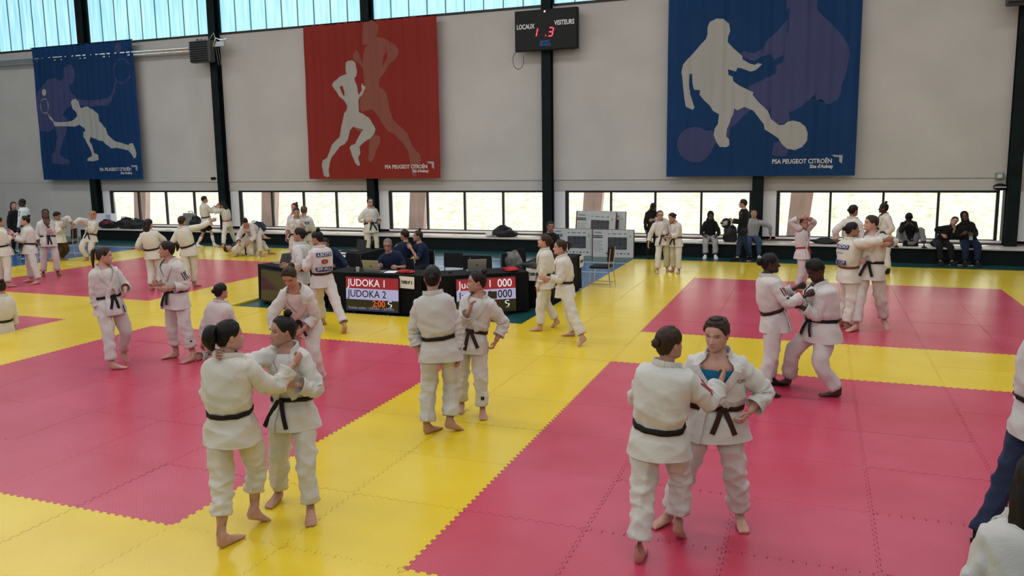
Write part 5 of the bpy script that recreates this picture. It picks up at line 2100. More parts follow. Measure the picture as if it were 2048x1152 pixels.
    if hst != 'bald':
        K = (48, 32, 20)[lod]
        n = (16, 11, 8)[lod]
        th = np.linspace(-PI, PI, K, endpoint=False)
        A_ = np.abs(np.degrees(th))
        if hood:
            zl = np.interp(A_, [0, 35, 55, 75, 100, 180], [.86, .74, .35, .02, -.05, -.10])
            grow = .075
        elif hst in ('short', 'crop'):
            zl = np.interp(A_, [0, 35, 55, 75, 88, 100, 125, 180], [.80, .79, .68, .52, .45, .50, .30, .26])
            grow = .045 if hst == 'short' else .022
        else:
            zl = np.interp(A_, [0, 35, 55, 72, 86, 100, 125, 180], [.83, .80, .68, .52, .47, .50, .22, .12])
            grow = .042 if hst != 'long' else .06
        grow = P.get('vol', grow)
        u = np.linspace(0, 1, n)
        zt = 1.0 + grow * .8
        rows = []
        for uu in u:
            z = zt - (zt - zl) * (uu ** 1.35)
            zc = np.clip(z, 0, 1)
            fl = 1 + 0.22 * np.sin(th * 11 + 3 * uu) * (0.4 if lod else 1) + 0.15 * np.sin(th * 23 + 7 * uu)
            gr = grow * np.interp(uu, [0, .12, .9, 1.0], [.9, 1, .75, -.02]) * (fl if not hood else 1)
            x, y = head_xy(np.clip(zc - grow * .5 * (zc > .9), 0, .998), th, 0)
            if uu < 0.02:
                x, y = x * 0 + 0.0, y * 0 - .05
            nr_ = np.hypot(x, y) + 1e-6
            x, y = x + x / nr_ * gr, y + y / nr_ * gr
            rows.append(np.stack([x, y, np.maximum(z, -.3)], 1))
        rows = np.array(rows)
        hg = Geo()
        hsurf(np.array([hloc(q) for q in rows]), K, hg)
        hair = hg.build('hood' if hood else 'hair', hm, o, smooth=True)

        def blob(name, c, rad, mt, fl=0.10):
            g = Geo()
            k, n2 = (22, 16) if lod == 0 else (14, 10)
            V = []
            for i in range(n2 + 1):
                aa = PI * i / n2
                for j in range(k):
                    bb_ = 2 * PI * j / k
                    d = V3(math.sin(aa) * math.cos(bb_), math.sin(aa) * math.sin(bb_), math.cos(aa))
                    q = 1 + fl * math.sin(5 * bb_ + 6 * aa + ph[0]) + fl * .6 * math.sin(9 * aa - 3 * bb_ + ph[1])
                    V.append(V3(*c) + d * q * V3(*rad))
            g.add(hloc(np.array(V)), [(i * k + j, (i + 1) * k + j, (i + 1) * k + (j + 1) % k, i * k + (j + 1) % k) for i in range(n2) for j in range(k)])
            return g.build(name, mt, hair, smooth=True)

        def tail(name, pts, rad, flat=1.0):
            pts = np.array(pts, float)
            u0 = np.linspace(0, 1, len(pts))
            uu = np.linspace(0, 1, 14)
            Pp = np.stack([np.interp(uu, u0, pts[:, c]) for c in range(3)], 1)
            for _ in range(2):
                Pp[1:-1] = (Pp[:-2] + 2 * Pp[1:-1] + Pp[2:]) / 4
            rr = np.interp(uu, np.linspace(0, 1, len(rad)), rad)
            g = Geo()
            Tt, Xx, Yy = frames(Pp, V3(0, -1, 0))
            kk = 18 if lod == 0 else 10
            th2 = np.linspace(0, 2 * PI, kk, endpoint=False)
            R2 = []
            for c, q, x_, y_, k in zip(Pp, rr, Xx, Yy, uu):
                w = 1 + .12 * np.sin(6 * th2 + 4 * k + ph[2])
                R2.append(c + q * w[:, None] * (np.cos(th2)[:, None] * x_ + flat * np.sin(th2)[:, None] * y_))
            R2 = np.array(R2)
            g.rings(np.array([hloc(q) for q in R2]))
            return g.build(name, hm, hair, smooth=True)
        if P.get('tailhair'):
            hm = HAIRM[P['tailhair']]
        if hst == 'bun':
            blob('bun', (0, -.40, .98), (.155, .150, .130), hm)
        elif hst == 'topbun':
            blob('bun', (0, -.22, 1.10), (.150, .145, .125), hm)
        elif hst == 'lowbun':
            blob('bun', (0, -.545, .56), (np.array((.150, .125, .140)) * P.get('bunsize', 1.0)).tolist(), hm)
        elif hst == 'tail':
            L = P.get('tail', 0.75)
            tail('ponytail', [(0, -.42, .80), (0, -.56, .84), (0, -.66, .70), (.02, -.64, .70 - L * .5), (.03, -.58, .70 - L)], [.06, .12, .145, .12, .03], .8)
        elif hst == 'long':
            tail('long_hair', [(0, -.20, .60), (0, -.34, .25), (0, -.36, -.15), (0, -.34, -.55)], [.36, .36, .36, .20], .62)
        elif hst == 'loose':
            tail('ponytail', [(0, -.42, .82), (0, -.58, .80), (.02, -.68, .60), (.0, -.66, .35), (.02, -.58, .10)], [.08, .20, .24, .22, .08], .85)
        elif hst == 'braid':
            for sg in (-1, 1):
                tail('braid', [(sg * .25, -.30, .5), (sg * .30, -.30, .2), (sg * .28, -.2, -.25)], [.07, .06, .03])
        if hst == 'scarf':
            tail('hood_drape', [(0, -.05, .25), (0, -.08, -.05), (0, -.06, -.35)], [.38, .42, .52], .85)

    # ---- top garment
    Kt = (72, 36, 20)[lod]
    tht = np.linspace(-PI, PI, Kt, endpoint=False)
    tm = CL[top]
    opn = P.get('open', 1.0)
    vt = P.get('vt', .50)
    lap = lambda t: np.interp(t, [vt - .02, vt, vt + .15, vt + .30, .93, 1.0], [0, 3 * opn, 13 * opn, 24 * opn, 40 * opn, 52])
    jg = Geo()
    if gi:
        lt = np.radians(lap(ts))[:, None]
        th2 = lt + (2 * PI - 2 * lt) * np.linspace(0, 1, Kt + 1)[None, :]
        rows = tor.grid(th2)
        jg.rings(rows, cap=(False, False), closed=False)
        rows = rows[:, :-1]
    else:
        rows = tor.grid(tht)
        hsurf(rows, Kt, jg)
    # hem turned inside
    hem = np.stack([rows[0], rows[0] + (Ct[0] - rows[0]) * 0.10, rows[0] + (Ct[0] - rows[0]) * 0.13 + skdir * 0.06])
    hsurf(hem[::-1].copy(), Kt, jg)
    sl = {}
    long_ = P.get('sleeve', .86 if gi else .93)
    for side, sg in (('r', 1), ('l', -1)):
        S0, E, Wt = arm[side]
        fl_ = min(long_, 1.0)
        if long_ <= 0.5:
            end = S0 + (E - S0) * (long_ * 2)
            mid = S0 + (E - S0) * long_
        else:
            mid = E
            end = E + (Wt - E) * ((fl_ - .5) * 2)
        st = S0 - Xc * sg * 0.055 * s - up * 0.004
        na = (36, 18, 10)[lod]
        pth = bend_path(st, mid, end, na, 0.30)
        u = np.linspace(0, 1, len(pth))
        if gi:
            pth = pth - V3(0, 0, 1) * (0.014 * s * np.sin(u * PI))[:, None]
            ra, = interp(u, [(0, .088), (.15, .090), (.35, .082), (.55, .078), (.8, .074), (1.0, .077)])
        else:
            ra, = interp(u, [(0, .078), (.2, .074), (.5, .062), (.8, .055), (1.0, .048 if long_ > .6 else .068)])
        ra = ra * s * (0.6 + 0.4 * fat) * P.get('slw', 1.0)
        _, Xa, Ya = frames(pth, V3(0, 0, 1) * 0.8 + Yc * .2 + Xc * sg * 0.5)
        am = .0105 * fold * (1 if gi else .6)
        sd = seed_disp(r, [(am * .7, 20, 2), (am * .6, 34, -1), (am * .5, 9, 3), (am * .35, 50, 2)])
        cut = lambda q: np.clip(q / .12, 0, 1)
        S_ = Surf(pth, Xa, Ya, ra, ra * 0.97, 2.0, lambda q, t, sd=sd: sd(q, t) * np.clip(q / .12, 0, 1) * np.clip((1.02 - q) / .1, 0.2, 1))
        Ks = (40, 22, 12)[lod]
        ths = np.linspace(0, 2 * PI, Ks, endpoint=False)
        rws = S_.grid(ths)
        tdir = nrm(pth[-1] - pth[-2])
        lst = rws[-1]
        cc = lst.mean(0)
        inn = np.stack([lst, lst + (cc - lst) * .12, lst + (cc - lst) * .16 - tdir * .05 * s, lst + (cc - lst) * .30 - tdir * .09 * s])
        hsurf(np.concatenate([rws, inn[1:]]), Ks, jg, cap=(True, True))
        sl[side] = S_
    jn = 'jacket' if gi else P.get('topname', 'shirt')
    jac = jg.build(jn, tm, o, smooth=True)

    if gi:
        # lapels: the right one lies under the left one
        for nm, sgn, pts in (('lapel', 1, [(1.0, 192), (1.005, 130), (1.0, 90), (.975, lap(.975)), (.93, lap(.93)), (vt + .30, lap(vt + .30)), (vt + .15, lap(vt + .15)), (vt, 1), (vt - .12, -12), (.21, -22)]),
                             ('lapel', -1, [(1.0, 192), (1.005, 130), (1.0, 90), (.975, lap(.975)), (.93, lap(.93)), (vt + .30, lap(vt + .30)), (vt + .15, lap(vt + .15)), (vt, 1), (vt - .12, -14), (.21, -24), (.0, -26), (hemt + .01, -29)])):
            q = np.array([(t, sgn * a_) for t, a_ in pts])
            m_ = (30, 20, 14)[lod]
            uu = np.linspace(0, len(q) - 1, m_)
            tt_ = np.interp(uu, range(len(q)), q[:, 0])
            aa = np.interp(uu, range(len(q)), q[:, 1])
            for _ in range(2):
                aa[1:-1] = (aa[:-2] + 2 * aa[1:-1] + aa[2:]) / 4
            Pp, Nn = tor.at(T2U(tt_), np.radians(aa), (.010 if sgn > 0 else .016) * s)
            g = Geo()
            ribbon(g, Pp, Nn, .030 * s * (1 if sgn < 0 else .95), .008 * s)
            g.build(nm, tm, jac, smooth=False)
        if P.get('under', 'tee'):
            um = cloth(P['under'] if P.get('under') else 'tee', (.7, .7, .7)) if P.get('under') else CL['tee']
            utop = P.get('utop', .95)
            tu = np.linspace(.3, utop, 12)
            au, bu = interp(tu, tab)
            Cu = axis(tu)
            Xu, Yu = spine_frames(Cu, tu)
            g = Geo()
            su = Surf(Cu, Xu, Yu, au - .016 * s, bu - .016 * s, 2.3)
            gg = su.grid(np.radians(np.linspace(-100, 100, 20)))
            g.rings(gg, cap=(False, False), closed=False)
            g.build('undershirt', um, o, smooth=True)
        # belt
        bc = P.get('belt', 'black')
        if bc:
            bt = P.get('beltt', .19)
            slant = P.get('beltslant', 0.0)
            K = (44, 30, 20)[lod]
            tb_ = np.linspace(-PI, PI, K, endpoint=False)
            g = Geo()
            hw = .019 * s / Lt
            lay = []
            for dt, off in ((-hw, .003), (-hw, .010), (0, .012), (hw, .010), (hw, .003)):
                tt_ = bt + dt + slant * np.cos(tb_) + .012 * np.sin(tb_ + ph[1])
                lay.append(tor.at(T2U(tt_), tb_, off * s)[0])
            lay.append(lay[0])
            hsurf(np.array(lay), K, g)
            be = g.build('belt', BELT[bc], o, smooth=True)
            ka = R(P.get('knot', 0))
            kp, kn = tor.at(T2U([bt + slant]), ka, .026 * s)
            kp, kn = kp[0], kn[0]
            side_ = nrm(np.cross(kn, up))
            g = Geo()
            mt = Matrix(np.stack([side_, kn, up], 1).tolist()).to_4x4()
            mt.translation = Vector(kp)
            g.ellipsoid((0, 0, 0), (.036 * s, .019 * s, .025 * s), 12, 8, mtx=mt)
            g.build('knot', BELT[bc], be, smooth=True)
            for sg, an, L in ((1, P.get('tail1', r.uniform(6, 30)), r.uniform(.19, .26)), (-1, P.get('tail2', r.uniform(8, 34)), r.uniform(.17, .24))):
                d0 = nrm(side_ * sg * math.tan(R(an)) - V3(0, 0, 1))
                q = []
                nn_ = []
                for k in range(8):
                    f_ = k / 7
                    q.append(kp + side_ * sg * .012 + d0 * L * s * f_ + kn * (.022 * math.sin(f_ * 2.2) + .028 * f_ + .004 * sg) * s)
                    nn_.append(kn)
                g = Geo()
                ribbon(g, np.array(q), np.array(nn_), .020 * s, .004 * s)
                g.build('belt_tail', BELT[bc], be)
    elif P.get('collar', True):
        g = Geo()
        tb_ = np.linspace(-PI, PI, 24, endpoint=False)
        lay = [tor.at(T2U(np.full(24, t)), tb_, off * s)[0] for t, off in ((.965, .006), (.985, .014), (1.0, .016), (1.0, .004))]
        hsurf(np.array(lay), 24, g)
        g.build('collar', CL[P.get('collarm', top)], jac, smooth=True)

    # ---- trousers
    bm_ = CL[P.get('bottom', top if gi else 'black')]
    tg = Geo()
    wide = P.get('wide', 1.0 if P.get('bottom', 'gi') in ('gi', 'giw', 'gip', 'gig') else .80)
    tq = np.linspace(-.20, .2, 9)
    aq, bq = interp(tq, [(-.20, .11, .09), (-.12, .158, .128), (0, .172, .138), (.1, .160, .122), (.2, .150, .112)])
    Cq = pel + up * (tq * Lt * .9)[:, None] * 1.0
    Xq, Yq = spine_frames(Cq, np.zeros(9))
    hsurf(Surf(Cq, Xq, Yq, aq * s * fat, bq * s * fat, 2.2).grid(np.linspace(0, 2 * PI, 24, endpoint=False)), 24, tg, cap=(True, True))
    lsurf = {}
    tl = P.get('tlen', .93)
    for side, sg in (('r', 1), ('l', -1)):
        Hp, K_, A = leg[side]
        end = K_ + (A - K_) * ((tl - .5) * 2) if tl > .5 else Hp + (K_ - Hp) * tl * 2
        mid = K_ if tl > .5 else Hp + (K_ - Hp) * tl
        nl = (44, 21, 12)[lod]
        pth = bend_path(Hp + V3(0, 0, .03), mid, end, nl, 0.30)
        u = np.linspace(0, 1, len(pth))
        if tl > .5:
            rl, = interp(u, [(0, .104), (.15, .108), (.35, .100), (.5, .094), (.75, .086 * (.4 + .6 * wide)), (1.0, .086 * (.2 + .8 * wide))])
        else:
            rl, = interp(u, [(0, .104), (.4, .108), (1.0, .110)])
        rl = rl * s * (.45 + .55 * fat) * (.75 + .25 * wide)
        pth = pth - fwd(hp) * (.018 * s * np.interp(u, [0, .3, .6, 1], [.6, 1, 1, .5]))[:, None]
        _, Xl, Yl = frames(pth, fwd(hp) + 1e-3)
        am = .0115 * fold * (.5 + .5 * wide)
        sd = seed_disp(r, [(am * .7, 16, 1), (am * .6, 30, -2), (am * .6, 4, 4), (am * .35, 44, 1)])
        S_ = Surf(pth, Xl, Yl, rl, rl * 1.02, 2.0, lambda q, t, sd=sd: sd(q, t) * np.clip(q / .1, 0, 1))
        Ks = (44, 22, 12)[lod]
        rws = S_.grid(np.linspace(0, 2 * PI, Ks, endpoint=False))
        lst = rws[-1]
        cc = lst.mean(0)
        tdir = nrm(pth[-1] - pth[-2])
        inn = np.stack([lst + (cc - lst) * .10, lst + (cc - lst) * .14 - tdir * .05 * s, lst + (cc - lst) * .40 - tdir * .10 * s])
        hsurf(np.concatenate([rws, inn]), Ks, tg, cap=(True, True))
        lsurf[side] = S_
    tro = tg.build('shorts' if tl < .7 else 'trousers', bm_, o, smooth=True)

    # ---- socks and shoes
    for side in ('r', 'l'):
        rows_, fr, A, Ff, Uf, Sd = P['_feet'][side]
        if P.get('sock'):
            g = Geo()
            fr2 = []
            for q in rows_[-3:] + fr:
                c = q.mean(0)
                fr2.append(c + (q - c) * 1.10 + V3(0, 0, .002))
            g.rings(fr2, cap=(False, True))
            g.build('sock', m_sockb if P['sock'] == 'black' else m_sockw, o, smooth=True)
        if P.get('shoe'):
            g = Geo()
            fr2 = []
            for q in fr[1:]:
                c = q.mean(0)
                fr2.append(c + (q - c) * 1.22 + Ff * .006 + V3(0, 0, .012))
            g.rings(fr2, cap=(True, True))
            sh = g.build('shoe', CL['black'] if P['shoe'] == 'black' else m_sockw, o, smooth=True)
            g = Geo()
            O = A - Uf * .075 * s
            out = []
            for y, w in ((-.055, .02), (-.045, .036), (0, .042), (.07, .046), (.14, .054), (.19, .046), (.218, .02)):
                out.append((y, w))
            top_ = [O + s * (Ff * y + Sd * w + Uf * .018) for y, w in out] + [O + s * (Ff * y - Sd * w + Uf * .018) for y, w in out[::-1]]
            bot_ = [p - Uf * .018 * s for p in top_]
            g.rings(np.array([bot_, top_]), cap=(True, True))
            g.build('sole', m_sockw if P['shoe'] != 'black' else CL['black'], sh)

    # ---- marks on the clothes
    def on_surf(S, nm, t0, t1, a0, a1, m, parent, off=.006, mark_txt=None, tm_=None, n=(4, 8)):
        g = Geo()
        tt_, aa = np.meshgrid(np.linspace(t0, t1, n[0]), np.linspace(a0, a1, n[1]), indexing='ij')
        q, _ = S.at(tt_.ravel(), np.radians(aa.ravel()), off * s)
        k = n[1]
        g.add(q, [(i * k + j, i * k + j + 1, (i + 1) * k + j + 1, (i + 1) * k + j) for i in range(n[0] - 1) for j in range(k - 1)])
        po = g.build(nm, m, parent, smooth=True)
        if mark_txt:
            surf_text(S, mark_txt, t0 + (t1 - t0) * .12, t1 - (t1 - t0) * .12, a0 + (a1 - a0) * .08, a1 - (a1 - a0) * .08, tm_, parent, off + .002)
        return po

    def surf_text(S, body_, t0, t1, a0, a1, m, parent, off):
        t = text('lettering', body_, 1.0, m, parent, (0, 0, 0), (0, 0, 0), 'LEFT', bold=.012, ext=0)
        v = np.array([p.co[:2] for p in t.data.vertices])
        lo, hi = v.min(0), v.max(0)
        v = (v - lo) / (hi - lo + 1e-9)
        q, _ = S.at(t0 + (t1 - t0) * v[:, 1], np.radians(a0 + (a1 - a0) * v[:, 0]), off * s)
        t.data.vertices.foreach_set('co', q.ravel())
        t.data.update()
        return t
    for mk in P.get('marks', []):
        k = mk[0]
        if k == 'back':          # blue patches on the back: name above, club below, emblem between
            _, name_, club, emblem = mk
            on_surf(tor, 'back_patch', T2U(.70), T2U(.82), 218, 142, m_patch, jac, .008, name_, m_patcht)
            on_surf(tor, 'back_patch', T2U(.27), T2U(.40), 228, 142, m_patch, jac, .010, club, m_patcht)
            if emblem == 'red':
                g = Geo()
                th = np.linspace(0, 2 * PI, 16)[:-1]
                q, _ = tor.at(T2U(.56 + .06 * np.sin(th)), np.radians(180 + 15 * np.cos(th)), .008 * s)
                g.add(q, [tuple(range(15))])
                g.build('emblem', m_strk, jac)
                g = Geo()
                q, _ = tor.at(T2U(.56 + .045 * np.sin(th)), np.radians(180 + 11 * np.cos(th)), .010 * s)
                g.add(q, [tuple(range(15))])
                g.build('emblem', mat('emblem_red', (.5, .03, .02), .6), jac)
            elif emblem == 'dark':
                surf_text(tor, '2', T2U(.47), T2U(.64), 188, 172, m_strk, jac, .008)
            elif emblem == 'green':
                surf_text(tor, 'JUDO', T2U(.55), T2U(.62), 205, 170, mat('emblem_green', (.05, .3, .2), .6), jac, .008)
        elif k == 'stripes':     # three stripes on a shoulder; (side, material)
            _, side, m, *rest = mk
            S = sl[side]
            for q in (-1, 0, 1):
                uu = np.linspace(.17, rest[0] if rest else .42, 12)
                Pp, Nn = S.at(uu, R(q * 23 + (rest[1] if len(rest) > 1 else 0)), .007 * s)
                for _ in range(3):
                    Pp[1:-1] = (Pp[:-2] + 2 * Pp[1:-1] + Pp[2:]) / 4
                    Nn[1:-1] = (Nn[:-2] + 2 * Nn[1:-1] + Nn[2:]) / 4
                g = Geo()
                ribbon(g, Pp, Nn, .0062 * s, .003)
                g.build('stripe', m, jac)
        elif k == 'badge':       # small mark on a sleeve; (side, u0, u1, a0, a1, material)
            _, side, u0, u1, a0, a1, m = mk
            on_surf(sl[side], 'badge', u0, u1, a0, a1, m, jac, .006, n=(3, 4))
        elif k == 'chest':       # text on the chest
            _, body_, t0, t1, a0, a1, m = mk
            surf_text(tor, body_, T2U(t0), T2U(t1), a0, a1, m, jac, .010)
        elif k == 'leg':
            _, side, u0, u1, a0, a1, m = mk
            on_surf(lsurf[side], 'badge', u0, u1, a0, a1, m, tro, .006, n=(3, 4))
        elif k == 'tab':         # label on the jacket hem
            _, t0, t1, a0, a1, m = mk
            on_surf(tor, 'label_tab', T2U(t0), T2U(t1), a0, a1, m, jac, .022, n=(3, 4))
    return o
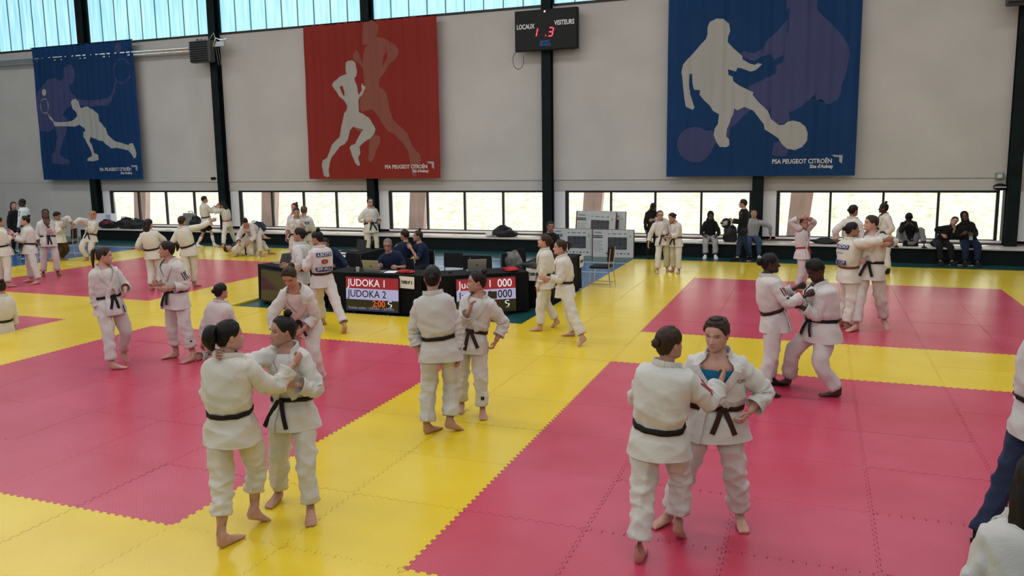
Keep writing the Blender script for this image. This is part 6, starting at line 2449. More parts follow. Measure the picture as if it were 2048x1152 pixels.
# ================================================================== who stands where (metres, degrees)
CROWD = [
    {'id': 1, 'label': 'judoka with loose black ponytail seen from behind, gripping the smiling partner', 'H': 1.63, 'lod': 0, 'hp': 11.8, 'hc': 1.8, 'hh': -30.2, 'tr': -20.2, 'tl': -5.2, 'J': {'root': [-1.391, -5.924, 0.0], 'hd': [-1.4, -5.932, 1.517], 'nk': [-1.413, -5.954, 1.375], 'pel': [-1.422, -5.952, 0.861], 'rw': [-1.104, -5.588, 1.252], 're': [-1.143, -5.753, 1.008], 'lw': [-1.659, -5.693, 0.94], 'le': [-1.623, -6.101, 1.155], 'ra': [-1.409, -5.778, 0.118], 'la': [-1.39, -6.163, 0.072]}, 'skin': 'fair', 'hair': 'black', 'style': 'loose', 'top': 'giw', 'belt': 'black', 'tlen': 0.8, 'curl': {'r': 0.9, 'l': 0.9}, 'lift_r': 25},
    {'id': 2, 'label': 'smiling judoka with black topknot facing left, gripping her partner', 'H': 1.58, 'lod': 0, 'hp': 196.4, 'hc': 186.4, 'hh': 144.4, 'tr': 186.4, 'tl': 214.4, 'J': {'root': [-1.272, -5.47, 0.0], 'hd': [-1.264, -5.49, 1.471], 'nk': [-1.25, -5.469, 1.334], 'pel': [-1.239, -5.451, 0.836], 'rw': [-1.42, -5.97, 1.372], 're': [-1.39, -5.751, 1.231], 'lw': [-1.107, -5.622, 1.098], 'le': [-0.99, -5.418, 1.013], 'ra': [-1.508, -5.324, 0.07], 'la': [-1.073, -5.516, 0.07]}, 'skin': 'light', 'hair': 'black', 'style': 'topbun', 'top': 'gi', 'belt': 'black', 'curl': {'r': 0.6, 'l': 0.8}, 'under': 'tee', 'knot': 14, 'marks': [('badge', 'l', 0.3, 0.36, 70, 110, m_strk)]},
    {'id': 3, 'label': 'judoka with red shoulder stripes and low brown bun, back to the camera', 'H': 1.61, 'lod': 0, 'hp': -2.2, 'hc': -16.2, 'hh': -38.2, 'tr': -5.2, 'tl': 4.8, 'J': {'root': [1.577, -5.144, 0.0], 'hd': [1.623, -5.137, 1.495], 'nk': [1.607, -5.156, 1.355], 'pel': [1.562, -5.149, 0.849], 'rw': [1.936, -4.833, 1.183], 're': [1.902, -5.038, 1.016], 'lw': [1.429, -4.785, 0.975], 'le': [1.299, -5.148, 1.024], 'ra': [1.679, -4.985, 0.129], 'la': [1.478, -5.38, 0.071]}, 'skin': 'light', 'hair': 'brown', 'style': 'lowbun', 'top': 'gi', 'belt': 'black', 'beltt': 0.16, 'tlen': 0.89, 'fat': 1.08, 'curl': {'r': 0.7, 'l': 0.7}, 'lift_r': 35, 'marks': [('stripes', 'r', m_strr, 0.4, 0)]},
    {'id': 4, 'label': 'blonde judoka in open gi over a bright blue top, facing the camera', 'H': 1.59, 'lod': 0, 'hp': -171.2, 'hc': -179.2, 'hh': 164.8, 'tr': 146.8, 'tl': -163.2, 'J': {'root': [1.807, -4.646, 0.0], 'hd': [1.882, -4.678, 1.478], 'nk': [1.893, -4.635, 1.341], 'pel': [1.886, -4.637, 0.84], 'rw': [1.546, -4.835, 1.113], 're': [1.601, -4.674, 0.96], 'lw': [2.12, -4.717, 0.926], 'le': [2.251, -4.59, 0.975], 'ra': [1.565, -4.678, 0.07], 'la': [2.064, -4.514, 0.07]}, 'skin': 'fair', 'hair': 'brown', 'style': 'tail', 'tail': 1.0, 'vol': 0.07, 'top': 'gi', 'belt': 'brown', 'fat': 1.18, 'curl': {'r': 0.5, 'l': 0.45}, 'under': 'blue', 'utop': 0.8, 'open': 1.15, 'vt': 0.42, 'nod': 8, 'hs': 1.03, 'tailhair': 'lightbrown', 'knot': -10, 'marks': [('chest', 'CJN', 0.61, 0.675, -37, -58, m_strk)]},
    {'id': 5, 'label': 'judoka with smooth black hair, back to the camera, beside the brown-belt woman', 'H': 1.71, 'lod': 0, 'hp': 19.6, 'hc': 19.6, 'hh': 21.6, 'tr': -34.4, 'tl': -14.4, 'J': {'root': [-0.951, -3.35, 0.0], 'hd': [-1.005, -3.376, 1.591], 'nk': [-0.995, -3.399, 1.442], 'pel': [-0.952, -3.351, 0.907], 'rw': [-0.771, -3.311, 0.805], 're': [-0.811, -3.263, 1.151], 'lw': [-1.144, -3.445, 0.829], 'le': [-1.169, -3.436, 1.214], 'ra': [-0.875, -3.34, 0.112], 'la': [-1.072, -3.461, 0.075]}, 'skin': 'light', 'hair': 'black', 'style': 'lowbun', 'top': 'gig', 'belt': 'black', 'curl': {'r': 0.4, 'l': 0.4}, 'lift_r': 18},
    {'id': 6, 'label': 'judoka with curly bun and brown belt, looking left, hand on her chest', 'H': 1.57, 'lod': 0, 'hp': 193.4, 'hc': 183.4, 'hh': 121.4, 'tr': 193.4, 'hand_r': [-0.01, 0.2, 1.0], 'tl': -154.6, 'J': {'root': [-0.892, -2.724, 0.0], 'hd': [-0.812, -2.711, 1.46], 'nk': [-0.791, -2.698, 1.324], 'pel': [-0.89, -2.723, 0.839], 'rw': [-0.81, -2.906, 1.178], 're': [-0.994, -2.812, 0.988], 'lw': [-0.615, -2.674, 0.82], 'le': [-0.542, -2.528, 1.025], 'ra': [-1.06, -2.611, 0.069], 'la': [-0.761, -2.732, 0.069]}, 'skin': 'light', 'hair': 'dark', 'style': 'bun', 'top': 'gi', 'belt': 'brown', 'curl': {'r': 0.3, 'l': 0.5}, 'marks': [('leg', 'l', 0.84, 0.9, 0, 30, m_strk)]},
    {'id': 7, 'label': 'judoka with long brown ponytail looking right, legs crossed', 'H': 1.65, 'lod': 1, 'hp': -103.2, 'hc': -105.2, 'hh': -51.2, 'tr': -58.2, 'tl': -73.2, 'hand_l': [0.0, 0.0, -1.0], 'J': {'root': [-6.37, -2.264, 0.0], 'hd': [-6.413, -2.339, 1.533], 'nk': [-6.442, -2.363, 1.39], 'pel': [-6.414, -2.319, 0.872], 'rw': [-6.463, -2.454, 0.789], 're': [-6.571, -2.453, 1.037], 'lw': [-6.177, -2.264, 1.073], 'le': [-6.362, -2.11, 1.153], 'ra': [-6.289, -2.484, 0.073], 'la': [-6.495, -2.074, 0.142], 'lk': [-6.068, -2.238, 0.493]}, 'skin': 'fair', 'hair': 'brown', 'style': 'tail', 'tail': 1.1, 'top': 'gi', 'belt': 'black', 'curl': {'r': 0.3, 'l': 0.5}, 'under': 'tee', 'nod': 5, 'lift_l': 48, 'marks': [('tab', -0.24, -0.05, -18, -26, m_strk)]},
    {'id': 8, 'label': 'judoka with black shoulder stripes facing left and gesturing with an open hand, at left', 'H': 1.69, 'lod': 1, 'hp': 168.1, 'hc': 171.1, 'hh': 129.1, 'tr': 133.1, 'tl': 163.1, 'J': {'root': [-5.758, -1.776, 0.0], 'hd': [-5.803, -1.846, 1.576], 'nk': [-5.784, -1.83, 1.429], 'pel': [-5.757, -1.783, 0.899], 'rw': [-5.836, -2.016, 1.119], 're': [-5.831, -1.845, 1.009], 'lw': [-5.669, -1.995, 1.06], 'le': [-5.526, -1.699, 1.084], 'ra': [-5.924, -1.682, 0.075], 'la': [-5.532, -1.772, 0.075]}, 'skin': 'light', 'hair': 'dark', 'style': 'tail', 'tail': 0.35, 'top': 'gip', 'belt': 'black', 'tlen': 0.84, 'curl': {'r': 0.05, 'l': 0.6}, 'marks': [('stripes', 'l', m_strk, 0.36, 0), ('leg', 'l', 0.82, 0.86, 60, 80, m_strk)]},
    {'id': 9, 'label': 'judoka with long dark wavy hair, back turned, on the far pink mat', 'H': 1.56, 'lod': 2, 'hp': 26.3, 'hc': 29.3, 'hh': 4.3, 'J': {'root': [-10.954, 3.18, 0.0], 'hd': [-10.99, 3.145, 1.446], 'nk': [-10.988, 3.12, 1.31], 'pel': [-10.955, 3.179, 0.823], 'rw': [-11.005, 3.479, 0.974], 're': [-10.753, 3.374, 1.101], 'lw': [-11.251, 3.167, 0.89], 'le': [-11.168, 2.968, 1.024], 'ra': [-10.906, 3.208, 0.069], 'la': [-10.954, 3.052, 0.069]}, 'skin': 'light', 'hair': 'dark', 'style': 'long', 'top': 'giw', 'belt': 'black'},
    {'id': 10, 'label': 'judoka with low bun, back turned, stretching her right arm out sideways', 'H': 1.6, 'lod': 2, 'hp': 20.1, 'hc': 14.1, 'hh': 12.1, 'tr': -12.9, 'J': {'root': [-10.362, 3.635, 0.0], 'hd': [-10.444, 3.561, 1.486], 'nk': [-10.439, 3.537, 1.347], 'pel': [-10.365, 3.632, 0.857], 'rw': [-10.011, 4.011, 1.457], 're': [-10.159, 3.816, 1.315], 'lw': [-10.731, 3.636, 0.92], 'le': [-10.631, 3.387, 1.037], 'ra': [-10.378, 3.725, 0.071], 'la': [-10.34, 3.437, 0.071]}, 'skin': 'light', 'hair': 'brown', 'style': 'lowbun', 'top': 'giw', 'belt': 'black'},
    {'id': 11, 'label': 'man in gi jacket, black shorts and white socks reaching to the long-haired red belt', 'H': 1.66, 'lod': 2, 'hp': -44.0, 'hc': -39.0, 'hh': -39.0, 'tr': -59.0, 'tl': -29.0, 'J': {'root': [-16.076, 10.807, 0.0], 'hd': [-16.079, 10.805, 1.549], 'nk': [-16.094, 10.785, 1.405], 'pel': [-16.076, 10.807, 0.882], 'rw': [-15.722, 11.005, 1.295], 're': [-15.89, 10.901, 1.137], 'lw': [-15.859, 11.124, 1.336], 'ra': [-16.353, 10.647, 0.073], 'la': [-15.878, 10.885, 0.073]}, 'skin': 'light', 'hair': 'dark', 'style': 'short', 'top': 'giw', 'belt': 'black', 'bottom': 'black', 'tlen': 0.42, 'sock': 'white', 'hem': -0.33},
    {'id': 12, 'label': 'judoka with long dark hair and red belt facing the man in shorts', 'H': 1.47, 'lod': 2, 'hp': 99.7, 'hc': 89.7, 'hh': 79.7, 'J': {'root': [-15.477, 11.105, 0.0], 'hd': [-15.548, 11.046, 1.359], 'nk': [-15.481, 11.033, 1.239], 'pel': [-15.477, 11.104, 0.781], 'rw': [-15.689, 11.059, 1.259], 'lw': [-15.607, 10.866, 1.272], 'ra': [-15.471, 11.491, 0.065], 'la': [-15.381, 10.736, 0.065]}, 'skin': 'light', 'hair': 'black', 'style': 'long', 'vol': 0.11, 'top': 'giw', 'belt': 'red', 'nod': 20},
    {'id': 13, 'label': 'man in gi bending forward over the partner lying on the yellow mat', 'H': 1.74, 'lod': 2, 'hp': 208.4, 'hc': 208.4, 'hh': 213.4, 'tr': 168.4, 'tl': -111.6, 'J': {'root': [-12.909, 8.866, 0.0], 'hd': [-12.764, 8.598, 1.035], 'nk': [-12.836, 8.745, 0.906], 'pel': [-12.931, 9.241, 0.693], 'rw': [-12.951, 8.512, 0.433], 'lw': [-12.736, 8.684, 0.42], 'ra': [-13.285, 8.83, 0.077], 'la': [-12.577, 8.985, 0.077]}, 'skin': 'light', 'hair': 'dark', 'style': 'short', 'top': 'gip', 'belt': 'black', 'nod': 55},
    {'id': 15, 'label': 'judoka cropped by the left edge, holding the sleeve of the woman facing left', 'H': 1.59, 'lod': 2, 'hp': -5.3, 'hc': -7.3, 'hh': -22.3, 'tr': -27.3, 'J': {'root': [-14.785, 2.581, 0.0], 'hd': [-14.801, 2.56, 1.484], 'nk': [-14.811, 2.537, 1.345], 'pel': [-14.786, 2.581, 0.846], 'rw': [-14.726, 2.741, 1.171], 're': [-14.66, 2.581, 1.096], 'lw': [-14.824, 2.941, 1.127], 'ra': [-14.608, 2.474, 0.07], 'la': [-14.993, 2.583, 0.07]}, 'skin': 'light', 'hair': 'dark', 'style': 'short', 'top': 'giw', 'belt': 'black'},
    {'id': 16, 'label': 'judoka with messy dark bun facing left, arms out to her partner', 'H': 1.59, 'lod': 2, 'hp': 151.3, 'hc': 151.3, 'hh': 139.3, 'J': {'root': [-14.638, 3.13, 0.0], 'hd': [-14.657, 3.105, 1.477], 'nk': [-14.641, 3.124, 1.339], 'pel': [-14.638, 3.13, 0.838], 'rw': [-14.917, 2.97, 1.193], 're': [-14.805, 3.0, 1.098], 'lw': [-14.762, 2.811, 1.094], 'le': [-14.668, 2.931, 0.991], 'ra': [-14.848, 3.274, 0.07], 'la': [-14.374, 3.085, 0.07]}, 'skin': 'fair', 'hair': 'dark', 'style': 'bun', 'top': 'gi', 'belt': 'black'},
    {'id': 17, 'label': 'judoka with dark skin and braids, hand to chin, facing the camera at left', 'H': 1.67, 'lod': 2, 'hp': -121.7, 'hc': -121.7, 'hh': -127.7, 'hand_l': [-0.17, 0.11, 1.0], 'J': {'root': [-15.281, 4.182, 0.0], 'hd': [-15.279, 4.184, 1.56], 'nk': [-15.299, 4.2, 1.414], 'pel': [-15.281, 4.182, 0.888], 'rw': [-15.369, 3.997, 0.842], 'lw': [-15.104, 4.051, 1.288], 'le': [-15.164, 4.244, 1.021], 'ra': [-15.479, 4.128, 0.074], 'la': [-15.184, 4.298, 0.074]}, 'skin': 'brown', 'hair': 'black', 'style': 'braid', 'top': 'gip', 'belt': 'black', 'under': '', 'tail1': 5, 'tail2': 10},
    {'id': 18, 'label': 'judoka in brown trousers with curly black hair, stretching an arm to the blond', 'H': 1.58, 'lod': 2, 'hp': -60.2, 'hc': -55.2, 'hh': -70.2, 'J': {'root': [-17.857, 6.601, 0.0], 'hd': [-17.733, 6.592, 1.297], 'nk': [-17.784, 6.687, 1.16], 'pel': [-17.788, 6.682, 0.662], 'rw': [-17.576, 6.622, 0.967], 'lw': [-17.618, 6.956, 1.04], 'le': [-17.744, 6.887, 1.13], 'ra': [-17.905, 6.75, 0.07], 'la': [-17.905, 6.396, 0.07]}, 'skin': 'tan', 'hair': 'black', 'style': 'short', 'vol': 0.09, 'top': 'giw', 'belt': '', 'bottom': 'brown', 'nod': 25},
    {'id': 19, 'label': 'blond judoka leaning towards the one in brown trousers, arm stretched to the left', 'H': 1.62, 'lod': 2, 'hp': 188.0, 'hc': 178.0, 'hh': 173.0, 'J': {'root': [-17.02, 6.989, 0.0], 'hd': [-16.843, 7.035, 1.304], 'nk': [-16.926, 7.063, 1.171], 'pel': [-16.999, 7.016, 0.668], 'rw': [-17.265, 6.713, 1.036], 're': [-17.15, 6.844, 1.142], 'lw': [-16.889, 6.805, 1.034], 'ra': [-17.062, 6.918, 0.071], 'la': [-16.993, 7.174, 0.071]}, 'skin': 'light', 'hair': 'blond', 'style': 'short', 'top': 'giw', 'belt': 'black', 'nod': 28},
    {'id': 20, 'label': 'woman in black with long dark hair standing by the grey wall at the far left', 'H': 1.61, 'lod': 2, 'hp': -98.1, 'hc': -98.1, 'hh': -113.1, 'J': {'root': [-21.044, 7.855, 0.0], 'hd': [-21.044, 7.855, 1.5], 'nk': [-21.067, 7.865, 1.36], 'pel': [-21.044, 7.855, 0.853], 'rw': [-21.027, 7.618, 0.763], 'lw': [-20.962, 8.078, 0.763], 'ra': [-21.101, 7.739, 0.071], 'la': [-21.066, 7.983, 0.071]}, 'skin': 'light', 'hair': 'black', 'style': 'long', 'top': 'black', 'bottom': 'black', 'shoe': 'black'},
    {'id': 21, 'label': 'man in white shirt with cropped black hair standing by the grey wall at left', 'H': 1.74, 'lod': 2, 'hp': 111.5, 'hc': 111.5, 'hh': 141.5, 'J': {'root': [-20.186, 7.479, 0.0], 'hd': [-20.186, 7.479, 1.62], 'nk': [-20.171, 7.498, 1.469], 'pel': [-20.186, 7.479, 0.921], 'rw': [-20.325, 7.694, 0.831], 'lw': [-20.141, 7.227, 0.831], 'ra': [-20.198, 7.617, 0.077], 'la': [-20.1, 7.37, 0.077]}, 'skin': 'dark', 'hair': 'black', 'style': 'crop', 'top': 'shirt', 'bottom': 'black', 'shoe': 'black'},
    {'id': 22, 'label': 'judoka with low black bun kneeling, back turned, left of the leaning woman', 'H': 1.62, 'lod': 1, 'hp': -4.1, 'hc': 0.9, 'hh': -14.1, 'J': {'root': [-5.354, -1.526, 0.0], 'hd': [-5.245, -1.46, 0.96], 'nk': [-5.251, -1.484, 0.819], 'pel': [-5.319, -1.496, 0.313], 'rw': [-5.264, -1.188, 0.417], 'lw': [-5.518, -1.604, 0.195], 'le': [-5.515, -1.668, 0.411], 'rk': [-5.213, -1.236, 0.06], 'ra': [-5.25, -1.754, 0.07], 'lk': [-5.452, -1.219, 0.06], 'la': [-5.489, -1.737, 0.07]}, 'skin': 'light', 'hair': 'black', 'style': 'lowbun', 'top': 'gip', 'belt': 'black', 'sit': 1},
    {'id': 23, 'label': 'judoka with maroon belt leaning forward, looking down, behind the topknot woman', 'H': 1.68, 'lod': 1, 'hp': 193.0, 'hc': 190.0, 'hh': 193.0, 'J': {'root': [-3.268, -2.35, 0.0], 'hd': [-3.147, -2.754, 1.43], 'nk': [-3.16, -2.641, 1.277], 'pel': [-3.243, -2.368, 0.831], 'rw': [-3.327, -2.825, 0.752], 're': [-3.404, -2.821, 0.914], 'lw': [-3.094, -2.619, 0.772], 'le': [-2.994, -2.404, 0.858], 'ra': [-3.488, -2.266, 0.074], 'la': [-3.074, -2.317, 0.074]}, 'skin': 'light', 'hair': 'brown', 'style': 'tail', 'tail': 0.5, 'top': 'gip', 'belt': 'maroon', 'open': 1.2, 'vt': 0.4, 'nod': 38},
    {'id': 24, 'label': 'judoka with maroon belt facing left, standing at the left officials table', 'H': 1.66, 'lod': 1, 'hp': 100.1, 'hc': 95.1, 'hh': 110.1, 'J': {'root': [-5.464, 0.762, 0.0], 'hd': [-5.455, 0.768, 1.546], 'nk': [-5.432, 0.776, 1.402], 'pel': [-5.464, 0.762, 0.879], 'rw': [-5.744, 0.808, 1.021], 'lw': [-5.445, 0.591, 0.976], 'ra': [-5.447, 0.894, 0.073], 'la': [-5.402, 0.644, 0.073]}, 'skin': 'light', 'hair': 'dark', 'style': 'lowbun', 'top': 'gig', 'belt': 'maroon'},
    {'id': 25, 'label': 'judoka with blue back patches and red emblem striding by the tables', 'H': 1.63, 'lod': 1, 'hp': 53.0, 'hc': 57.0, 'hh': 93.0, 'tr': 53.0, 'tl': 23.0, 'J': {'root': [-4.805, 0.68, 0.0], 'hd': [-4.974, 0.568, 1.517], 'nk': [-4.924, 0.571, 1.378], 'pel': [-4.93, 0.591, 0.864], 'rw': [-5.262, 0.736, 1.13], 'lw': [-5.187, 0.544, 1.172], 'le': [-5.163, 0.439, 1.006], 'ra': [-4.444, 0.429, 0.142], 'la': [-5.156, 0.895, 0.11]}, 'skin': 'light', 'hair': 'black', 'style': 'topbun', 'top': 'gip', 'belt': 'brown', 'nod': 10, 'lift_r': 50, 'lift_l': 20, 'marks': [('back', 'A.BOTO', 'JEFF AUL', 'red')]},
    {'id': 26, 'label': 'judoka hindmost of the three by the window, brown hair, mostly hidden', 'H': 1.67, 'lod': 2, 'hp': 185.2, 'hc': 185.2, 'hh': 175.2, 'J': {'root': [-10.036, 7.166, 0.0], 'hd': [-10.036, 7.166, 1.56], 'nk': [-10.034, 7.191, 1.415], 'pel': [-10.036, 7.166, 0.889], 'rw': [-10.271, 7.095, 0.799], 'lw': [-9.792, 7.138, 0.799], 'ra': [-10.167, 7.194, 0.074], 'la': [-9.912, 7.218, 0.074]}, 'skin': 'light', 'hair': 'brown', 'style': 'bun', 'top': 'giw', 'belt': 'black'},
    {'id': 27, 'label': 'dark-haired judoka by the window leaning with one arm hanging, facing the camera', 'H': 1.62, 'lod': 2, 'hp': -136.9, 'hc': -134.9, 'hh': -139.9, 'J': {'root': [-9.454, 6.416, 0.0], 'hd': [-9.396, 6.334, 1.506], 'nk': [-9.436, 6.381, 1.37], 'pel': [-9.454, 6.416, 0.861], 'rw': [-9.602, 6.187, 0.997], 're': [-9.594, 6.316, 1.184], 'lw': [-9.225, 6.331, 1.164], 'ra': [-9.572, 6.36, 0.071], 'la': [-9.391, 6.53, 0.071]}, 'skin': 'light', 'hair': 'dark', 'style': 'crop', 'top': 'gip', 'belt': 'black', 'nod': 15},
    {'id': 28, 'label': 'judoka with short brown hair and blue back patches by the window, back to the camera', 'H': 1.64, 'lod': 2, 'hp': 26.6, 'hc': 26.6, 'hh': 24.6, 'J': {'root': [-9.467, 6.756, 0.0], 'hd': [-9.325, 6.55, 1.529], 'nk': [-9.315, 6.527, 1.387], 'pel': [-9.449, 6.729, 0.93], 'rw': [-9.26, 6.88, 0.84], 'lw': [-9.53, 6.468, 1.098], 'ra': [-9.337, 6.776, 0.072], 'la': [-9.561, 6.664, 0.072]}, 'skin': 'light', 'hair': 'lightbrown', 'style': 'short', 'top': 'giw', 'belt': 'black', 'marks': [('back', 'M POULLAIN', 'AULNAY', 'dark')]},
    {'id': 29, 'label': 'woman judoka with black belt and hand on hip beside the column', 'H': 1.71, 'lod': 2, 'hp': -134.9, 'hc': -129.9, 'hh': -129.9, 'J': {'root': [-8.907, 9.07, 0.0], 'hd': [-8.907, 9.07, 1.6], 'nk': [-8.926, 9.086, 1.451], 'pel': [-8.907, 9.07, 0.913], 'rw': [-8.922, 8.923, 1.089], 're': [-9.248, 8.927, 1.25], 'lw': [-8.712, 9.182, 1.044], 'ra': [-9.028, 9.006, 0.075], 'la': [-8.843, 9.191, 0.075]}, 'skin': 'fair', 'hair': 'dark', 'style': 'topbun', 'top': 'giw', 'belt': 'black', 'glasses': 1},
    {'id': 30, 'label': 'grey-haired official in navy polo seated at the silver laptop', 'H': 1.72, 'lod': 2, 'hp': 200.4, 'hc': 200.4, 'hh': 193.4, 'J': {'root': [-4.92, 3.12, 0.0], 'hd': [-5.008, 2.952, 1.161], 'nk': [-5.023, 3.012, 1.016], 'pel': [-4.948, 3.195, 0.511], 'rw': [-5.064, 2.674, 0.767], 'lw': [-4.764, 2.84, 0.755], 'ra': [-4.909, 2.691, 0.036], 'rk': [-4.904, 2.678, 0.811], 'la': [-4.647, 2.789, 0.036], 'lk': [-4.642, 2.775, 0.811]}, 'skin': 'light', 'hair': 'grey', 'style': 'crop', 'top': 'navy', 'bottom': 'black', 'shoe': 'black', 'fat': 1.1, 'nod': 14, 'glasses': 1, 'sleeve': 0.4, 'sit': 1},
    {'id': 31, 'label': 'official in navy seen from behind, seated left of the woman in navy', 'H': 1.74, 'lod': 2, 'hp': 68.5, 'hc': 63.5, 'hh': 78.5, 'J': {'root': [-5.62, 4.4, 0.0], 'hd': [-5.453, 4.49, 1.187], 'nk': [-5.429, 4.485, 1.036], 'pel': [-5.546, 4.371, 0.512], 'rw': [-5.798, 4.691, 0.612], 'lw': [-5.953, 4.38, 0.612], 'ra': [-5.951, 4.681, 0.037], 'rk': [-5.959, 4.684, 0.812], 'la': [-6.054, 4.421, 0.037], 'lk': [-6.062, 4.424, 0.812]}, 'skin': 'light', 'hair': 'dark', 'style': 'crop', 'top': 'navy', 'bottom': 'black', 'shoe': 'black', 'sit': 1},
    {'id': 32, 'label': 'woman official with topknot in navy polo, seated, looking left', 'H': 1.66, 'lod': 2, 'hp': 146.8, 'hc': 141.8, 'hh': 126.8, 'J': {'root': [-5.15, 4.55, 0.0], 'hd': [-5.177, 4.542, 1.17], 'nk': [-5.157, 4.557, 1.025], 'pel': [-5.106, 4.617, 0.508], 'rw': [-5.34, 4.452, 0.934], 'lw': [-5.226, 4.342, 0.917], 'ra': [-5.48, 4.301, 0.033], 'rk': [-5.497, 4.275, 0.808], 'la': [-5.245, 4.148, 0.033], 'lk': [-5.263, 4.122, 0.808]}, 'skin': 'light', 'hair': 'brown', 'style': 'topbun', 'top': 'navy', 'bottom': 'black', 'shoe': 'black', 'sleeve': 0.4, 'sit': 1},
    {'id': 33, 'label': 'official in navy mostly hidden behind the judoka with the red back emblem', 'H': 1.7, 'lod': 2, 'hp': 202.2, 'hc': 202.2, 'hh': 202.2, 'J': {'root': [-6.45, 3.62, 0.0], 'hd': [-6.716, 3.447, 1.082], 'nk': [-6.74, 3.506, 0.939], 'pel': [-6.48, 3.694, 0.51], 'rw': [-6.501, 3.297, 0.61], 'lw': [-6.187, 3.425, 0.61], 'ra': [-6.428, 3.197, 0.035], 'rk': [-6.421, 3.178, 0.81], 'la': [-6.169, 3.303, 0.035], 'lk': [-6.162, 3.284, 0.81]}, 'skin': 'tan', 'hair': 'black', 'style': 'short', 'top': 'navy', 'bottom': 'black', 'shoe': 'black', 'nod': 15, 'sit': 1},
    {'id': 34, 'label': 'man in black with cropped hair seated in front of the cartons', 'H': 1.75, 'lod': 2, 'hp': -152.4, 'hc': -152.4, 'hh': -147.4, 'J': {'root': [-3.02, 6.9, 0.0], 'hd': [-3.036, 6.893, 1.213], 'nk': [-3.066, 6.941, 1.064], 'pel': [-3.057, 6.971, 0.513], 'rw': [-3.041, 6.561, 0.613], 'lw': [-2.73, 6.723, 0.613], 'ra': [-2.953, 6.468, 0.037], 'rk': [-2.95, 6.463, 0.813], 'la': [-2.704, 6.598, 0.037], 'lk': [-2.702, 6.592, 0.813]}, 'skin': 'tan', 'hair': 'black', 'style': 'crop', 'top': 'black', 'bottom': 'black', 'shoe': 'black', 'nod': 12, 'sit': 1},
    {'id': 35, 'label': 'leading judoka of the walking pair, brown hair tied back, heading left past the tables', 'H': 1.54, 'lod': 1, 'hp': 106.0, 'hc': 106.0, 'hh': 98.0, 'tr': 98.0, 'tl': 103.0, 'J': {'root': [-1.477, 1.716, 0.0], 'hd': [-1.491, 1.711, 1.431], 'nk': [-1.494, 1.711, 1.3], 'pel': [-1.477, 1.716, 0.815], 'rw': [-1.596, 1.888, 0.774], 'lw': [-1.517, 1.545, 0.731], 'le': [-1.396, 1.637, 0.979], 'ra': [-1.353, 1.891, 0.118], 'la': [-1.521, 1.557, 0.068]}, 'skin': 'fair', 'hair': 'brown', 'style': 'lowbun', 'top': 'giw', 'belt': 'black', 'nod': -12, 'lift_r': 30},
    {'id': 36, 'label': 'following judoka of the walking pair with brown ponytail and black belt', 'H': 1.53, 'lod': 1, 'hp': 100.9, 'hc': 100.9, 'hh': 110.9, 'tr': 95.9, 'tl': 115.9, 'J': {'root': [-0.791, 1.049, 0.0], 'hd': [-1.013, 0.983, 1.426], 'nk': [-0.99, 0.992, 1.292], 'pel': [-0.937, 1.006, 0.813], 'rw': [-1.202, 1.029, 0.915], 'lw': [-1.153, 0.73, 0.991], 'le': [-0.831, 0.881, 0.907], 'ra': [-0.915, 1.353, 0.068], 'la': [-0.604, 0.754, 0.127]}, 'skin': 'fair', 'hair': 'brown', 'style': 'tail', 'tail': 0.45, 'top': 'giw', 'belt': 'black', 'lift_l': 40},
    {'id': 37, 'label': 'blonde judoka with dark glasses and brown belt, arm in arm on the far yellow mat', 'H': 1.46, 'lod': 2, 'hp': -168.1, 'hc': -168.1, 'hh': -160.1, 'J': {'root': [-0.835, 8.68, 0.0], 'hd': [-0.904, 8.668, 1.357], 'nk': [-0.913, 8.692, 1.229], 'pel': [-0.836, 8.68, 0.776], 'rw': [-1.149, 8.572, 0.688], 're': [-1.173, 8.618, 0.98], 'lw': [-0.655, 8.609, 0.896], 'ra': [-0.915, 8.493, 0.064], 'la': [-0.775, 8.968, 0.064]}, 'skin': 'fair', 'hair': 'lightbrown', 'style': 'tail', 'top': 'giw', 'belt': 'brown', 'glasses': 1},
    {'id': 38, 'label': 'dark-haired judoka leaning in with an arm round the blonde with glasses', 'H': 1.41, 'lod': 2, 'hp': 164.0, 'hc': 159.0, 'hh': 139.0, 'J': {'root': [-0.537, 8.715, -0.0], 'hd': [-0.617, 8.621, 1.305], 'nk': [-0.573, 8.672, 1.189], 'pel': [-0.537, 8.715, 0.748], 'rw': [-1.077, 8.724, 1.233], 're': [-0.849, 8.765, 1.209], 'lw': [-0.669, 8.491, 0.86], 'le': [-0.404, 8.635, 0.852], 'ra': [-0.612, 8.913, 0.062], 'la': [-0.435, 8.613, 0.062]}, 'skin': 'light', 'hair': 'dark', 'style': 'lowbun', 'top': 'giw', 'belt': 'black', 'nod': 20},
    {'id': 39, 'label': 'dark figure in black stooping at the window behind the arm-in-arm pair', 'H': 1.47, 'lod': 2, 'hp': -149.5, 'hc': -149.5, 'hh': -139.5, 'J': {'root': [-1.609, 11.562, 0.0], 'hd': [-1.591, 11.464, 1.366], 'nk': [-1.666, 11.551, 1.276], 'pel': [-1.61, 11.562, 0.816], 'rw': [-1.767, 11.411, 0.726], 'lw': [-1.402, 11.626, 0.726], 'ra': [-1.727, 11.539, 0.025], 'la': [-1.533, 11.653, 0.025]}, 'skin': 'dark', 'hair': 'black', 'style': 'crop', 'top': 'black', 'bottom': 'black', 'shoe': 'black', 'nod': 45},
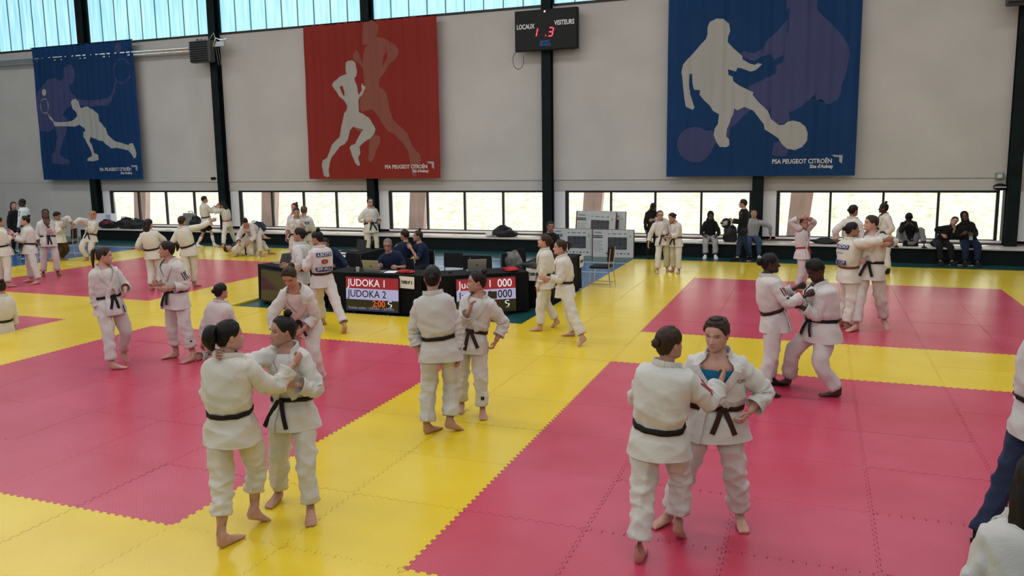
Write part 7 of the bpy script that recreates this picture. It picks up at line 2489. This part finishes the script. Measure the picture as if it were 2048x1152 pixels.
    {'id': 40, 'label': 'hooded person in black with grey trousers seated on the bench', 'H': 1.64, 'lod': 2, 'hp': -171.3, 'hc': -171.3, 'hh': -168.3, 'J': {'root': [-0.18, 12.35, 0.0], 'hd': [-0.167, 12.224, 1.1], 'nk': [-0.182, 12.297, 0.966], 'pel': [-0.192, 12.429, 0.466], 'rw': [-0.302, 12.061, 0.566], 'lw': [0.023, 12.111, 0.566], 'ra': [-0.245, 11.914, 0.032], 'rk': [-0.265, 11.912, 0.766], 'la': [0.012, 11.953, 0.032], 'lk': [0.032, 11.958, 0.766]}, 'skin': 'brown', 'hair': 'black', 'style': 'scarf', 'top': 'black', 'bottom': 'lgrey', 'shoe': 'white', 'nod': 20, 'wide': 1.0, 'sit': 1},
    {'id': 41, 'label': 'bearded man in black jacket and jeans standing sideways holding a helmet', 'H': 1.59, 'lod': 2, 'hp': 82.6, 'hc': 79.6, 'hh': 82.6, 'J': {'root': [0.745, 11.355, 0.0], 'hd': [0.743, 11.355, 1.479], 'nk': [0.768, 11.352, 1.341], 'pel': [0.745, 11.355, 0.84], 'rw': [0.473, 11.432, 1.045], 'lw': [0.473, 11.181, 1.012], 'le': [0.717, 11.202, 1.066], 'ra': [0.651, 11.204, 0.07], 'la': [0.951, 11.492, 0.07]}, 'skin': 'light', 'hair': 'dark', 'style': 'short', 'top': 'black', 'bottom': 'jeans', 'shoe': 'black', 'topname': 'jacket'},
    {'id': 42, 'label': 'man in grey sweater and jeans seated on the bench, leaning back on one arm', 'H': 1.74, 'lod': 2, 'hp': -168.0, 'hc': -171.0, 'hh': -176.0, 'J': {'root': [0.92, 12.35, 0.0], 'hd': [0.95, 12.341, 1.167], 'nk': [0.948, 12.366, 1.015], 'pel': [0.903, 12.428, 0.472], 'rw': [0.751, 12.137, 0.7], 'lw': [1.38, 12.578, 0.563], 'le': [1.237, 12.47, 0.813], 'ra': [0.887, 11.881, 0.037], 'rk': [0.86, 11.908, 0.772], 'la': [1.141, 11.935, 0.037], 'lk': [1.154, 11.97, 0.772]}, 'skin': 'light', 'hair': 'black', 'style': 'crop', 'top': 'lgrey', 'bottom': 'jeans2', 'shoe': 'white', 'topname': 'sweater', 'sit': 1},
    {'id': 43, 'label': 'judoka with red belt standing with both hands on the head, behind the dark-skinned pair', 'H': 1.47, 'lod': 2, 'hp': -109.2, 'hc': -119.2, 'hh': -149.2, 'J': {'root': [2.282, 6.854, 0.0], 'hd': [2.29, 6.854, 1.359], 'nk': [2.277, 6.876, 1.231], 'pel': [2.282, 6.854, 0.768], 'rw': [2.232, 6.703, 1.47], 're': [2.125, 6.751, 1.305], 'lw': [2.363, 6.755, 1.448], 'le': [2.465, 6.856, 1.421], 'ra': [2.207, 6.761, 0.065], 'la': [2.281, 6.973, 0.065]}, 'skin': 'light', 'hair': 'dark', 'style': 'short', 'top': 'gip', 'belt': 'red'},
    {'id': 44, 'label': 'dark-skinned judoka with big low bun and red shoulder stripes gripping the heavier partner', 'H': 1.62, 'lod': 1, 'hp': -77.6, 'hc': -69.6, 'hh': -79.6, 'tr': -92.6, 'tl': -72.6, 'J': {'root': [2.105, -0.778, 0.0], 'hd': [2.046, -0.78, 1.507], 'nk': [2.022, -0.785, 1.366], 'pel': [2.103, -0.778, 0.862], 'rw': [2.452, -0.889, 1.17], 're': [2.28, -0.972, 1.016], 'lw': [2.348, -0.52, 1.2], 'ra': [2.021, -1.024, 0.071], 'la': [2.076, -0.546, 0.071]}, 'skin': 'dark', 'hair': 'black', 'style': 'lowbun', 'top': 'gip', 'belt': 'brown', 'sock': 'black', 'curl': {'r': 0.9, 'l': 0.9}, 'bunsize': 1.35, 'marks': [('stripes', 'r', m_strd, 0.34, 0), ('badge', 'r', 0.4, 0.47, -20, 20, m_strk)]},
    {'id': 45, 'label': 'heavier dark-skinned judoka with head bowed, gripping the partner with the big bun', 'H': 1.66, 'lod': 1, 'hp': 125.1, 'hc': 110.1, 'hh': 115.1, 'tr': 150.1, 'tl': 100.1, 'J': {'root': [2.508, -0.677, 0.0], 'hd': [2.526, -0.727, 1.435], 'nk': [2.574, -0.677, 1.28], 'pel': [2.621, -0.677, 0.759], 'rw': [2.322, -0.579, 1.054], 'lw': [2.372, -0.878, 1.038], 'le': [2.678, -0.828, 0.885], 'ra': [2.285, -0.482, 0.073], 'la': [2.818, -0.811, 0.073]}, 'skin': 'dark', 'hair': 'black', 'style': 'short', 'vol': 0.085, 'top': 'gip', 'belt': 'black', 'fat': 1.2, 'curl': {'r': 0.9, 'l': 0.9}, 'nod': 32, 'lift_r': -20},
    {'id': 46, 'label': 'judoka with low bun seen from behind by the window, behind the brown-belt thrower', 'H': 1.69, 'lod': 2, 'hp': -37.2, 'hc': -32.2, 'hh': -47.2, 'J': {'root': [3.209, 7.416, 0.0], 'hd': [3.209, 7.416, 1.58], 'nk': [3.19, 7.399, 1.433], 'pel': [3.209, 7.416, 0.901], 'rw': [3.442, 7.328, 0.811], 'lw': [2.927, 7.424, 0.954], 'le': [2.97, 7.423, 1.282], 'ra': [3.288, 7.306, 0.075], 'la': [3.082, 7.462, 0.075]}, 'skin': 'tan', 'hair': 'dark', 'style': 'lowbun', 'top': 'giw', 'belt': 'black'},
    {'id': 47, 'label': 'judoka with tan belt and blue back patches stretching both arms towards the right', 'H': 1.67, 'lod': 1, 'hp': -64.2, 'hc': -50.2, 'hh': -77.2, 'J': {'root': [3.04, 3.206, 0.0], 'hd': [3.046, 3.206, 1.561], 'nk': [3.022, 3.201, 1.416], 'pel': [3.034, 3.205, 0.889], 'rw': [3.501, 2.881, 1.44], 're': [3.297, 2.874, 1.406], 'lw': [3.39, 3.239, 1.355], 'ra': [3.019, 3.031, 0.074], 'la': [2.955, 3.33, 0.074]}, 'skin': 'tan', 'hair': 'black', 'style': 'lowbun', 'top': 'giw', 'belt': 'tan', 'fat': 1.08, 'marks': [('back', 'JUDO', 'AULNAY', 'green')]},
    {'id': 48, 'label': 'judoka with short brown hair and black belt stepping wide, facing the tan belt', 'H': 1.78, 'lod': 1, 'hp': 161.6, 'hc': 151.6, 'hh': 106.6, 'tr': 136.6, 'tl': -153.4, 'J': {'root': [3.351, 3.182, 0.0], 'hd': [3.302, 3.185, 1.667], 'nk': [3.326, 3.192, 1.513], 'pel': [3.328, 3.186, 0.951], 'rw': [3.182, 3.091, 1.102], 'lw': [3.542, 3.119, 1.355], 'le': [3.641, 3.162, 1.231], 'ra': [3.156, 3.037, 0.079], 'la': [3.571, 3.409, 0.129]}, 'skin': 'fair', 'hair': 'brown', 'style': 'short', 'top': 'gip', 'belt': 'black', 'lift_l': 25},
    {'id': 49, 'label': 'dark-skinned judoka with high topknot and black socks, facing left by the window', 'H': 1.59, 'lod': 2, 'hp': 110.9, 'hc': 107.9, 'hh': 90.9, 'J': {'root': [3.981, 9.922, 0.0], 'hd': [3.927, 9.925, 1.478], 'nk': [3.952, 9.926, 1.339], 'pel': [3.981, 9.922, 0.839], 'rw': [3.788, 9.834, 1.028], 'lw': [3.956, 9.773, 0.877], 'ra': [3.992, 10.184, 0.07], 'la': [4.075, 9.699, 0.07]}, 'skin': 'dark', 'hair': 'black', 'style': 'topbun', 'top': 'giw', 'belt': 'black', 'sock': 'black'},
    {'id': 50, 'label': 'person in black top and grey trousers sitting on the bench with knees up, head bowed', 'H': 1.72, 'lod': 2, 'hp': -183.5, 'hc': -183.5, 'hh': -183.5, 'J': {'root': [4.74, 12.35, 0.0], 'hd': [4.671, 12.221, 1.092], 'nk': [4.68, 12.369, 1.006], 'pel': [4.745, 12.43, 0.471], 'rw': [4.597, 12.012, 0.929], 'lw': [4.729, 11.999, 0.932], 'ra': [4.427, 12.145, 0.446], 'rk': [4.367, 12.153, 1.071], 'la': [5.026, 12.108, 0.446], 'lk': [5.086, 12.108, 1.071]}, 'skin': 'dark', 'hair': 'black', 'style': 'short', 'vol': 0.08, 'top': 'black', 'bottom': 'grey', 'shoe': 'black', 'nod': 55, 'sit': 1},
    {'id': 51, 'label': 'person in dark jacket seated on the bench, leaning on the neighbour in a dark hood', 'H': 1.62, 'lod': 2, 'hp': -167.2, 'hc': -157.2, 'hh': -172.2, 'J': {'root': [5.43, 12.35, 0.0], 'hd': [5.684, 12.277, 1.022], 'nk': [5.681, 12.302, 0.881], 'pel': [5.412, 12.428, 0.465], 'rw': [5.444, 12.247, 0.674], 'lw': [5.671, 12.116, 0.789], 'ra': [5.395, 11.916, 0.031], 'rk': [5.377, 11.907, 0.765], 'la': [5.649, 11.974, 0.031], 'lk': [5.669, 11.974, 0.765]}, 'skin': 'light', 'hair': 'black', 'style': 'tail', 'top': 'black', 'bottom': 'black', 'shoe': 'black', 'roll': -25, 'topname': 'jacket', 'sit': 1},
    {'id': 52, 'label': 'person in dark hood seated on the bench holding a phone, at the right end', 'H': 1.74, 'lod': 2, 'hp': -180.8, 'hc': -183.8, 'hh': -180.8, 'J': {'root': [6.06, 12.35, 0.0], 'hd': [5.907, 12.332, 1.145], 'nk': [5.907, 12.357, 0.994], 'pel': [6.061, 12.43, 0.472], 'rw': [5.852, 12.078, 0.722], 'lw': [6.061, 12.046, 0.729], 'ra': [5.924, 11.9, 0.037], 'rk': [5.904, 11.932, 0.772], 'la': [6.184, 11.896, 0.037], 'lk': [6.204, 11.928, 0.772]}, 'skin': 'brown', 'hair': 'black', 'style': 'scarf', 'top': 'black', 'bottom': 'navy', 'shoe': 'black', 'fat': 1.15, 'roll': 12, 'sit': 1},
    {'id': 53, 'label': 'judoka in blue jeans and gi jacket cut off by the right edge', 'H': 1.78, 'lod': 0, 'hp': -72.1, 'hc': -72.1, 'hh': -72.1, 'tl': -72.1, 'J': {'root': [3.901, -4.164, 0.0], 'hd': [4.067, -4.202, 1.668], 'nk': [4.043, -4.209, 1.513], 'pel': [4.012, -4.193, 0.953], 'rw': [4.139, -4.422, 0.863], 'lw': [3.981, -3.934, 0.863], 'ra': [3.998, -4.083, 0.079], 'la': [3.684, -4.284, 0.079]}, 'skin': 'light', 'hair': 'dark', 'style': 'short', 'top': 'gig', 'belt': 'black', 'bottom': 'jeans', 'tlen': 1.0, 'shoe': 'black'},
    {'id': 54, 'label': 'dark-haired person in white gi closest to the camera, at the bottom right corner', 'H': 1.61, 'lod': 0, 'hp': 6.6, 'hc': 1.6, 'hh': -23.4, 'J': {'root': [3.358, -7.088, 0.0], 'hd': [3.358, -7.088, 1.5], 'nk': [3.349, -7.111, 1.36], 'pel': [3.358, -7.088, 0.853], 'rw': [3.589, -7.031, 0.763], 'lw': [3.125, -7.044, 0.763], 'ra': [3.485, -7.113, 0.071], 'la': [3.241, -7.142, 0.071]}, 'skin': 'light', 'hair': 'black', 'style': 'long', 'top': 'gig', 'belt': 'black'},
    {'id': 55, 'label': 'judoka with dark hair and black belt sitting on the mat, cut by the left edge', 'H': 1.62, 'lod': 2, 'hp': 83.2, 'hc': 83.2, 'hh': 73.2, 'J': {'root': [-10.095, -1.169, 0.0], 'hd': [-10.05, -1.15, 0.767], 'nk': [-10.026, -1.157, 0.626], 'pel': [-10.095, -1.169, 0.12], 'rw': [-10.117, -0.931, 0.03], 'lw': [-10.172, -1.395, 0.03], 'ra': [-10.687, -0.897, 0.08], 'rk': [-10.451, -0.774, 0.5], 'la': [-10.734, -1.294, 0.08], 'lk': [-10.534, -1.469, 0.5]}, 'skin': 'light', 'hair': 'dark', 'style': 'bun', 'top': 'gip', 'belt': 'black', 'sit': 1},
    {'id': 14, 'label': 'judoka lying on the yellow mat under the bending man', 'H': 1.66, 'lod': 2, 'hp': -65.8, 'hc': -65.8, 'hh': -65.8, 'nod': -75, 'sit': 1, 'skin': 'light', 'hair': 'brown', 'style': 'short', 'top': 'giw', 'belt': 'black', 'J': {'root': [-13.042, 9.084, 0.0], 'pel': [-13.024, 9.093, 0.15], 'nk': [-13.48, 8.887, 0.17], 'hd': [-13.626, 8.822, 0.22], 'rw': [-13.257, 8.878, 0.59], 'lw': [-13.293, 9.081, 0.57], 'ra': [-12.565, 9.168, 0.57], 'la': [-12.65, 9.48, 0.08], 'rk': [-12.71, 9.124, 0.85], 'lk': [-12.833, 9.398, 0.75]}},
]
for _p in CROWD:
    person(_p)
